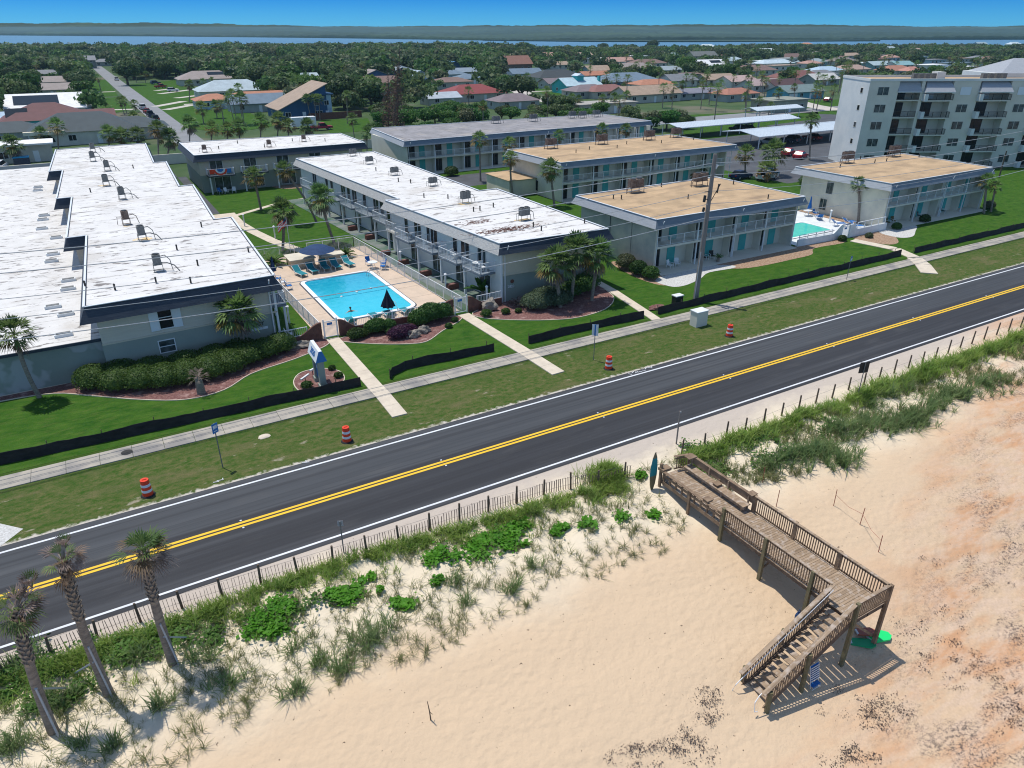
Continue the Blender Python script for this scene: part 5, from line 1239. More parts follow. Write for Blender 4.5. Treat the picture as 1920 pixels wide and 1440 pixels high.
# flag pole, lamps, sign
fp=thing('flagpole','short white flagpole with a limp striped flag behind the pool bar','flagpole',(19.0,85,0)); b=MB(); b.tube([(19.0,85,0),(19.0,85,4.6)],.04,8); b.build('pole','white_metal',fp)
b=MB(); st=[]; 
for j in range(8):
    for i in range(9):
        u=i/8;v=j/7; st.append((19.0-1.5*u*.75+.05*math.sin(v*7),85+.12*math.sin(u*9+v*3),4.35-.95*v-1.0*u*.9))
fs=[(j*9+i,j*9+i+1,j*9+i+10,j*9+i+9) for j in range(7) for i in range(8)]; b.add(st,fs); o=b.build('flag',['orange_plastic','white_paint','navy_fabric'],fp); o.data.polygons.foreach_set('material_index',[2 if (j<4 and i<3) else j%2 for j in range(7) for i in range(8)])
def lamp_post():
    t=thing('lamp_post','x','lamp post'); b=MB(); b.bx(-.07,-.07,0,.07,.07,1.45); b.build('post','white_metal',t,local=True); b=MB(); b.tube([(0,0,1.45),(0,0,1.62)],[.1,.13],8); b.tube([(0,0,1.62),(0,0,1.74)],[.17,.03],8); b.build('lantern','lamp_white',t,local=True); return t
LP=lamp_post()
for (x,y),l in zip([(16.9,100.5),(18.9,92),(28.35,73.4),(29.2,63.5),(31.0,58.0),(12.9,62.2)],['white lamp post farthest up the courtyard path','white lamp post beside the path near the leaning palms','white lamp post between the pool fence and the balconies, farthest','white lamp post outside the pool fence below the second balcony','white lamp post below the nearest balcony, by the banana plant','white lamp post between the left building and the pool fence']): place(LP,(x,y,0),0,l,'white lamp posts of the complex')
sg=thing('monument_sign','blue grey monument sign with a white gabled roof and the number 2820 on the lawn','sign',(11.7,48.6,0))
Ts=Matrix.Translation((11.7,48.6,0))@Matrix.Rotation(math.radians(88),4,'Z')   # long axis roughly along Y
b=MB(); b.M=Ts
for x in (-.75,.75): b.bx(x-.2,-.22,-.1,x+.2,.22,2.3); b.bx(x-.3,-.3,-.1,x+.3,.3,.35)
b.build('sign_post','blue_grey_wall',sg)
b=MB(); b.M=Ts; b.bx(-.55,-.08,.5,.55,.08,2.3); b.build('sign_panel','sign_blue',sg)
b=MB(); b.M=Ts; b.add([(-1.2,-.42,2.3),(1.2,-.42,2.3),(1.2,.42,2.3),(-1.2,.42,2.3),(-1.2,-.12,3.15),(1.2,-.12,3.15),(1.2,.12,3.15),(-1.2,.12,3.15)],[(0,3,2,1),(4,5,6,7),(0,1,5,4),(2,3,7,6)]); b.build('sign_roof','shutter_white',sg)
b=MB(); b.M=Ts; b.add([(-1.2,-.42,2.3),(1.2,-.42,2.3),(1.2,.42,2.3),(-1.2,.42,2.3),(-1.2,-.12,3.15),(1.2,-.12,3.15),(1.2,.12,3.15),(-1.2,.12,3.15)],[(1,2,6,5),(3,0,4,7)]); b.build('sign_gable','sign_blue',sg)
slope=math.atan2(.85,.30)
for sgn in (1,-1):
    Tt=Ts@(Matrix.Rotation(0 if sgn<0 else math.pi,4,'Z'))@Matrix.Translation((0,-.29,2.72))@Matrix.Rotation(slope,4,'X'); text_mesh('2820',.62,.012,'sign_number','sign_blue',sg,Tt)
    Tt=Ts@(Matrix.Rotation(0 if sgn<0 else math.pi,4,'Z'))@Matrix.Translation((0,-.10,1.4))@FACE_OUT; text_mesh('2820',.32,.012,'panel_number','shutter_white',sg,Tt)
for (x,y,rz),l in zip([(10.75,49.3,.7),(11.6,50.3,.5)],['white floodlight bar leaning in the sign bed, left of the sign','small white floodlight behind the sign']):
    t=thing('flood_light',l,'flood light',(x,y,0)); b=MB(); b.tube([(x,y,0),(x,y,.45)],.03,6); b.build('stake','bronze',t); b=MB(); b.M=Matrix.Translation((x,y,.5))@Matrix.Rotation(rz,4,'Z'); b.bx(-.5 if rz>.6 else -.25,-.07,0,.5 if rz>.6 else .25,.07,.1); b.build('lamp_housing','white_paint',t)
def rock(x,y,r,label,seed,m='rock'):
    b=MB(); b.blob((0,0,r[2]*.5),r,seed,.35,3); o=b.build('boulder',m,None,local=True); o.location=(x,y,0); tag(o,label,'rock')
rock(21.3,53.6,(.62,.45,.45),'big rounded boulder left of its pair beside the purple shrub',5); rock(22.5,54.0,(.6,.42,.43),'big rounded boulder right of its pair beside the purple shrub',6); rock(12.3,56.3,(1.0,.45,.35),'long pale rock lying on mulch by the brick wall at the sign',7); rock(30.2,56.0,(.7,.6,.75),'tall pitted boulder at the corner of the centre building',8)
# planters of brick beneath the balconies
def planter():
    t=thing('brick_planter','x','planter'); b=MB(); b.bx(-.6,-.25,0,.6,.25,.6); b.build('planter_box','red_brick',t,local=True); b=MB(); b.bx(-.52,-.18,.6,.52,.18,.62); b.build('soil','mulch',t,local=True); return t
PLT=planter()
for i,(a,l) in enumerate(zip([63.2,68.6,73.5,78,85.8,91.2],['brick planter at the column nearest the road under the balconies','brick planter at the second column under the balconies','brick planter at the third column under the balconies','brick planter at the step of the centre building','brick planter at the fifth column under the balconies','brick planter at the farthest visible column under the balconies'])):
    x=31.4-(a-57)*.108 if a<80 else 31.0-(a-80)*.078-.4; place(PLT,(x-.9,a,0),.1,l,'brick planters under the balconies')
sheet('patio_strip',[(28.9,58),(32.3,57.5),(29.9,79.5),(26.9,79.5)],.05,'patio_green'); sheet('patio_strip',[(28.6,80),(31.2,80),(28.8,114),(26.0,114)],.05,'patio_green')
# patio seating on balconies
R=random.Random(31)
def balc_pt(F,x,y,z): q=F@Vector((x,y,z)); return (q.x,q.y,q.z)
for i,(F,L0,a,l) in enumerate([(Fa,La,58.9,'white chair on the nearest balcony of the centre building'),(Fa,La,64,'pale chair on the second balcony of the centre building'),(Fa,La,69,'dark chair on the third balcony of the centre building'),(Fa,La,73.4,'dark chair on the fourth balcony of the centre building')]):
    place([CW,CW,CD,CD][i],balc_pt(F,L0-(a-57),-.9,2.86),R.uniform(0,3),l,['white chairs in view','white chairs in view','dark chairs in view','dark chairs in view'][i])
place(TB,balc_pt(Fa,La-1.9-.9,-.9,2.86),0,'round white table on the nearest balcony of the centre building','',.9)
place(CW,(53.8,57.3,0),.3,'left one of two white chairs on the ground patio of the tan front block','white chairs in view'); place(CW,(54.9,57.4,0),-.4,'right one of two white chairs on the ground patio of the tan front block','white chairs in view')
place(CD,(59.3,57.5,0),.3,'dark chair on the second ground patio of the tan front block','dark chairs in view'); place(CD,(60.4,57.6,0),-.4,'dark chair beside the plant on the tan front block patio','dark chairs in view')
CY=chair('frond_gold'); place(CY,(92.6,57.2,0),.3,'left yellow chair on the ground patio of the right block','yellow chairs on the right block patio'); place(CY,(93.9,57.4,0),-.2,'right yellow chair on the ground patio of the right block','yellow chairs on the right block patio')
place(CD,(99.8,57.4,0),.3,'dark chair on the third ground patio of the right block','dark chairs in view'); place(CD,(105.5,57.4,0),.3,'dark chair on the last ground patio of the right block','dark chairs in view')
place(CW,(18.9,123.9,0),.3,'left white chair on the patio at the courtyard end','white chairs in view'); place(CB,(18.0,124.2,0),.3,'blue chair on the patio under the bunting','blue chairs at the large pool'); place(CW,(20.1,123.9,0),-.3,'right white chair on the patio at the courtyard end','white chairs in view')
place(CW,(12.0,58.6,0),1.4,'white chair squeezed between the left building and the brick wall','white chairs in view')
# ---- small jade pool
sp_=thing('swimming_pool','small jade green pool between the two tan roofed blocks','swimming pool',(79,62,0))
JI=rrect(74.5,59.2,83.6,64.0,.5); struct(deck_with_hole('pool_patio',(73.4,56.3,89.7,69),offset_poly(JI,.5),.05,'white_paint'))
b=MB(); b.ring(JI,.1,offset_poly(JI,.4),.1); b.ring(JI,.1,JI,-.2); b.build('coping','coping_white',sp_)
b=MB(); b.ring(offset_poly(JI,.4),.056,offset_poly(JI,.5),.056); b.ring(JI,.04,JI,-.2); b.build('tile_band','navy_fascia',sp_)
b=MB(); b.sheet(JI,.035); b.build('water','jade_water',sp_)
b=MB(); b.bx(88.6,60,.0,89.85,69,.12); o=b.build('planting_bed','bark_mulch'); struct(o)
gw=thing('garden_wall','white stucco wall with a raised gate pier closing the jade pool','wall',(81,56,0))
def swoopw(pts):
    b=MB(); vs=[]
    for (x,y,h) in pts: vs+= [(x,y-.1,-.1),(x,y-.1,h),(x,y+.1,h),(x,y+.1,-.1)]
    fs=[]
    for i in range(len(pts)-1): k=4*i; fs+= [(k,k+4,k+5,k+1),(k+1,k+5,k+6,k+2),(k+2,k+6,k+7,k+3)]
    fs+=[(0,1,2,3),tuple(4*len(pts)-4+k for k in range(4))]; b.add(vs,fs); b.build('wall_section','white_paint',gw)
swoopw([(73.2,56.2,.85),(79.0,56,.85)]+sc(79.2,80.9,56,55.9,.85,1.9)); swoopw([(82.3,55.8,1.7),(82.9,55.8,1.7)]+sc(83,83.8,55.8,55.8,1.7,.95)+[(90,55.9,.95)])
rails(gw,None,[(73.4,56.2),(79.2,56.0)],.85,h=.55,m='white_metal',sp=.2); rails(gw,None,[(83.8,55.8),(89.6,55.9)],.95,h=.8,m='white_paint',sp=9,post=1.5,top=.1); gate(gw,80.95,82.25,55.85)
gb='blue loungers at the jade pool'
for (x,y,rz),l in zip([(86.2,60.3,1.2),(88.3,60.2,1.4),(87.2,58.2,1.3),(87.0,64.0,2.4)],['blue lounger with a raised back nearest the jade pool corner','dark blue lounger at the foot of the palm by the cream wall','blue lounger behind the white rail of the garden wall','blue lounger beside the white table at the jade pool']): place(LB,(x,y,.06),rz,l,gb,1.0)
place(TB,(87.2,66.2,.05),0,'round white table under the closed blue umbrella at the jade pool','',1.1); closed_umb(88.0,66.6,.05,2.6,'blue_fabric','closed bright blue umbrella against the cream wall at the jade pool',.28); place(CB,(88.2,65.6,.05),.2,'blue chair at the white table by the jade pool','')
place(LP,(86.9,62.2,.05),0,'small white lamp at the jade pool deck','white lamp posts of the complex')
place(CW,(83,79,0),.4,'left white chair on the terrace behind the right block','white chairs in view'); place(CW,(85,79.3,0),-.4,'right white chair on the terrace behind the right block','white chairs in view')
sheet('terrace',rect(74,74,90,84),.05,'path_concrete')
# ================================================================ HOUSES
def cm(c,n=[0]):
    k='paint_%02x%02x%02x'%tuple(int(min(1,x)*255) for x in c)
    return k if k in MATS else (mat(k,c,.75,tuple(x*.82 for x in c),.6,bump=.1) and k)
FOOT=[]
def house(px,py,w,d,kind,rc,wc,label,h=2.7,rise=None,rz=0,extra=None,ridge='x',z0=0,cat='house'):
    p=G(px,py); t=thing('house',label,cat,(p.x,p.y,0)); FOOT.append((p.x,p.y+d/2,max(w,d)/2+1.5)) 
    x0,x1,y0,y1=p.x-w/2,p.x+w/2,p.y,p.y+d; W=cm(wc); Rr=cm(rc); rise=rise or d*.2
    b=MB(); e=.6
    if kind=='gable' and ridge=='x':
        b.add([(x0,y0,0),(x1,y0,0),(x1,y1,0),(x0,y1,0),(x0,y0,h),(x1,y0,h),(x1,y1,h),(x0,y1,h),(x0,(y0+y1)/2,h+rise-.05),(x1,(y0+y1)/2,h+rise-.05)],[(0,1,5,4),(1,2,6,9,5),(2,3,7,6),(3,0,4,8,7)])
    elif kind=='gable':
        b.add([(x0,y0,0),(x1,y0,0),(x1,y1,0),(x0,y1,0),(x0,y0,h),(x1,y0,h),(x1,y1,h),(x0,y1,h),((x0+x1)/2,y0,h+rise-.05),((x0+x1)/2,y1,h+rise-.05)],[(0,1,5,8,4),(1,2,6,5),(2,3,7,9,6),(3,0,4,7)])
    elif kind=='shed':
        b.add([(x0,y0,0),(x1,y0,0),(x1,y1,0),(x0,y1,0),(x0,y0,h),(x1,y0,h+rise-.05),(x1,y1,h+rise-.05),(x0,y1,h)],[(0,1,5,4),(1,2,6,5),(2,3,7,6),(3,0,4,7)])
    else: b.bx(x0,y0,-.1,x1,y1,h)
    b.build('wall',W,t)
    b=MB(); X0,X1,Y0,Y1=x0-e,x1+e,y0-e,y1+e
    if kind=='flat': b.bx(X0,Y0,h,X1,Y1,h+.3)
    elif kind=='hip':
        m=min((Y1-Y0)/2,(X1-X0)/2)
        if X1-X0>=Y1-Y0: a,c=(X0+m,(Y0+Y1)/2),(X1-m,(Y0+Y1)/2)
        else: a,c=((X0+X1)/2,Y0+m),((X0+X1)/2,Y1-m)
        if abs(a[0]-c[0])+abs(a[1]-c[1])<.05: c=(c[0]+.05,c[1]+.05)
        vs=[(X0,Y0,h-.05),(X1,Y0,h-.05),(X1,Y1,h-.05),(X0,Y1,h-.05),(*a,h+rise),(*c,h+rise)]
        fs=[(0,1,5,4),(1,2,5),(2,3,4,5),(3,0,4),(0,3,2,1)] if X1-X0>=Y1-Y0 else [(0,1,4),(1,2,5,4),(2,3,5),(3,0,4,5),(0,3,2,1)]
        b.add(vs,fs)
    elif kind=='gable' and ridge=='x': b.add([(X0,Y0,h-.2),(X1,Y0,h-.2),(X1,(Y0+Y1)/2,h+rise),(X0,(Y0+Y1)/2,h+rise),(X1,Y1,h-.2),(X0,Y1,h-.2)]+[(X0,Y0,h-.4),(X1,Y0,h-.4),(X1,(Y0+Y1)/2,h+rise-.2),(X0,(Y0+Y1)/2,h+rise-.2),(X1,Y1,h-.4),(X0,Y1,h-.4)],[(0,1,2,3),(3,2,4,5),(6,9,8,7),(9,11,10,8),(0,6,7,1),(5,4,10,11),(0,3,9,6),(3,5,11,9),(1,7,8,2),(2,8,10,4)])
    elif kind=='gable': xm=(X0+X1)/2; b.add([(X0,Y0,h-.2),(X0,Y1,h-.2),(xm,Y1,h+rise),(xm,Y0,h+rise),(X1,Y1,h-.2),(X1,Y0,h-.2)]+[(X0,Y0,h-.4),(X0,Y1,h-.4),(xm,Y1,h+rise-.2),(xm,Y0,h+rise-.2),(X1,Y1,h-.4),(X1,Y0,h-.4)],[(0,1,2,3),(3,2,4,5),(6,9,8,7),(9,11,10,8),(0,6,7,1),(5,4,10,11),(0,3,9,6),(3,5,11,9),(1,7,8,2),(2,8,10,4)])
    else: b.add([(X0,Y0,h-.1),(X1,Y0,h+rise+.1),(X1,Y1,h+rise+.1),(X0,Y1,h-.1),(X0,Y0,h+.1),(X1,Y0,h+rise+.3),(X1,Y1,h+rise+.3),(X0,Y1,h+.1)],[(0,3,2,1),(4,5,6,7),(0,1,5,4),(1,2,6,5),(2,3,7,6),(3,0,4,7)])
    o=b.build('roof',Rr,t)
    F=wall_frame((x0,y0),(x1,y0)); n=max(2,int(w/4.5)); R_=random.Random(int(px*7+py))
    for i in range(n):
        x=w*(i+.5)/n
        if i==n//2 and py>150: 
            b=MB(); b.M=F; b.bx(x-.5,-.04,0,x+.5,-.01,2.1); b.build('door','shutter_white',t)
        else: window(t,F,x,.95,1.5 if w>10 else 1.1,1.2,glass='dark_glass',mull=1 if py>120 else 0,depth=.03)
    if h>4.5:
        for i in range(n): window(t,F,w*(i+.5)/n,3.7,1.3,1.2,glass='dark_glass',depth=.03)
    F=wall_frame((x0,y1),(x0,y0)); window(t,F,d*.35,.95,1.2,1.1,glass='dark_glass',depth=.03)
    if extra: extra(t,o,x0,x1,y0,y1,h,rise)
    return t
def solar(fx0,fx1,fy0,fy1,dz=.0,hip=True):
    def f(t,o,x0,x1,y0,y1,h,rise):
        b=MB(); X0=x0+(x1-x0)*fx0;X1=x0+(x1-x0)*fx1;Y0=y0+(y1-y0)*fy0;Y1=y0+(y1-y0)*fy1
        if hip: za=h+rise*fy0*2+.12; zb=h+rise*min(1,fy1*2)+.12
        else: za=zb=h+.36
        b.add([(X0,Y0,za),(X1,Y0,za),(X1,Y1,zb),(X0,Y1,zb)],[(0,1,2,3)]); b.build('solar_panels','dark_glass',t)
    return f
def garage(t,o,x0,x1,y0,y1,h,rise):
    F=wall_frame((x0,y0),(x1,y0)); b=MB(); b.M=F; b.bx(.8,-.05,0,5.2,-.02,2.2); b.build('garage_door','shutter_white',t)
def dormer(c):
    def f(t,o,x0,x1,y0,y1,h,rise):
        xm=(x0+x1)/2; ym=(y0+y1)/2; z=h+rise
        b=MB(); b.bx(xm-1.6,ym-2.6,z-1.2,xm+1.6,ym+1,z+.7); q=b.build('dormer',cm(c),o); b=MB(); b.add([(xm-2,ym-3,z+.65),(xm+2,ym-3,z+.65),(xm+2,ym+1.4,z+.65),(xm-2,ym+1.4,z+.65),(xm,ym-3,z+1.5),(xm,ym+1.4,z+1.5)],[(0,1,4),(1,2,5,4),(2,3,5),(3,0,4,5)]); b.build('dormer_roof','carport_metal',q)
        b=MB(); b.bx(x1+.05,y0+2,0,x1+1.0,y0+3,h+rise+.4); b.build('chimney',cm(c),t)
    return f
def arch(t,o,x0,x1,y0,y1,h,rise):
    b=MB(); b.M=wall_frame((x0,y0),(x1,y0)); P=[(3.2+1.6*math.cos(math.pi*k/10),1.5*math.sin(math.pi*k/10)) for k in range(11)]
    b.add([(q[0],-.05,.9+q[1]) for q in P],[tuple(range(11))]); b.build('arched_window','dark_glass',t)
    b=MB(); b.bx(x0-1,y0-1.2,2.6,x0+7,y0+.2,3.3); b.build('parapet','cream_wall',t)
W1=(.62,.60,.54);W2=(.50,.48,.42);W3=(.36,.38,.36);NB=(.03,.09,.19);TL=(.05,.42,.42);LB_=(.38,.50,.60);WH=(.78,.78,.77);TAN=(.36,.27,.20);TAU=(.30,.255,.235);MAR=(.145,.065,.065);SLT=(.055,.075,.085);GRY=(.20,.21,.225);ORG=(.42,.19,.115);RED=(.24,.055,.055);BRN=(.20,.13,.11);MAU=(.20,.16,.17);BLG=(.15,.21,.27)
H_=[(92,222,20,20,'gable',WH,W1,'big white flat roofed house with dark solar panels at the upper left',2.9,3.4,solar(.1,.68,.12,.42)),
(140,218,10,9,'gable',WH,LB_,'white flat roofed annex with a blue wall beside the solar panelled house',3.0,1.4,None),
(95,246,20,15,'hip',MAR,TL,'maroon hip roofed house with a teal wall below the white solar house',2.8,3.6,solar(.05,.3,.1,.35)),
(172,240,12,8,'gable',MAR,W2,'maroon roofed wing right of the black chimney',2.8,1.6,None),
(165,270,22,13,'hip',SLT,W1,'dark slate hip roofed house with an arched window behind the left white roof',2.9,3.5,arch),
(250,262,16,11,'hip',SLT,W2,'dark slate roofed house at the palm row beside the street',2.8,2.0,None),
(30,270,13,9,'hip',SLT,W3,'small dark slate roofed house at the far left edge',2.6,1.9,None),
(42,305,11,6,'flat',WH,W2,'small tan outbuilding with a white flat roof behind the blue dumpster',3.2,.1,None),
(48,242,10,5,'gable',ORG,(.3,.14,.09),'low orange brown shed in front of the maroon roof',2.2,.6,None),
(8,240,9,7,'gable',LB_,W2,'pale blue roofed house cut by the left edge',2.6,1.2,None),
(100,182,17,9,'gable',TAU,W2,'nearer taupe roofed house upper left of the solar panels',2.8,2.0,None),
(92,166,19,9,'gable',TAU,W2,'farther taupe roofed house with a white gable trim at upper left',2.8,2.0,None),
(80,148,22,8,'gable',GRY,W2,'grey roofed house with white ridge lines among the trees at upper left',2.6,1.6,None),
(150,129,20,12,'gable',GRY,(.2,.21,.2),'two storey grey house rising from the trees at upper left',5.2,2.4,None),
(6,170,12,10,'hip',ORG,W1,'orange tiled house at the left edge of the photo',2.8,1.8,None),
(200,124,14,8,'hip',GRY,W3,'grey house at the far end of the left street',2.8,1.8,None),
(283,116,10,8,'gable',WH,W1,'small white gabled house hidden in the far trees right of the street',3.0,1.6,None),
(395,160,26,14,'hip',TAU,W2,'taupe hip roofed house with solar panels behind the light blue roof',2.8,3.2,solar(.5,.85,.1,.4)),
(365,140,16,10,'gable',GRY,W2,'grey gabled house left of the taupe hip roof',2.8,2.0,None),
(445,185,26,14,'hip',(.40,.48,.52),W1,'large house with a light blue metal hip roof',2.9,3.4,None),
(408,205,12,9,'hip',ORG,LB_,'grey blue walled house with an orange hip roof at the curved drive',2.8,1.7,None),
(500,196,24,8,'hip',ORG,W2,'long orange roofed wing right of the light blue roof',2.7,1.5,None),
(490,210,17,9,'gable',BLG,W3,'blue grey gabled house with two skylights beside the big blue house',2.8,2.4,None),
(572,224,14,15,'shed',TAN,NB,'tall navy house with a long sloping tan roof',2.8,6.5,None),
(606,222,6,10,'flat',NB,LB_,'blue striped tower wing of the tall navy house',6.5,.1,None),
(572,158,14,9,'gable',(.42,.52,.56),W1,'pale blue metal roofed house in the middle trees',2.8,2.0,None),
(590,165,20,10,'hip',ORG,W1,'orange hip roofed house behind the tall navy house',2.7,1.8,None),
(645,142,12,8,'gable',WH,W1,'white house peeking out right of the bare dead pine',3.0,1.8,None),
(510,130,22,10,'gable',MAU,W3,'grey gabled house among the middle trees',3.0,2.6,None),
(575,133,16,9,'flat',GRY,W2,'flat grey roofed house in the middle trees',3.0,.2,None),
(707,156,15,10,'gable',TAU,(.04,.10,.22),'house with a brown roof and dark blue gable behind the white car',3.2,2.8,None),
(755,150,15,10,'gable',(.28,.33,.37),NB,'house with a grey metal roof and navy gable wall',3.2,2.8,None),
(790,164,13,11,'gable',(.38,.46,.52),LB_,'light blue gabled house with a single attic window',3.6,3.4,None),
(740,182,20,10,'hip',(.30,.12,.10),W2,'house with a faded red roof hidden by dead branches',2.6,2.0,None),
(898,190,22,13,'hip',RED,W2,'red metal hip roofed house in the middle of the view',2.7,2.7,None),
(835,197,12,8,'gable',(.40,.45,.50),W2,'small pale metal roof peeking out left of the red roof',2.5,1.5,None),
(815,126,18,10,'hip',(.42,.25,.20),W1,'salmon tiled house in the far trees',2.8,2.0,None),
(853,136,12,9,'gable',(.10,.25,.42),NB,'bright blue gabled house in the far trees',3.4,2.8,None),
(872,144,16,9,'gable',(.22,.28,.34),W3,'grey blue low house right of the bright blue gable',2.6,1.8,None),
(967,133,24,12,'gable',(.27,.135,.10),BRN,'large rust brown gabled house in the far middle',4.0,4.5,None),
(990,148,18,9,'gable',BLG,LB_,'blue grey house in front of the rust brown gable',2.8,2.2,None),
(1055,156,26,14,'hip',(.05,.06,.065),W2,'house with a wide charcoal hip roof',2.8,3.0,garage),
(1058,167,16,9,'gable',MAU,W3,'mauve roofed small house left of the turquoise house',2.6,1.8,None),
(1095,175,17,11,'gable',(.42,.55,.60),TL,'turquoise house with a pale metal roof and a cupola',3.2,2.6,dormer(TL)),
(1115,184,17,10,'hip',MAU,W3,'grey mauve roof in front of the turquoise house',2.6,2.0,None),
(1150,184,18,10,'hip',(.24,.115,.10),W2,'red brown roofed house right of the turquoise house',2.6,2.0,None),
(1190,165,30,16,'hip',BLG,(.07,.12,.20),'wide slate blue hip roofed house',2.8,3.2,None),
(1235,170,20,10,'hip',ORG,W1,'orange roofed house with a white carport right of the slate blue roof',2.6,1.7,None),
(1228,192,24,11,'gable',TAN,W2,'long beige gabled house behind the dense green shrubs',3.0,2.4,None),
(1140,213,22,8,'flat',(.36,.34,.30),W2,'low beige flat house behind the grey roofed block',2.8,.2,None),
(975,205,15,9,'hip',MAU,W3,'brown roofed house in the shrubs behind the grey roofed block',2.6,2.0,None),
(1120,150,16,8,'gable',ORG,W1,'orange roof behind the cupola of the turquoise house',2.5,1.6,None),
(1045,130,18,8,'gable',TAN,W1,'tan house with white trim above the charcoal roof',2.8,1.8,None),
(1110,137,20,9,'flat',WH,LB_,'white flat roofed house above the turquoise house',2.8,.2,None),
(1150,124,22,9,'hip',(.40,.26,.21),W1,'salmon hip roofed house in the far right middle',2.8,2.0,None),
(1190,113,26,8,'flat',WH,W1,'very white flat roofed house in the far trees right of centre',3.2,.2,None),
(1222,127,26,12,'hip',BRN,W2,'dark brown hip roofed house left of the round green tree',2.8,2.4,None),
(1215,134,14,8,'hip',(.42,.44,.42),W1,'small pale grey roofed house below the dark brown hip roof',2.6,1.6,None),
(1255,140,18,9,'gable',(.30,.36,.40),W2,'grey metal roofed house by the round green tree',2.6,1.8,None),
(1330,97,22,10,'hip',(.60,.68,.70),W1,'pale metal hip roofed house at the far shore line',5.0,2.6,None),
(1322,118,24,9,'gable',(.16,.17,.16),(.45,.43,.22),'dark roofed house with a yellow green gable end',5.0,3.0,None),
(1335,134,22,9,'gable',WH,(.06,.18,.18),'white roofed house with solar panels and dark teal walls',3.6,3.0,solar(.5,.9,.1,.4)),
(1375,122,24,10,'hip',(.38,.47,.52),W1,'pale blue metal hip roofed house above the palms',2.8,2.4,None),
(1460,127,30,10,'hip',(.48,.58,.63),W1,'long light blue metal roof at the right middle',2.8,2.2,None),
(1425,142,26,12,'hip',BRN,W2,'wide brown hip roof below the long light blue roof',2.8,2.6,None),
(1353,160,18,9,'gable',TAN,W1,'tan roofed house with a white wall at the right middle',2.8,2.0,None),
(1395,164,16,10,'gable',(.45,.33,.30),W1,'pink roofed house with a magenta red door',2.8,2.0,None),
(1440,172,18,9,'gable',(.38,.29,.28),(.45,.47,.45),'mauve roofed house behind the tall palm at right middle',2.8,2.0,None),
(1478,172,17,9,'gable',(.09,.05,.05),W1,'house with a black and white roof at right middle',2.8,2.0,None),
(1508,157,28,12,'hip',(.20,.085,.075),W2,'large red brown hip roofed house left of the tower',2.8,2.8,None),
(1550,160,17,9,'gable',(.50,.50,.48),W3,'house with a white trimmed gable touching the tower edge',2.8,2.2,None),
(1510,186,20,10,'gable',(.16,.22,.22),(.12,.36,.45),'teal walled garage house left of the tower',2.8,2.0,garage),
(1480,210,16,9,'flat',(.26,.27,.22),(.34,.35,.28),'olive grey flat house behind the carports',3.4,.2,None),
(1392,190,16,9,'hip',(.36,.16,.11),W3,'small orange roof among the palms at right middle',2.6,1.7,None),
(1318,186,24,9,'gable',(.20,.20,.24),W3,'grey purple low roof behind the shrubs at right',2.5,1.2,None),
(1285,122,16,9,'hip',(.42,.20,.18),W1,'pinkish house far right beyond the round green tree',3.0,2.0,None),
(1258,112,16,9,'gable',(.36,.46,.48),W1,'pale teal roofed house near the river at right',3.2,2.0,None),
(1478,118,22,8,'flat',(.60,.62,.60),W1,'pale flat roofed house right of the long blue roof',3.0,.2,None),
(1440,104,24,8,'hip',(.58,.64,.66),W1,'white roofed villa near the far treeline at right',4.0,2.2,None),
(1530,124,22,9,'hip',(.30,.36,.37),(.22,.36,.36),'grey teal house at upper right before the tower',2.8,2.0,None),
(1515,88,18,8,'hip',(.50,.22,.12),W1,'small bright orange roof in the far treeline',3.5,2.0,None),
(1605,140,24,10,'hip',(.38,.27,.22),W2,'salmon brown hip roof just above the left end of the tower',2.8,2.2,None),
(1585,122,22,9,'hip',(.26,.22,.21),W2,'brown grey hip roof above the tower at left',2.8,2.2,None),
(1615,128,24,8,'flat',(.62,.68,.70),W1,'white flat roof above the left part of the tower',3.0,.2,None),
(1660,130,26,9,'gable',(.36,.46,.48),(.25,.4,.4),'long pale teal roof above the tower',2.8,2.0,None),
(1690,142,22,10,'hip',(.38,.18,.12),W1,'orange brown hip roof directly above the tower balconies',2.8,2.4,None),
(1718,143,13,8,'hip',(.46,.22,.17),W2,'small orange hip roof right of the orange brown one above the tower',2.8,2.0,None),
(1697,130,18,9,'gable',(.22,.38,.40),W1,'teal metal roof behind the orange brown hip roof',2.8,2.0,None),
(1755,131,20,9,'flat',WH,W1,'white roof between palms above the tower',2.8,.2,None),
(1812,135,18,9,'flat',WH,W1,'bright white roof above the right part of the tower',2.8,.2,None),
(1860,122,15,9,'hip',(.34,.19,.17),W1,'pinkish cupola roof above the right part of the tower',3.2,2.4,None),
(1670,100,26,10,'hip',(.36,.44,.47),W1,'pale blue grey villa near the far trees above the tower',4.0,2.6,None),
(1715,104,22,9,'gable',(.40,.30,.24),W1,'tan gabled villa near the far trees above the tower',4.0,2.4,None),
(1842,90,22,9,'gable',(.32,.42,.46),W3,'pale blue gabled villa at the far right tree line',4.5,2.6,None),
(1905,90,24,9,'hip',(.50,.60,.64),W1,'large pale blue roofed villa at the far right edge',4.5,2.6,None),
(1890,103,22,9,'flat',(.28,.46,.46),W1,'teal flat roofed house at the far right edge',3.0,.2,None),
(1580,98,22,9,'hip',(.33,.24,.20),W2,'brown roofed house near the far trees right of the orange roof',3.2,2.2,None)]
for h in H_: house(h[0],h[1],h[2],h[3],h[4],h[5],h[6],h[7],h[8],h[9],extra=h[10],ridge='y' if 'attic' in h[7] or 'navy gable' in h[7] or 'dark blue gable' in h[7] or 'bright blue gabled' in h[7] else 'x')
RH=random.Random(12); H0=list(H_); kx=0; tr_=0
PAL=[('tan',TAN),('brown',BRN),('white',WH),('pale blue',LB_),('grey',GRY),('salmon',(.42,.25,.20)),('taupe',TAU),('brick red',(.24,.10,.08)),('grey blue',BLG)]
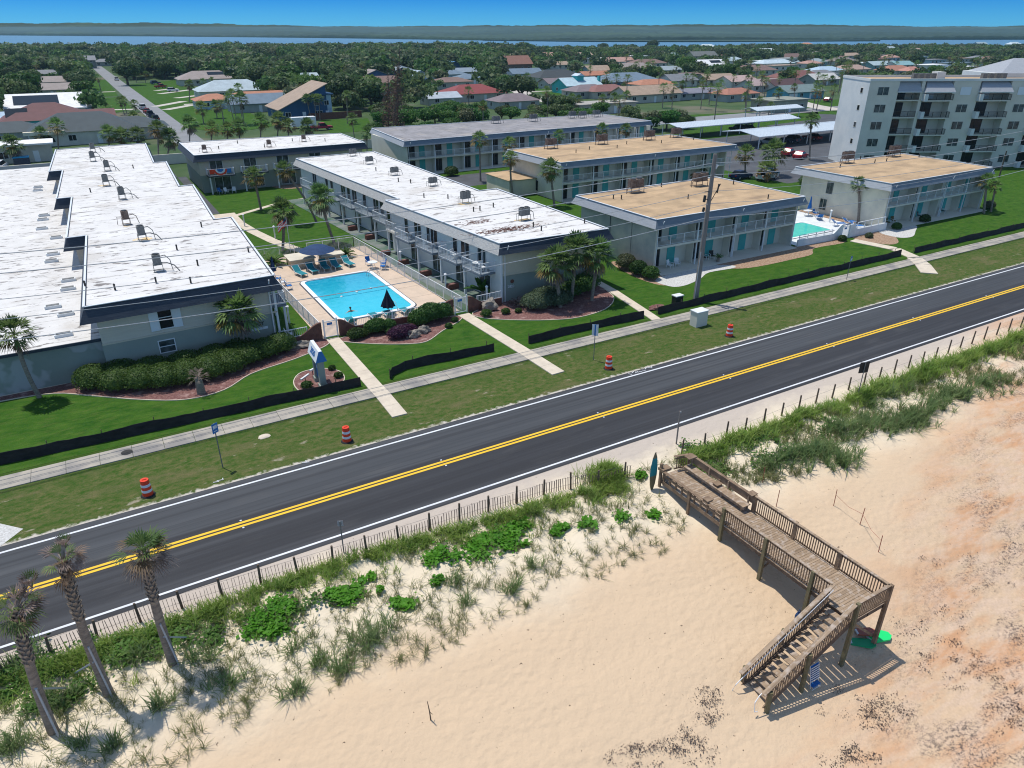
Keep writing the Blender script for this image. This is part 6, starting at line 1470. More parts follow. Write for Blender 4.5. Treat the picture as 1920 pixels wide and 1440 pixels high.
def nh(px,py):
    b_=min(H0,key=lambda q:abs(q[0]-px)+2.2*abs(q[1]-py)); w_=b_[7]
    for k in (' with ',' at ',' in ',' beside ',' behind ',' right ',' left ',' peeking ',' hidden ',' rising ',' above ',' below ',' between ',' among ',' before ',' directly ',' just ',' touching ',' by ',' near ',' of ',' beyond '):
        i=w_.find(k)
        if i>8: w_=w_[:i]
    return ('left of' if px<b_[0]-15 else 'right of' if px>b_[0]+15 else 'behind' if py<b_[1] else 'in front of')+' the '+w_
seen_=set()
while kx<52 and tr_<6000:
    tr_+=1; px=RH.uniform(700,1900) if kx>10 else RH.uniform(250,800); dd=RH.uniform(290,640); py=HY+CF*CH/math.cos(TH)/dd; q=G(px,py)
    if py<99 and px<1300 or (px>1560 and py>146): continue
    if any((q.x-fx)**2+(q.y-fy)**2<(fr+9.5)**2 for fx,fy,fr in FOOT): continue
    nm_,c_=RH.choice(PAL); l_='small %s roofed house %s'%(nm_,nh(px,py)); l_=' '.join(l_.split()[:16])
    if l_ in seen_: continue
    seen_.add(l_); house(px,py,RH.uniform(14,21),RH.uniform(8,11),RH.choice(['hip','gable','gable','flat']) if nm_!='white' else 'flat',c_,RH.choice([W1,W2,W1,LB_]),l_,2.9,RH.uniform(1.6,2.6) if nm_!='white' else .2); kx+=1
t=thing('yard_wall','long pale block wall behind the left white roofs and the palm row','wall',(20,161,0)); b=MB(); b.bx(-60,158.6,0,60,158.9,1.9); b.build('wall_section','cool_wall',t)
t=thing('yard_wall','red brick yard wall below the tall navy house','wall',(80,189,0)); q=G(622,222); b=MB(); b.bx(q.x-7,q.y-1,0,q.x+9,q.y-.8,1.8); b.build('wall_section','red_brick',t)
# ================================================================ VEHICLES
def car(kind,c,label,px=None,py=None,rz=0,pos=None):
    p=G(px,py) if pos is None else Vector((*pos,0)); t=thing({'sedan':'parked_car','suv':'parked_car','pickup':'parked_pickup'}[kind],label,'car' if kind!='pickup' else 'pickup truck',(p.x,p.y,.03),rz)
    pr={'sedan':([(-2.25,.35),(-2.2,.85),(-1.6,.95),(1.0,.92),(2.15,.75),(2.25,.35)],[(-1.65,.95),(-1.15,1.42),(.25,1.42),(1.0,.93)]),
        'suv':([(-2.3,.4),(-2.25,1.0),(-1.9,1.05),(.95,1.05),(2.2,.88),(2.3,.4)],[(-2.1,1.05),(-1.85,1.68),(.25,1.68),(.95,1.05)]),
        'pickup':([(-2.8,.5),(-2.78,1.1),(-.8,1.1),(1.3,1.08),(2.65,.95),(2.75,.5)],[(-.75,1.1),(-.55,1.75),(.75,1.75),(1.35,1.09)])}[kind]
    def ext(P,y0,y1,b,in_=0):
        n=len(P); vs=[(x,y0+(in_ if z>1.2 else 0),z) for x,z in P]+[(x,y1-(in_ if z>1.2 else 0),z) for x,z in P]
        b.add(vs,[tuple(range(n)),tuple(range(2*n-1,n-1,-1))]+[(i,n+i,n+(i+1)%n,(i+1)%n) for i in range(n)])
    k='paint_car_'+'_'.join('%d'%int(x*99) for x in c); mat(k,c,.6,spec=.25)
    b=MB(); ext(pr[0],-.9,.9,b)
    cab=pr[1]; z1=cab[1][1]; b.add([(cab[1][0]+.05,-.66,z1),(cab[2][0]-.02,-.66,z1),(cab[2][0]-.02,.66,z1),(cab[1][0]+.05,.66,z1),(cab[1][0]+.05,-.66,z1+.04),(cab[2][0]-.02,-.66,z1+.04),(cab[2][0]-.02,.66,z1+.04),(cab[1][0]+.05,.66,z1+.04)],[(0,3,2,1),(4,5,6,7),(0,1,5,4),(1,2,6,5),(2,3,7,6),(3,0,4,7)])
    if kind=='pickup': b.bx(-2.7,-.75,1.1,-.85,.75,1.0)
    b.build('body',k,t,local=True)
    b=MB(); ext(cab,-.82,.82,b,.16); b.build('windows','dark_glass',t,local=True)
    L=2.2 if kind!='pickup' else 2.65
    for x in (-L*.62,L*.62):
        for y in (-.82,.82):
            b=MB(); b.tube([(x,y-.11,.34),(x,y+.11,.34)],.34,14); o=b.build('wheel','rubber',t,local=True); b=MB(); b.tube([(x,y-.12,.34),(x,y+.12,.34)],.19,10); b.build('rim','galvanised',o,local=True)
    for y in (-.62,.62):
        b=MB(); b.bx(L-.1,y-.18,.62,L+.06,y+.18,.78); b.build('headlight','white_paint',t,local=True)
        b=MB(); b.bx(-L-.08,y-.14,.7,-L+.05,y+.14,.9); b.build('tail_light','orange_plastic',t,local=True)
    return t
h9=math.pi/2
mat('tarp_blue',(.01,.25,.45),.5)
car('suv',(.62,.64,.66),'white suv parked behind the long tan roofed block',pos=(103.5,88.2),rz=.15)
car('sedan',(.10,.22,.27),'dark teal car parked right behind the white suv',pos=(106.3,90.4),rz=.15)
car('sedan',(.02,.04,.10),'dark navy car half hidden left of the white suv',pos=(100.2,91.2),rz=.1)
car('sedan',(.32,.015,.03),'dark red car parked beside the tower foot',1500,297,.35)
car('sedan',(.30,.015,.03),'second dark red car in front of the other at the tower',1478,291,.35)
car('sedan',(.45,.47,.48),'silver car parked under the wide carport',pos=(137,118),rz=h9)
car('suv',(.05,.07,.10),'dark blue suv under the wide carport in the middle',pos=(144,117.5),rz=h9)
car('sedan',(.25,.03,.03),'red car under the wide carport at its right',pos=(152,118),rz=h9)
car('suv',(.02,.02,.025),'black suv in the shade of the middle carport',pos=(148,138),rz=h9); car('sedan',(.03,.03,.035),'black car beside the black suv under the middle carport',pos=(151.5,138),rz=h9)
car('suv',(.04,.05,.07),'dark car parked on the grass edge behind the middle carport',pos=(160,146),rz=.2)
car('pickup',(.30,.02,.05),'red pickup truck parked behind the white courtyard roof',604,244,.05)
car('suv',(.55,.56,.58),'white car parked on the street side drive at upper left',219,151,h9)
car('suv',(.45,.47,.50),'silver suv first in the line of cars on the left street',268,205,h9+.05); car('sedan',(.25,.04,.05),'red car second in the line on the left street',276,212,h9+.05); car('pickup',(.03,.04,.07),'dark blue pickup third in the line on the left street',283,219,h9+.05); car('suv',(.012,.013,.016),'black suv nearest in the line on the left street',292,227,h9+.05)
car('suv',(.55,.57,.60),'white van on the drive among parked cars right of the left street',325,172,.1); car('pickup',(.35,.04,.03),'red truck on the drive behind the white van',302,165,.6); car('suv',(.02,.05,.09),'dark blue suv at the trees right of the left street',292,158,.3)
car('sedan',(.58,.6,.62),'white car on the drive of the orange roofed house',415,203,.1)
car('suv',(.6,.62,.64),'white car beside the brown and dark blue gable house',708,156,.1); car('suv',(.55,.57,.58),'white van beside the first house at middle left',653,156,.1)
car('suv',(.6,.62,.64),'white car at the extreme left edge by the dumpster',3,318,1.4)
car('sedan',(.28,.40,.55),'light blue car on a drive at the right middle',1480,183,.3); car('sedan',(.30,.02,.05),'dark red car beside the tower in the far yard',1552,190,.3)
car('sedan',(.30,.42,.50),'pale blue car in front of the blue grey far house',965,147,.2)
q=G(44,312); t=thing('dumpster','blue green dumpster with an open blue lid at the left','dumpster',(q.x,q.y,0)); b=MB(); b.bx(q.x-1.3,q.y-.9,.1,q.x+1.3,q.y+.9,1.7); b.build('container','navy_fascia',t); b=MB(); b.bx(q.x-1.35,q.y-.95,1.7,q.x+1.35,q.y+.95,1.85); b.build('lid','tarp_blue',t)
q=G(570,240); t=thing('cargo_trailer','white box trailer parked left of the red pickup','trailer',(q.x,q.y,0)); b=MB(); b.bx(q.x-3.2,q.y-1,.5,q.x+3.2,q.y+1.2,2.8); b.build('box_body','white_paint',t)
for x in (-1,0,1): b=MB(); b.tube([(q.x+x*.8,q.y-1.08,.35),(q.x+x*.8,q.y-.9,.35)],.35,12); b.build('wheel','rubber',t)
# ================================================================ PLANTS
def fan_frond(V,F,base,dirv,L,seed,petiole=.45,blades=9,spread=1.9,droop=.35,wid=.085):
    R=random.Random(seed); d=Vector(dirv).normalized(); side=d.cross(Vector((0,0,1)))
    if side.length<.1: side=Vector((1,0,0))
    side.normalize(); up=side.cross(d).normalized()
    hub=Vector(base)+d*L*petiole
    k=len(V); V+= [tuple(Vector(base)-side*.02),tuple(Vector(base)+side*.02),tuple(hub+side*.02),tuple(hub-side*.02)]; F.append((k,k+1,k+2,k+3))
    for i in range(blades):
        a=(i/(blades-1)-.5)*spread; dd=(d*math.cos(a)+side*math.sin(a)).normalized(); l=L*(1-petiole)*(1-.25*abs(a)/spread*2)*R.uniform(.85,1.1)
        w=up.cross(dd).normalized()*wid*L*.5; fold=up*(.06*L*(1 if i%2 else -1))*.3
        p1=hub+dd*l*.55+fold; p2=hub+dd*l-Vector((0,0,1))*droop*l*.5
        k=len(V); V+=[tuple(hub),tuple(p1-w),tuple(p2),tuple(p1+w)]; F.append((k,k+1,k+2,k+3))
def palm_mesh(seed,n=38,L=1.5,green=.75,gold=.3,dead=8,blades=8,up=.15):
    R=random.Random(seed); out={'g':([],[]),'d':([],[]),'y':([],[])}
    for i in range(n):
        az_=i*2.399+R.uniform(-.3,.3); t=(i+.5)/n; elv=math.radians(82-t*112+R.uniform(-8,8))
        d=(math.cos(az_)*math.cos(elv),math.sin(az_)*math.cos(elv),math.sin(elv)); kind='g' if t<green else ('y' if R.random()<gold else 'g')
        fan_frond(*out[kind],(0,0,up),d,L*R.uniform(.85,1.1),seed*100+i,blades=blades,droop=.25+.5*t)
    for i in range(dead):
        az_=R.uniform(0,6.3); elv=math.radians(R.uniform(-75,-35)); d=(math.cos(az_)*math.cos(elv),math.sin(az_)*math.cos(elv),math.sin(elv))
        fan_frond(*out['d'],(0,0,-.05),d,L*R.uniform(.6,.9),seed*100+50+i,blades=6,droop=.7,wid=.06)
    V=[];F=[];mi=[]
    for j,k in enumerate(('g','d','y')):
        o=len(V); V+=out[k][0]; F+=[tuple(x+o for x in f) for f in out[k][1]]; mi+=[j]*len(out[k][1])
    return V,F,mi
CROWN=[]
for s,(kw) in enumerate([dict(n=42,L=1.75,gold=.3,dead=8),dict(n=36,L=1.6,green=.6,gold=.8,dead=9),dict(n=30,L=1.5,green=.8,dead=6),dict(n=56,L=1.75,green=.70,gold=.3,dead=30)]):
    V,F,mi=palm_mesh(s+1,**kw); o=npmesh('crown',V,F,['frond_green','frond_dry' if s<3 else 'frond_grey','frond_gold'],None,mi); CROWN.append(o.data); bpy.data.objects.remove(o)
V,F,mi=palm_mesh(9,n=24,L=1.6,green=.6,gold=.6,dead=5,blades=5); o=npmesh('crown',V,F,['frond_green','frond_dry','frond_gold'],None,mi); CROWN_FAR=[o.data]; bpy.data.objects.remove(o)
V,F,mi=palm_mesh(12,n=26,L=1.5,green=.8,gold=.9,dead=7,blades=5); o=npmesh('crown',V,F,['frond_green','frond_dry','frond_gold'],None,mi); CROWN_FAR.append(o.data); bpy.data.objects.remove(o)
def trunk_pts(p,top,bend,n=7):
    P=[]
    for i in range(n): t=i/(n-1); q=p.lerp(top,t); q=q+Vector((bend[0],bend[1],0))*math.sin(math.pi*t); P.append(q)
    return P
TR_UNIT=None
def palm(base,top,label,k=0,scale=1.,r=.16,bend=(0,0),group=None,boots=False,name='cabbage_palm',cat='palm tree'):
    base=Vector(base);top=Vector(top); t=thing(name,label,cat,tuple(base),0,group); b=MB(); P=trunk_pts(base-Vector((0,0,.2)),top,bend); n=len(P)
    b.tube(P,[r*(1.25 if i==0 else 1.0 if i<n-2 else .9) for i in range(n)],9); b.build('trunk','trunk',t)
    if boots:
        R=random.Random(int(base.x*10)); b=MB(); d=(P[-1]-P[-3]).normalized()
        for i in range(70):
            s=R.uniform(0,1.5); c=top-d*s; a=i*2.4; o_=Vector((math.cos(a),math.sin(a),0)); b.beam(c+o_*r*.7,c+o_*(r+.10+.05*(1-s/1.5))+d*.2,.09,.03)
        b.build('boots','boot',t)
    o=bpy.data.objects.new('crown',CROWN[k]); C.objects.link(o); o.parent=t; o.location=top-base; o.scale=(scale,)*3; o.rotation_euler=((top.y-base.y)*-.06,(top.x-base.x)*.06,(base.x*7+base.y*3)%6.28)
    return t
def top_at(base,px,py):     # point above the base's surroundings seen at a pixel: nearest point of that ray to the base vertical
    d=ray(px,py).normalized(); o=Vector((0,0,CH)); 
    h=Vector((d.x,d.y)); s=(Vector((base.x,base.y))).dot(h)/h.dot(h); return o+d*s
def palm_px(bp,tp,label,k=0,scale=1.,r=.16,bend=(0,0),boots=False,group=None):
    b_=GT(*bp) if bp[1]>600 and bp[0]<400 and bp[1]>1100 else G(*bp); t_=top_at(b_,*tp); return palm(b_,t_,label,k,scale,r,bend,group,boots)
palm_px((460,665),(447,592),'short palm with a thick shaggy crown rising from the hedge at the left building',3,1.25,.17,boots=True)
palm_px((75,745),(28,632),'palm leaning left over the stained wall at the left edge',0,1.0,.15,(-.15,0))
gp='palm cluster at the centre building'
palm_px((1051,576),(1042,500),'left palm of the three in the bed by the centre building',3,1.28,.17,boots=True,group=gp); palm_px((1071,566),(1080,476),'middle and tallest palm of the three by the centre building',3,1.3,.16,boots=True,group=gp); palm_px((1109,564),(1120,484),'right palm of the three by the centre building',3,1.25,.16,boots=True,group=gp)
palm_px((1609,419),(1610,348),'single palm against the cream end wall at the jade pool',2,.95,.17,(.2,0))
palm_px((1845,400),(1850,343),'palm at the right end of the right tan roofed block',1,1.0,.16); palm_px((1858,397),(1866,352),'smaller palm behind the one at the end of the right block',2,.8,.13)
gc='palms in the courtyard'
palm_px((490,394),(477,335),'straight palm standing farthest up the courtyard lawn',1,1.25,.17,group=gc); palm_px((594,416),(535,323),'strongly leaning palm over the courtyard lawn',1,1.1,.15,(.4,0),group=gc); palm_px((529,470),(531,400),'palm beside the courtyard path behind the pool bar',3,1.2,.17,(.1,0),group=gc); palm_px((628,457),(602,375),'palm with a golden crown before the balconies',3,1.3,.17,(-.1,0),group=gc)
gd='palms between the grey roofed and tan roofed blocks'
palm_px((901,340),(899,265),'tall palm before the grey roofed block, left of the tan roofs',1,1.2,.16,group=gd); palm_px((963,370),(957,300),'palm at the corner of the long rear tan block, left one',1,1.05,.15,(-.2,0),group=gd); palm_px((1040,388),(1032,322),'palm wrapped with ivy at the corner of the long rear tan block',0,1.25,.17,group=gd)
palm_px((962,335),(955,273),'palm top showing above the left corner of the long tan roof',1,1.1,.15,group=gd); palm_px((1052,312),(1048,257),'palm showing over the tan roof, left of three at the grey block',2,1.1,.15,group=gd); palm_px((1132,305),(1129,245),'palm showing over the tan roof, middle of three at the grey block',1,1.1,.15,group=gd); palm_px((1176,300),(1173,246),'palm showing over the tan roof, right of three at the grey block',1,1.1,.15,group=gd)
palm_px((1398,333),(1397,293),'palm at the corner of the long tan block before the white suv',1,1.45,.15); palm_px((1456,330),(1450,290),'broad palm right of the white suv',0,1.8,.17); palm_px((1440,340),(1437,322),'low bushy palm under the broad palm by the white suv',1,1.5,.16); palm_px((1310,342),(1310,325),'low palm between the two tan roofs beside the utility pole',1,1.4,.16)
palm_px((1518,300),(1521,228),'tall slender palm in front of the wide carport beside the tower',0,1.15,.17,boots=True)
# row of palms behind the left roofs and along the street
rowp=[((297,302),(296,246),1),((313,300),(318,262),0),((355,268),(356,235),0),((110,290),(107,240),1),((76,276),(78,255),1),((27,312),(24,275),0),((204,275),(205,254),0),((228,272),(228,258),0),((258,270),(258,256),0),((395,270),(398,243),1),((425,272),(427,246),1),((450,268),(448,240),0),((488,262),(490,230),0),((520,258),(522,228),3),((540,262),(541,238),1),((575,262),(577,240),3),((665,262),(660,225),2),((688,290),(688,252),2),((382,232),(378,205),0),((407,222),(405,200),0),((445,230),(434,178),2),((441,235),(428,186),2),((455,232),(447,168),2),((458,235),(452,188),0),((584,225),(575,187),2),((592,225),(590,187),2),((600,225),(598,187),2),((238,212),(231,190),2),((234,215),(225,192),2),((255,210),(252,197),2),((168,212),(170,195),3),((200,208),(199,203),0),((255,234),(252,223),1),((385,180),(381,155),2),((397,172),(398,152),2),((512,192),(512,168),1),((355,192),(355,160),0),((255,155),(257,138),1),((272,156),(274,140),1)]
rl=['palm with golden fronds right of the left white roof','palm right behind the golden one at the left white roof','dark round palm at the near end of the left street','golden palm left of the arched window house','low golden palm at the left outbuilding','palm beside the tan outbuilding at the left edge','bushy palm behind the condenser of the left roof','bushy palm, second at the pale block wall','bushy palm, third at the pale block wall','golden low palm, first behind the courtyard roof','golden low palm, second behind the courtyard roof','dark low palm, third behind the courtyard roof','shaggy palm in the middle behind the courtyard roof','grey green palm right of the shaggy one behind the courtyard roof','golden palm left of the white trailer','bushy palm between trailer and red pickup','slim palm right of the red pickup','round palm at the corner of the grey roofed block','palm standing alone on the lawn right of the left street','smaller palm alone on the same lawn','left of the slim palms clustered before the orange roof','front slim palm of the cluster before the orange roof','tallest slim palm of the cluster before the orange roof','right slim palm of the cluster before the orange roof','left of three slim palms at the tall navy house','middle of three slim palms at the tall navy house','right of three slim palms at the tall navy house','right of two slim palms at the left street cars','left of two slim palms at the left street cars','slim palm beside the silver suv on the left street','broad golden palm right of the white solar house','silver green palm on the ground beside the left street','small golden palm before the dark slate roof','left slim palm above the light blue roof','right slim palm above the light blue roof','palm before the small white wall behind the light blue roof','drooping green palm left of the light blue roof','left of two palms at the bend of the left street','right of two palms at the bend of the left street']
for (b_,t_,k),l in zip(rowp,rl): palm_px(b_,t_,l,(3 if k==0 and b_[0]%2 else k),1.5 if b_[1]>225 and k!=2 else 1.3,.15 if k!=2 else .11)
rowq=[((1075,215),(1072,185),1),((1082,212),(1085,188),1),((1131,212),(1130,186),1),((1153,210),(1152,184),0),((1173,205),(1175,180),0),((1170,175),(1170,163),1),((1235,180),(1236,132),2),((985,185),(975,165),2),((1015,150),(1014,144),2),((1430,175),(1430,140),1),((1383,160),(1384,132),2),((1402,170),(1402,148),1),((1515,157),(1516,136),2),((1462,210),(1460,175),0),((1490,190),(1489,165),1),((1425,212),(1424,190),2),((1440,215),(1445,200),2),((1398,208),(1398,182),1),((1282,188),(1280,160),0),((1260,190),(1258,180),1),((1302,160),(1303,147),1),((1318,165),(1317,152),0),((1365,163),(1365,154),2),((1530,185),(1531,158),2),((1560,170),(1560,150),0),((895,95),(895,80),2),((875,97),(875,89),2),((906,187),(906,172),0),((652,232),(650,180),2),((905,243),(906,200),1),((870,230),(866,205),1),((720,215),(720,170),2)]
for i,(b_,t_,k) in enumerate(rowq): palm_px(b_,t_,['left golden palm of the pair over the second street','right golden palm of the pair over the second street','golden palm before the beige flat house, left','dark palm before the beige flat house, middle','green palm before the beige flat house, right','small golden palm before the slate blue hip roof','very tall slim palm right of the slate blue hip roof','slim palm at the bend of the second street','small palm at the green yards of the second street','tall palm before the mauve roofed house','slim palm behind the pink roofed house','palm between pink and mauve roofed houses','palm before the red brown hip roof at the tower','big dark palm behind the carports','golden palm before the teal garage house','green palm over the middle carport','smaller green palm over the middle carport, right','palm before the small orange roof','dark palm pair member left of the shrubs, right one','golden palm left of the grey purple roof','left small palm below the white solar roof','right small palm below the white solar roof','tiny palm before the tan roofed white house','slim palm left of the tower in the far yard','palm touching the left edge of the tower','tall lone palm silhouetted against the river','shorter lone palm silhouetted against the river','palm in front of the red metal hip roof','slim palm left of the bare pine','golden palm in the dense shrubs behind the grey block','second golden palm in the dense shrubs behind the grey block','slim palm behind the bare pine'][i],k,1.15,.13)
# the three wind beaten palms in front
def storm_palm(bp,tp,label,seed,n,size,lean,tuft=None,dryness=.5):
    base=GT(*bp); top=top_at(base,*tp); t=thing('cabbage_palm',label,'palm tree',tuple(base),0,'wind beaten palms on the dune'); R=random.Random(seed)
    P=trunk_pts(base-Vector((0,0,.4)),top,(lean,0),10); b=MB(); b.tube(P,[.22,.20,.185,.18,.175,.17,.16,.15,.13,.11],12); b.build('trunk','trunk',t)
    b=MB()
    for i in range(85):     # old leaf bases, stubby and overlapping
        s=i/85*.40; s=1-s; idx=s*(len(P)-1); j=min(int(idx),len(P)-2); c=P[j].lerp(P[j+1],idx-j); a=i*2.4; o_=Vector((math.cos(a),math.sin(a),0)); d=(P[j+1]-P[j]).normalized(); tg=d.cross(o_)
        r0=.12; r1=.235+.05*(s-.6); w_=.085; q=c+o_*r0; e=c+o_*r1+d*.17
        b.add([q-tg*w_,q+tg*w_,e+tg*w_*.55,e-tg*w_*.55,q-tg*w_-d*.07,q+tg*w_-d*.07,e+tg*w_*.55-d*.03,e-tg*w_*.55-d*.03],[(0,1,2,3),(4,7,6,5),(0,4,5,1),(3,2,6,7),(1,5,6,2),(0,3,7,4)])
    b.build('boots','boot',t)
    out={'g':([],[]),'d':([],[]),'y':([],[])}
    for i in range(n):
        a=i*2.399; tt=(i+.5)/n; e_=math.radians(78-tt*118+R.uniform(-12,12)); d=Vector((math.cos(a)*math.cos(e_)+.30,math.sin(a)*math.cos(e_)-.05,math.sin(e_)))
        kk='g' if R.random()>dryness*(.5+tt) else R.choice(['d','d','y'])
        fan_frond(*out[kk],tuple(top-base+Vector((0,0,R.uniform(-.3,.15)))),d,size*R.uniform(.75,1.1),seed*100+i,blades=13,droop=.3+.4*tt,wid=.045,spread=2.2,petiole=.42)
    if tuft is not None:
        tt_=top_at(base,*tuft)-base; b=MB(); b.tube([top-base,tt_],[.08,.05],6); 
        for i in range(9): a=i*2.4; d=Vector((math.cos(a)*.5,math.sin(a)*.5,1.0)); fan_frond(*out['d' if i%3 else 'g'],tuple(tt_-Vector((0,0,.35))),d,size*.62,seed*9+i,blades=9,wid=.05,droop=.1)
        b.build('crown_stem','boot',t,local=True)
    V=[];F=[];mi=[]
    for j,k in enumerate(('g','d','y')): o=len(V); V+=out[k][0]; F+=[tuple(x+o for x in f) for f in out[k][1]]; mi+=[j]*len(out[k][1])
    npmesh('crown',V,F,['frond_green','frond_grey','frond_dry'],t,mi)
    return base,P,t
b1,P1,t1=storm_palm((100,1372),(28,1140),'leftmost wind beaten palm leaning over the dune with a split crown',41,26,1.25,-.1,(55,1088),.5)
b2,P2,t2=storm_palm((205,1300),(118,1052),'middle wind beaten palm with a dried crown and a short tuft on top',42,24,1.0,-.12,(118,1012),.9)
b3,P3,t3=storm_palm((325,1243),(268,1035),'rightmost wind beaten palm with the greenest crown on the dune',43,34,1.4,-.08,None,.42)
for tt,pts in ((t1,[((-.0,-.2),(210,1150),(150,1272)),]),):
    pass
def brace(t,P,f0,px,h=0):
    c=P[int(f0*9)]; q=GT(*px); b=MB(); b.beam(c+Vector((0,-.2,0)),q,.09,.06); b.build('brace','galvanised',t)
brace(t1,P1,.55,(112,1385)); brace(t1,P1,.5,(125,1290)); brace(t2,P2,.5,(210,1305)); brace(t2,P2,.42,(140,1262)); brace(t3,P3,.45,(335,1245)); brace(t3,P3,.4,(355,1195))
# stump palm in the mulch
p=G(378,738); t=thing('stump_palm','squat dead palm stump with pale bristling fronds in the mulch bed','palm stump',tuple(p)); b=MB(); b.tube([p-Vector((0,0,.1)),p+Vector((0,0,1.0)),p+Vector((-.05,0,1.35))],[.33,.27,.2],10); b.build('trunk','trunk',t)
V=[];F=[]; R=random.Random(3)
for i in range(26): a=i*2.4; e_=math.radians(R.uniform(-25,75)); fan_frond(V,F,(0,0,1.35),(math.cos(a)*math.cos(e_),math.sin(a)*math.cos(e_),math.sin(e_)),.95,i,blades=4,spread=.8,wid=.04)
npmesh('fronds',V,F,['frond_grey'],t)
# cycads, agave, banana
def cycad(x,y,s,label,n=34,m='frond_green',name='cycad',cat='cycad',el_=(5,70),w_=.10,trunk=.3):
    t=thing(name,label,cat,(x,y,0)); V=[];F=[];R=random.Random(int(x*31+y))
    for i in range(n):
        a=i*2.4+R.uniform(-.2,.2); e_=math.radians(R.uniform(*el_)); d=Vector((math.cos(a)*math.cos(e_),math.sin(a)*math.cos(e_),math.sin(e_))); sd=Vector((-math.sin(a),math.cos(a),0)); pr=Vector((0,0,trunk)); k=len(V); N=5
        for j in range(N+1): u=j/N; q=Vector((0,0,trunk))+d*s*u-Vector((0,0,1))*s*.35*u*u; wd=w_*s*math.sin(math.pi*min(.97,u*.85+.12)); V+=[tuple(q-sd*wd+Vector((0,0,.06*s))),tuple(q),tuple(q+sd*wd+Vector((0,0,.06*s)))]
        for j in range(N): a0=k+3*j; F+=[(a0,a0+1,a0+4,a0+3),(a0+1,a0+2,a0+5,a0+4)]
    npmesh('fronds',V,F,[m],t); b=MB(); b.tube([(x,y,-.05),(x,y,trunk+.1)],[.2,.16],8); b.build('stem','trunk',t)
cycad(16.0,80.6,1.9,'large dark cycad left of the pool bar'); cycad(24.0,79.6,1.4,'smaller cycad at the right end of the pool bar'); cycad(33.2,55.6,1.15,'grey spiky agave at the corner of the centre building',30,'frond_grey','agave','agave',(10,60),.07,.2)
cycad(31.4,59.6,2.2,'bright banana plant under the nearest balcony',14,'bright_leaf','banana_plant','banana plant',(30,80),.14,.5)
cycad(60.2,56.4,.8,'small potted palm on the tan front block patio',16,'frond_green','potted_palm','potted plant',(20,75),.1,.5)
# hedges and bushes: leafy surface of many small faces over a lobed body
def leaf_shell(lobes,n,seed,sz=.14,inner=.86):
    R=np.random.default_rng(seed); V=[];F=[]
    tot=sum(l[3]*l[4] for l in lobes)
    for (cx,cy,cz,rx,ry,rz) in lobes:
        k=int(n*rx*ry/tot); u=R.normal(size=(k,3)); u/=np.linalg.norm(u,axis=1)[:,None]; u[:,2]=np.where(u[:,2]<-.35,-u[:,2],u[:,2])
        rr=R.uniform(inner,1.06,size=(k,1)); P=u*rr*np.array([rx,ry,rz])+np.array([cx,cy,cz]); P[:,2]=np.maximum(P[:,2],.04)
        nrm=u+R.normal(size=(k,3))*.55; nrm/=np.linalg.norm(nrm,axis=1)[:,None]; a=np.cross(nrm,R.normal(size=(k,3))); a/=np.linalg.norm(a,axis=1)[:,None]; b_=np.cross(nrm,a); s=R.uniform(.6,1.3,size=(k,1))*sz
        for q in (P-a*s,P+b_*s*.55,P+a*s,P-b_*s*.55): V.append(q)
    # interleave
    parts=[V[i:i+4] for i in range(0,len(V),4)]; VV=[];
    for p in parts: VV.append(np.stack(p,1).reshape(-1,3))
    VV=np.concatenate(VV); F=np.arange(len(VV)).reshape(-1,4); return VV,F
def bush(x,y,lobes,label,m='bush_leaf',n=900,sz=.1,seed=1,name='shrub',cat='shrub',core=True,group=None):
    t=thing(name,label,cat,(x,y,0),0,group); V,F=leaf_shell(lobes,n,seed,sz,.92 if name=='hedge' else .86); npmesh('foliage',V,F,[m],t)
    b=MB()
    for i,(cx,cy,cz,rx,ry,rz) in enumerate(lobes): b.blob((cx,cy,cz),(rx*.86,ry*.86,rz*.86),i+seed,.08,2)
    b.build('branches',m,t,local=True); return t
hl=[]; hp=[(-3.0,56.8),(-1.5,55.6),(0,54.9),(1.6,54.4),(3.2,54.2),(4.8,54.3),(6.3,54.6),(7.8,55.1),(9.2,55.6),(10.6,56.1)]
for i,(x,y) in enumerate(hp): hl.append((x,y-55,.72,1.35,1.55 if i<7 else 1.15,.90+.02*math.sin(i*1.7)))
for x,y in ((-1.2,57.2),(1,56.6),(3.4,56.5),(5.6,56.6),(7.6,56.9)): hl.append((x,y-55,.68,1.4,1.1,.84))
bush(0,55,hl,'long rounded green hedge along the front wall of the left building','hedge_leaf',24000,.075,3,'hedge','hedge')
bush(16.9,55.6,[(0,0,.45,.75,.6,.55),(.7,.1,.35,.5,.45,.42)],'small yellow green bush right of the left pool gate','bush_leaf',1500,.08,5)
bush(18.9,56.0,[(0,0,.6,1.1,.75,.72),(1.1,-.1,.5,.7,.6,.6)],'dark green rounded bush beside the yellow green one at the brick wall','hedge_leaf',2500,.08,6)
bush(20.4,54.0,[(0,0,.45,1.25,.7,.62),(.9,.3,.4,.7,.5,.5)],'purple leaved shrub left of the paired boulders','purple_leaf',2600,.08,7)
bush(23.7,55.9,[(-.8,-.2,.7,1.1,.8,.85),(.3,0,.85,1.3,.9,1.0),(1.5,.1,.75,1.1,.8,.85)],'tallest dark bush in front of the pool wall','hedge_leaf',4200,.09,8)
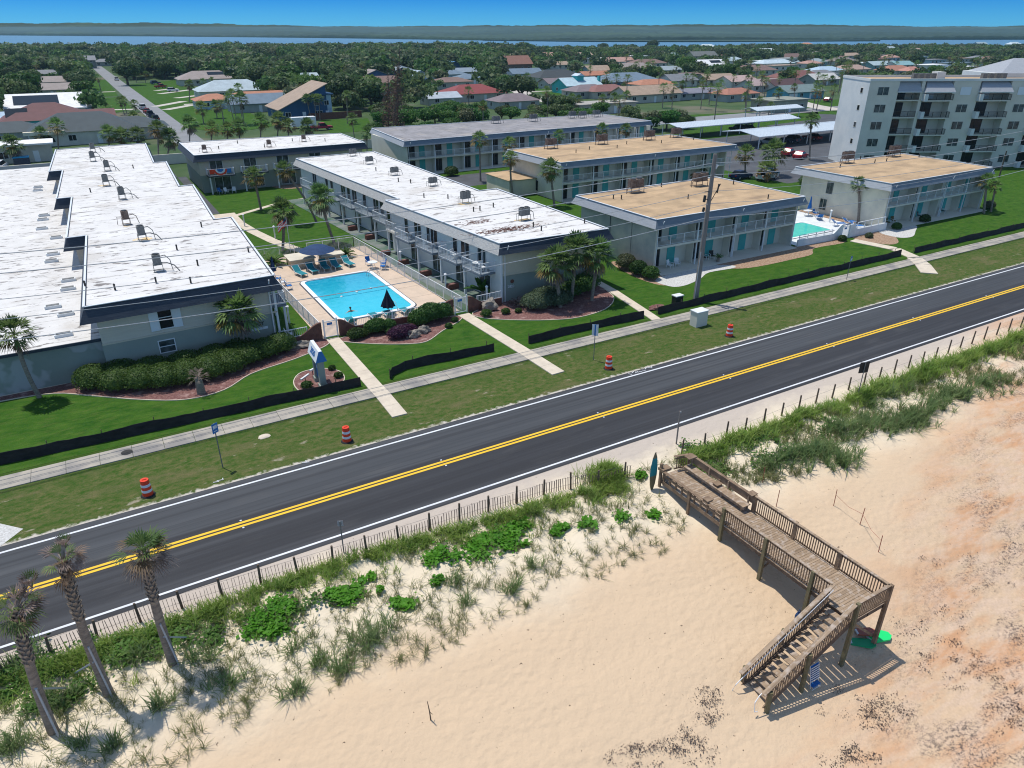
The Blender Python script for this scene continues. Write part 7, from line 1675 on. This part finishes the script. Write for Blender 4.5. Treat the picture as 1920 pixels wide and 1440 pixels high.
for i,(x,y,s,l) in enumerate([(24.9,53.9,.35,'small low green plant right of the paired boulders'),(26.0,54.9,.35,'low green plant by the right pool gate walk'),(29.1,54.6,.55,'leafy green bush at the tall pitted boulder'),(31.0,54.3,.45,'bright low bush left of the agave, first'),(32.2,54.0,.35,'small yellow green tuft left of the big dark bush'),(13.2,50.6,.3,'tiny plant behind the monument sign'),(13.2,49.0,.35,'small round plant right of the monument sign'),(10.6,48.4,.45,'grassy clump left of the monument sign'),(19.8,55.2,.4,'bright green sprig between dark bush and purple shrub')]): bush(x,y,[(0,0,s*.6,s,s*.8,s*.7)],l,'bush_leaf',420,.07,20+i)
bush(35.6,53.9,[(-1,.2,.75,1.9,1.4,.85),(.9,-.1,.7,1.6,1.2,.8),(0,.9,.8,1.8,1.1,.9)],'large silvery green mound left of the palm cluster','silver_bush',5200,.09,9)
bush(39.2,54.9,[(-.8,0,.8,1.5,1.1,.95),(1.2,.5,.9,1.5,1.2,1.1),(2.6,1.0,1.0,1.1,1.0,1.15)],'dark green bushes behind the palm cluster','hedge_leaf',4500,.1,10)
for i,(x,y,s) in enumerate([(49.4,59.6,1.1),(49.3,57.3,1.0),(49.5,55.5,.9)]): bush(x,y,[(0,0,s*.7,s,s*1.05,s*.85)],['farthest olive bush along the side wall of the tan front block','middle olive bush along the side wall of the tan front block','nearest dark bush at the corner of the tan front block'][i],['olive_leaf','bush_leaf','hedge_leaf'][i],1500,.1,40+i)
for i,(x,y,s,l) in enumerate([(80.2,55.1,.5,'small bush at the gate of the white garden wall, left'),(84.5,54.4,.45,'small bush in the bark bed right of the white gate'),(91.5,55.3,.6,'low dark groundcover shrub at the corner of the right block'),(98.5,55.8,.7,'wide low shrub before the second patio of the right block'),(114.5,55.9,.8,'round bush at the palms of the right block end'),(60.5,108,1.6,'dense shrub in the yard behind the side wing'),(57,119.5,1.2,'shrub at the foot of the grey roofed block'),(38,124.5,.9,'shrub at the balcony columns of the courtyard end'),(49,88,1.4,'dark shrub between centre building and rear tan block'),(53,90,1.3,'second dark shrub between centre building and rear tan block'),(108,81,1.7,'green shrub before the white suv'),(104,80,1.5,'second green shrub left of the one before the white suv'),(131,84,1.0,'round shrub at the tower base near its corner'),(152,66,1.2,'pale flowering shrub at the right edge below the tower')]): bush(x,y,[(0,0,s*.6,s*1.1,s,s*.85),(s*.6,s*.2,s*.5,s*.7,s*.6,s*.7)],l,['bush_leaf','olive_leaf','hedge_leaf'][i%3],1100,.11,60+i)
# ---------------- broadleaf trees
def crown_mesh(seed,m,n=1500,lob=9,flat=.62,sz=.42):
    R=np.random.default_rng(seed); L=[]
    for i in range(lob):
        a=R.uniform(0,6.28); r=R.uniform(.25,.75); L.append((3.9*r*math.cos(a),3.9*r*math.sin(a),R.uniform(-.6,1.6),R.uniform(1.5,2.5),R.uniform(1.5,2.5),R.uniform(1.1,1.8)*flat/.62))
    L.append((0,0,.6,2.6,2.6,1.9))
    V=[];N=[]
    tot=sum(l[3]*l[4] for l in L)
    for (cx,cy,cz,rx,ry,rz) in L:
        k=int(n*rx*ry/tot); u=R.normal(size=(k,3)); u/=np.linalg.norm(u,axis=1)[:,None]
        rr=R.uniform(.72,1.1,size=(k,1)); P=u*rr*np.array([rx,ry,rz])+np.array([cx,cy,cz])
        nr=u+R.normal(size=(k,3))*.6+np.array([0,0,.25]); nr/=np.linalg.norm(nr,axis=1)[:,None]; a=np.cross(nr,R.normal(size=(k,3))); a/=np.linalg.norm(a,axis=1)[:,None]; b_=np.cross(nr,a); s=R.uniform(.5,1.2,size=(k,1))*sz
        V.append(np.stack([P-a*s,P+b_*s*.7,P+a*s,P-b_*s*.7],1).reshape(-1,3))
    V=np.concatenate(V); F=np.arange(len(V)).reshape(-1,4)
    o=npmesh('crown',V,F,[m]); d=o.data; bpy.data.objects.remove(o); return d
BC=[crown_mesh(100+i,['oak_leaf','oak_leaf','bright_leaf','olive_leaf','oak_leaf','bright_leaf'][i],n=2000,lob=8+i%3) for i in range(6)]
def tree_trunk_mesh():
    b=MB(); b.tube([(0,0,-.3),(.1,0,1.2),(0,.1,2.4)],[.42,.32,.26],8)
    for a in range(5): c_=a*1.26; b.tube([(0,.1,2.0),(1.2*math.cos(c_),1.2*math.sin(c_),3.1),(2.4*math.cos(c_),2.4*math.sin(c_),3.9)],[.2,.13,.07],6)
    o=b.build('trunk','tree_bark',None,local=True); d=o.data; bpy.data.objects.remove(o); return d
TTM=tree_trunk_mesh()
def btree(x,y,s,k,label,group,rz,sz=None):
    t=thing('broadleaf_tree',label,'tree',(x,y,0),rz,group); a=bpy.data.objects.new('trunk',TTM); c=bpy.data.objects.new('crown',BC[k])
    for o in (a,c): C.objects.link(o); o.parent=t
    a.scale=(s,s,s); c.location=(0,0,4.1*s); c.scale=(s,s,sz or s)
def inpoly(x,y,P):
    r=False;j=len(P)-1
    for i in range(len(P)):
        if (P[i][1]>y)!=(P[j][1]>y) and x<(P[j][0]-P[i][0])*(y-P[i][1])/(P[j][1]-P[i][1])+P[i][0]: r=not r
        j=i
    return r
CLEAR=[[(165,128),(222,128),(345,250),(230,250),(165,200)],[(225,150),(335,148),(480,205),(470,240),(340,245),(230,200)],[(930,140),(1070,140),(1130,215),(1080,225),(960,170)],[(1280,158),(1450,158),(1450,172),(1290,176)],[(600,222),(700,215),(700,262),(590,262)],
       [(1480,180),(1600,170),(1600,225),(1230,262),(1225,225),(1400,215)],[(0,225),(290,220),(300,330),(0,330)],[(300,245),(330,232),(700,240),(700,300),(300,300)]]
def free(x,y,r):
    for fx,fy,fr in FOOT:
        if (x-fx)**2+(y-fy)**2<(fr+r*.45)**2: return False
    # do not hide houses seen just behind
    px,py,dd=PX(x,y,0)
    if any(inpoly(px,py,P) for P in CLEAR): return False
    if 15<x<30 and 160<y<780: return False
    if y<150: return False
    for fx,fy,fr in FOOT:
        q=PX(fx,fy-fr*.8,0)
        if dd<q[2] and q[2]-dd<55 and abs(px-q[0])<fr*.8*CF/q[2] and py-q[1]<10*CF/dd*.9: return False
    return True
RT=random.Random(77); spots=[]
# dense shrubs right behind the grey block and between
for k in range(3000):
    px=RT.uniform(690,1215); dd=RT.uniform(165,215)
    py=HY+CF*CH/math.cos(TH)/dd; q=G(px,py)
    if not(700<px<1215) or q.y<147: continue
    if inpoly(px,py,[(1040,195),(1120,195),(1120,230),(1060,220)]): continue
    if any((q.x-s[0])**2+(q.y-s[1])**2<(2.9)**2 for s in spots): continue
    if any((q.x-fx)**2+(q.y-fy)**2<(fr+1)**2 for fx,fy,fr in FOOT): continue
    spots.append((q.x,q.y,RT.uniform(.5,.72),RT.choice([2,5,5,3,0]),'s'))
    if len(spots)>=60: break
n1=len(spots)
for k in range(9000):
    px=RT.uniform(1215,1480); dd=RT.uniform(165,190); py=HY+CF*CH/math.cos(TH)/dd; q=G(px,py)
    if q.y<148 or py<218 and px>1340: continue
    if inpoly(px,py,CLEAR[5]) and px>1330: continue
    if any((q.x-s[0])**2+(q.y-s[1])**2<3.0**2 for s in spots): continue
    spots.append((q.x,q.y,RT.uniform(.5,.75),RT.choice([0,2,5,3]),'s'))
    if len(spots)>=n1+26: break
def dens(px,dd):
    if px<230: return 1.0 if dd>330 else .6
    if px<930: return 1.0
    if px<1250: return .42 if dd<560 else .8
    return .3 if dd<560 else .65
near_t=[]
tries=0
while len(near_t)<205 and tries<90000:
    tries+=1
    px=RT.uniform(-60,1990); dd=math.sqrt(RT.uniform(190**2,430**2)); py=HY+CF*CH/math.cos(TH)/dd; q=G(px,py)
    if RT.random()>dens(px,dd): continue
    s=RT.uniform(.95,1.55) if px<1000 else RT.uniform(.7,1.1)
    if not free(q.x,q.y,5*s): continue
    if any((q.x-a[0])**2+(q.y-a[1])**2<(3.6*(s+a[2])*.85)**2 for a in near_t+spots): continue
    near_t.append((q.x,q.y,s,RT.choice([0,0,1,4,2,3,5]),'t'))
trees=spots+near_t
HL=[(h_[0],h_[1],h_[7]) for h_ in H_]
def near_house(px,py):
    b_=min(HL,key=lambda q:abs(q[0]-px)+2.2*abs(q[1]-py)); w_=b_[2]
    for k in (' with ',' at ',' in ',' beside ',' behind ',' right ',' left ',' peeking ',' hidden ',' rising ',' cut ',' beyond ',' near ',' above ',' below ',' between ',' among ',' before ',' directly ',' just ',' touching ',' by ',' of '):
        i=w_.find(k)
        if i>8: w_=w_[:i]
    dx=px-b_[0]; dy=py-b_[1]
    r='left of' if dx<-22 else 'right of' if dx>22 else ('behind' if dy<0 else 'in front of')
    if dy<-6 and r in('left of','right of'): r='behind and '+r
    elif dy>6 and r in('left of','right of'): r='before and '+r
    return r+' the '+w_
cols=['dark green','dark green','bright green','olive grey','deep green','fresh green']
for i,(x,y,s,k,kind) in enumerate(trees):
    px,py,dd=PX(x,y,0)
    reg='left of the left street' if px<200 else 'between the left street and the bare pine' if px<720 else 'behind the grey roofed block' if kind=='s' and px<1215 else 'behind the carports' if kind=='s' else 'among the middle houses' if px<1250 else 'among the right hand houses'
    lab=('low %s thicket %s' if kind=='s' else ('big ' if s>1.25 else 'small ' if s<.85 else '')+'%s rounded tree %s')%(cols[k],near_house(px,py)); lab=' '.join(lab.split()[:16])
    btree(x,y,s,k,lab,lab+' group',RT.uniform(0,6.3),s*RT.uniform(.8,1.15))
# individually placed trees
def tree_px(bp,s,k,label,sz=None): q=G(*bp); btree(q.x,q.y,s,k,label,None,.7,sz)
def btree_single(*a): pass
for bp,s,k,l in [((240,160),1.5,0,'big dark oak right of the bend of the left street'),((305,140),1.7,4,'biggest dark oak above the parked cars'),((1283,140),1.35,2,'round bright green tree at the right middle'),((160,172),1.2,1,'grey green tree hiding the end of the taupe roof'),((1220,97),1.7,0,'tallest far tree against the river at right of centre'),((1130,98),1.4,4,'dark far tree poking above the far treeline left of the tall one'),((60,165),1.1,0,'dark tree left of the taupe roofs'),((480,165),1.6,4,'broad dark tree behind the light blue roof'),((540,175),1.5,2,'bright green broad tree behind the navy house'),((450,140),1.6,3,'olive tree above the taupe hip roof')]:
    q=G(*bp); t=thing('broadleaf_tree',l,'tree',(q.x,q.y,0),.7); a=bpy.data.objects.new('trunk',TTM); c=bpy.data.objects.new('crown',BC[k])
    for o in (a,c): C.objects.link(o); o.parent=t
    a.scale=(s,s,s); c.location=(0,0,4.1*s); c.scale=(s,s,s)
# the bare pines
for j,(bp,tp,l) in enumerate([((735,262),(750,85),'tall bare dead pine with a thin straight trunk'),((728,255),(727,130),'leaning dead pine beside the tall one, with brown twigs'),((742,258),(745,120),'third dead pine trunk with reddish twigs at its top')]):
    b_=G(*bp); tp_=top_at(b_,*tp); t=thing('dead_pine',l,'tree',tuple(b_),0,'dead pines behind the grey block'); b=MB(); b.tube([b_,b_.lerp(tp_,.5)+Vector((.3,0,0)),tp_],[.22,.15,.05],7); R=random.Random(j)
    for i in range(60):
        u=R.uniform(.25,1); c=b_.lerp(tp_,u); a=R.uniform(0,6.3); l_=R.uniform(.5,2.8)*(1.15-u); b.tube([c,c+Vector((math.cos(a)*l_,math.sin(a)*l_,R.uniform(-.2,.8)))],[.04,.012],4,cap=False)
    b.build('trunk','wood_dark',t); Rn=np.random.default_rng(j); n=500; u=Rn.uniform(.2,.8,n)**1.2; P=np.array([list(b_.lerp(tp_,x)-b_) for x in u])+Rn.normal(size=(n,3))*np.array([1.1,1.1,.8])*(1.25-u)[:,None]; a=Rn.normal(size=(n,3))*.22; c=Rn.normal(size=(n,3))*.10
    npmesh('twigs',np.stack([P-a,P+c,P+a,P-c],1).reshape(-1,3),np.arange(4*n).reshape(-1,4),['dead_leaf'],t)['kind']='stuff'
# random palms in the neighbourhood
pk=0; tries=0; pl_=[]
farT=[]
for k in range(2):
    b=MB(); b.tube([(0,0,-.2),(0,0,1)],[.17,.13],6); o=b.build('trunk','trunk',None,local=True); farT.append(o.data); bpy.data.objects.remove(o)
while pk<190 and tries<40000:
    tries+=1; px=RT.uniform(-40,1980); dd=math.sqrt(RT.uniform(185**2,520**2)); py=HY+CF*CH/math.cos(TH)/dd; q=G(px,py)
    if px<900 and RT.random()>.35: continue
    if q.y<150 or any((q.x-fx)**2+(q.y-fy)**2<fr**2 for fx,fy,fr in FOOT) or (16<q.x<29 and q.y>160): continue
    if inpoly(px,py,CLEAR[1]) or inpoly(px,py,CLEAR[2]): continue
    if any((q.x-a[0])**2+(q.y-a[1])**2<9 for a in pl_): continue
    pl_.append((q.x,q.y)); h=RT.uniform(4,8.5); reg='left of the left street' if px<200 else 'left of the bare pines' if px<720 else 'among the middle houses' if px<1250 else 'among the right hand houses'
    lab='%s cabbage palm %s'%('very tall' if h>7.5 else 'tall' if h>6.2 else 'short' if h>5 else 'stubby',near_house(px,py)); lab=' '.join(lab.split()[:16]); t=thing('cabbage_palm',lab,'palm tree',(q.x,q.y,0),RT.uniform(0,6.3),lab+' group')
    a=bpy.data.objects.new('trunk',farT[0]); c=bpy.data.objects.new('crown',CROWN_FAR[pk%2])
    for o in (a,c): C.objects.link(o); o.parent=t
    a.scale=(1,1,h); c.location=(0,0,h); s=RT.uniform(1.2,1.7); c.scale=(s,s,s); pk+=1
# the far woods up to the river: nobody could count these
def far_woods():
    Rn=np.random.default_rng(5); V=[];T=[]; n=0; base=[]
    base_me=BC[0]; nv=len(base_me.vertices); co_=np.empty(nv*3,dtype=np.float32); base_me.vertices.foreach_get('co',co_); co_=co_.reshape(-1,4,3)
    while n<6200:
        px=Rn.uniform(-80,2000); dd=math.sqrt(Rn.uniform(215**2,830**2)) ; py=HY+CF*CH/math.cos(TH)/dd; q=G(px,py)
        ys_=np.interp(px,[-100,400,700,960,1500,1920],[105,103,101,103,96,88])
        if py<ys_-1: continue
        if Rn.uniform()>dens(px,dd)+.15*(dd>600): continue
        if any((q.x-fx)**2+(q.y-fy)**2<(fr+1)**2 for fx,fy,fr in FOOT): continue
        if 17<q.x<28.5 and q.y<700: continue
        if dd<430 and (q.y<152 or any(inpoly(px,py,P_) for P_ in CLEAR)): continue
        if dd<330 and px>1000 and Rn.uniform()>.35: continue
        blocked=False
        for fx,fy,fr in FOOT:
            p2=PX(fx,fy-fr*.8,0)
            if dd<p2[2] and p2[2]-dd<(34 if px<950 else 48) and abs(px-p2[0])<fr*.8*CF/p2[2]: blocked=True;break
        if blocked: continue
        s=(Rn.uniform(.5,1.7) if px<1000 else Rn.uniform(.45,1.25))*(.8 if dd<330 else 1)
        m=int(230); idx=Rn.choice(len(co_),m,replace=False); a=Rn.uniform(0,6.28); c,s_=math.cos(a),math.sin(a); R2=np.array([[c,-s_,0],[s_,c,0],[0,0,1]])
        P=(co_[idx]-co_[idx].mean(1,keepdims=True))*1.9+co_[idx].mean(1,keepdims=True)
        P=P.reshape(-1,3)@R2.T*np.array([s,s,s*Rn.uniform(.8,1.2)])+np.array([q.x,q.y,4.0*s]); V.append(P); T.append(int(Rn.choice(5,p=[.3,.2,.2,.18,.12]))); n+=1
    V=np.concatenate(V); F=np.arange(len(V)).reshape(-1,4); mi=np.repeat(np.array(T),230)
    o=npmesh('distant_woods',V,F,['woods_a','woods_b','woods_c','woods_d','woods_e'],None,mi); o['kind']='stuff'; o['label']='dense woods between the last houses and the river'
foliage('woods_a',(.045,.085,.028),(.09,.145,.05),(.15,.20,.075),.035,0,False); foliage('woods_b',(.06,.082,.036),(.11,.135,.062),(.17,.19,.095),.04,0,False); foliage('woods_c',(.036,.095,.022),(.075,.16,.036),(.12,.21,.06),.03,0,False)
foliage('woods_d',(.022,.048,.016),(.045,.085,.03),(.08,.12,.045),.03,0,False); foliage('woods_e',(.07,.13,.03),(.12,.19,.05),(.17,.25,.08),.03,0,False)
far_woods()
# ================================================================ DUNE VEGETATION
def tufts(name,pts,m,nb,hl,spread,wid,seed,curl=.5):
    Rn=np.random.default_rng(seed); P=np.array(pts); N=len(P); K=nb
    base=np.repeat(P[:,:3],K,0); sc_=np.repeat(P[:,3],K); n=len(base)
    az_=Rn.uniform(0,2*np.pi,n); tilt=np.abs(Rn.normal(0,spread,n))+.05; l=Rn.uniform(*hl,n)*sc_
    d=np.stack([np.cos(az_)*np.sin(tilt),np.sin(az_)*np.sin(tilt),np.cos(tilt)],1); hd=np.stack([np.cos(az_),np.sin(az_),0*az_],1)
    b0=base+np.stack([Rn.normal(0,.07,n)*sc_,Rn.normal(0,.07,n)*sc_,np.full(n,-.03)],1)
    p1=b0+d*l[:,None]*.55; p2=p1+(d*.45*l[:,None])+hd*(curl*.45*l)[:,None]-np.array([0,0,1])*(curl*.25*l)[:,None]
    sd=np.stack([-np.sin(az_),np.cos(az_),0*az_],1)*(wid*sc_)[:,None]
    V=np.stack([b0-sd*.6,b0+sd*.6,p1+sd,p1-sd,p2+sd*.15,p2-sd*.15],1).reshape(-1,3); k=np.arange(n)[:,None]*6
    F=np.concatenate([k+np.array([[0,1,2,3]]),k+np.array([[3,2,4,5]])]); o=npmesh(name,V,F,[m]); o['kind']='stuff'; return o
Rn=np.random.default_rng(21)
def fence_y(x): return 28.35 if x<8 else (28.35-(x-8)*.09 if x<26 else 25.9+min(2,(x-28)*.012)) 
pts=[]
for k in range(14000):
    x=Rn.uniform(-12,24.0); y=fence_y(x)-abs(Rn.normal(0,.8))+.15
    if math.sin(x*2.1+y*1.3)*math.sin(x*.83-y*2.2)+.25*math.sin(x*5)>.30 and fence_y(x)-y>.15: continue
    if x>23.3: continue
    if 17<x and y<25.8 and Rn.uniform()>.25: continue
    keep=.55+.45*math.sin(x*1.3)*math.sin(x*.37+1)
    if fence_y(x)-y>.7 and Rn.uniform()>keep*.75: continue
    pts.append((x,y,zt(x,y),Rn.uniform(.6,1.1)))
    if len(pts)>1600: break
tufts('dune_grass',pts,'dune_grass',11,(.35,.75),.42,.017,1)
pts=[]
for k in range(14000):
    x=28+Rn.uniform(0,1)**1.2*75; y=27.0-abs(Rn.normal(0,.6))+.25
    if math.sin(x*1.9+y*1.3)*math.sin(x*.73-y*2.2)>.35 and y<26.7: continue
    if x<30 and y<26.3: continue
    pts.append((x,y,zt(x,y),Rn.uniform(.8,1.25)*(1 if x<45 else 1.3)))
    if len(pts)>2000: break
tufts('dune_grass',pts,'dune_grass',10,(.4,.85),.42,.02 ,2)
tufts('dune_grass',[(x,y,0 if y>28.8 else zt(x,y),1.1) for x,y in [(23.6-abs(Rn.normal(0,.9)),27.9+Rn.normal(0,.35)) for _ in range(190)]],'dune_grass',12,(.4,.8),.42,.018,3)
# sparse sea oats
pts=[]
for k in range(9000):
    x=Rn.uniform(-9,31); y=Rn.uniform(21.3,27.4)
    edge=21.5+.5*math.sin(x*.5)+.35*math.sin(x*1.3)+(1.2 if x>22 else 0)
    if y<edge or (24.6<x<28.2 and y<26.6): continue
    c=math.sin(x*.9+y*.7)*math.sin(x*.33-y*1.1)
    if Rn.uniform()>.8+.25*c: continue
    pts.append((x,y,zt(x,y),Rn.uniform(.4,.95)))
    if len(pts)>1250: break
tufts('sea_oats',pts,'sea_oats',15,(.3,.75),.55,.013,4,.6)
pts=[]
for (px,py,r,n) in [(690,1200,1.0,26),(560,1215,.5,5),(30,1240,1.0,16),(250,1235,.8,12),(90,1330,.7,16),(30,1400,.8,20),(150,1400,.5,9),(420,1290,.6,10),(300,1330,.5,8),(560,1290,.5,10),(640,1260,.5,10),(860,1090,.4,7),(960,1110,.4,8),(600,1240,.5,8),(1000,1060,.35,6),(370,1240,.6,10),(220,1400,.4,8),(880,1130,.3,4)]:
    q=GT(px,py)
    for k in range(n): x=q.x+Rn.normal(0,r*.6); y=q.y+Rn.normal(0,r*.4); pts.append((x,y,zt(x,y),Rn.uniform(.8,1.35)))
tufts('sea_oats',pts,'blue_grass',16,(.35,.8),.5,.014,5,.5)
pts=[]
for (px,py,rx,ry,n) in [(1700,790,3.0,.9,110),(1600,805,2.2,.8,60),(1540,850,1.8,.7,55),(1780,745,2.6,.8,50),(1490,855,1.2,.5,30),(1640,760,2.4,.7,25),(1850,725,2.5,1.0,40),(1440,880,1.0,.5,16),(1580,870,1.2,.5,30),(1700,730,2.5,.6,20)]:
    q=GT(px,py)
    for k in range(n): x=q.x+Rn.normal(0,rx*.6); y=q.y+Rn.normal(0,ry*.6); pts.append((x,y,zt(x,y),Rn.uniform(.8,1.45)))
tufts('sea_oats',pts,'blue_grass',15,(.4,.95),.5,.02,6,.5)
pts=[]
for k in range(6000):
    x=Rn.uniform(28.5,75); y=Rn.uniform(22.6,26.4)
    if Rn.uniform()>.45+.5*math.sin(x*.7+y)*math.sin(x*.23): continue
    if y<23+.5*math.sin(x*.5): continue
    pts.append((x,y,zt(x,y),Rn.uniform(.6,1.2)))
    if len(pts)>700: break
tufts('sea_oats',pts,'sea_oats',13,(.3,.8),.5,.018,7,.6)
# vines and leafy ground cover
def leaves(name,centres,m,seed,sz=(.05,.11)):
    Rn=np.random.default_rng(seed); V=[]
    for (x0,y0,rx,ry,n) in centres:
        k=int(rx*5)+3; sub=[(x0+Rn.normal(0,rx*.5),y0+Rn.normal(0,ry*.5),Rn.uniform(.25,.55)*min(rx,1.2)) for _ in range(k)]
        for i in range(n):
            sx_,sy_,sr=sub[int(Rn.integers(k))]; x=sx_+Rn.normal(0,sr*.55); y=sy_+Rn.normal(0,sr*.5); z=zt(x,y)+Rn.uniform(.05,.30); s=Rn.uniform(*sz); nr=Vector((Rn.normal(0,.45),Rn.normal(0,.45),1)).normalized(); a=nr.cross(Vector((Rn.normal(),Rn.normal(),0))).normalized()*s; b_=nr.cross(a)*.8; p=Vector((x,y,z))
            V+= [p-a,p+b_,p+a,p-b_]
    o=npmesh(name,np.array([tuple(v) for v in V]),np.arange(len(V)).reshape(-1,4),[m]); o['kind']='stuff'; return o
def vp(px,py): q=GT(px,py); return q.x,q.y
leaves('beach_vine',[(*vp(510,1160),1.1,.6,1700),(*vp(640,1120),.9,.5,1100),(*vp(755,1132),.7,.4,380),(*vp(920,1020),1.3,.55,1700),(*vp(1050,997),.65,.3,420),(*vp(690,1090),.4,.25,180),(*vp(825,1042),1.1,.4,600),(*vp(975,988),.9,.3,420),(*vp(1160,975),.7,.3,260),(*vp(1200,895),.45,.35,260),(*vp(815,1095),.4,.25,130),(*vp(715,1108),.25,.2,90),(*vp(1225,970),.5,.3,160),(*vp(1100,985),.6,.25,160),(*vp(980,1025),.35,.2,90)],'vine_leaf',8,(.07,.13))
leaves('leafy_cover',[(*vp(60,1260),2.2,.8,800),(*vp(200,1230),2.4,.8,850),(*vp(400,1190),2.2,.6,750),(*vp(300,1200),1.8,.6,450),(*vp(560,1150),1.5,.5,350),(*vp(100,1310),1.3,.5,500),(*vp(1450,850),2,.6,500),(*vp(1350,880),1.6,.5,500),(*vp(1560,800),2,.6,400),(*vp(1420,820),2.0,.7,700),(*vp(1300,845),1.3,.5,400)],'bright_leaf',9,(.05,.11))
# wrack line: clumps of dark weed lying on the lower beach
pts=[]
def wrack():
    Rn=np.random.default_rng(31); V=[]
    for (px,py,sx_,sy_,n) in [(1660,1330,55,22,260),(1320,1340,28,20,110),(1290,1400,35,20,160),(1200,1400,40,16,90),(1740,1190,45,30,150),(1820,1240,60,30,180),(1880,1320,40,40,120),(1760,1050,26,8,50),(1600,1420,80,12,120),(1860,1130,40,30,80),(1320,1310,14,14,50),(1180,1425,30,8,50)]:
        subs=[(px+Rn.normal(0,sx_*.8),py+Rn.normal(0,sy_*.8),Rn.uniform(1.5,5)) for _ in range(max(5,n//10))]
        for i in range(int(n*1.6)):
            s_=subs[int(Rn.integers(len(subs)))]
            q=GT(s_[0]+Rn.normal(0,s_[2]*1.6),min(1500,s_[1]+Rn.normal(0,s_[2]*.8)))
            for j in range(3):
                a=Rn.uniform(0,6.3); l=Rn.uniform(.015,.06); c=q+Vector((Rn.normal(0,.13),Rn.normal(0,.13),.012)); d=Vector((math.cos(a),math.sin(a),0))*l; e_=Vector((-d.y,d.x,0))*Rn.uniform(.12,.4); u=Vector((0,0,Rn.uniform(.0,.04))); V+=[c-d,c+e_+u,c+d,c-e_+u]
    o=npmesh('seaweed_wrack',np.array([tuple(v) for v in V]),np.arange(len(V)).reshape(-1,4),['wrack']); o['kind']='stuff'
mat('wrack',(.03,.022,.022),.9,(.10,.07,.06),5); wrack()
# ================================================================ HAZE
b=MB(); b.bx(-2500,-130,-6,9000,14500,26.5); hz=b.build('haze','white_paint'); hz['kind']='stuff'
hm=bpy.data.materials.new('haze_air'); hm.use_nodes=True; n=hm.node_tree.nodes; n.remove(n['Principled BSDF']); pv=n.new('ShaderNodeVolumePrincipled'); pv.inputs['Color'].default_value=(.42,.72,.90,1); pv.inputs['Density'].default_value=.00009; pv.inputs['Anisotropy'].default_value=.2
hm.node_tree.links.new(pv.outputs[0],n['Material Output'].inputs['Volume']); hz.data.materials.clear(); hz.data.materials.append(hm)
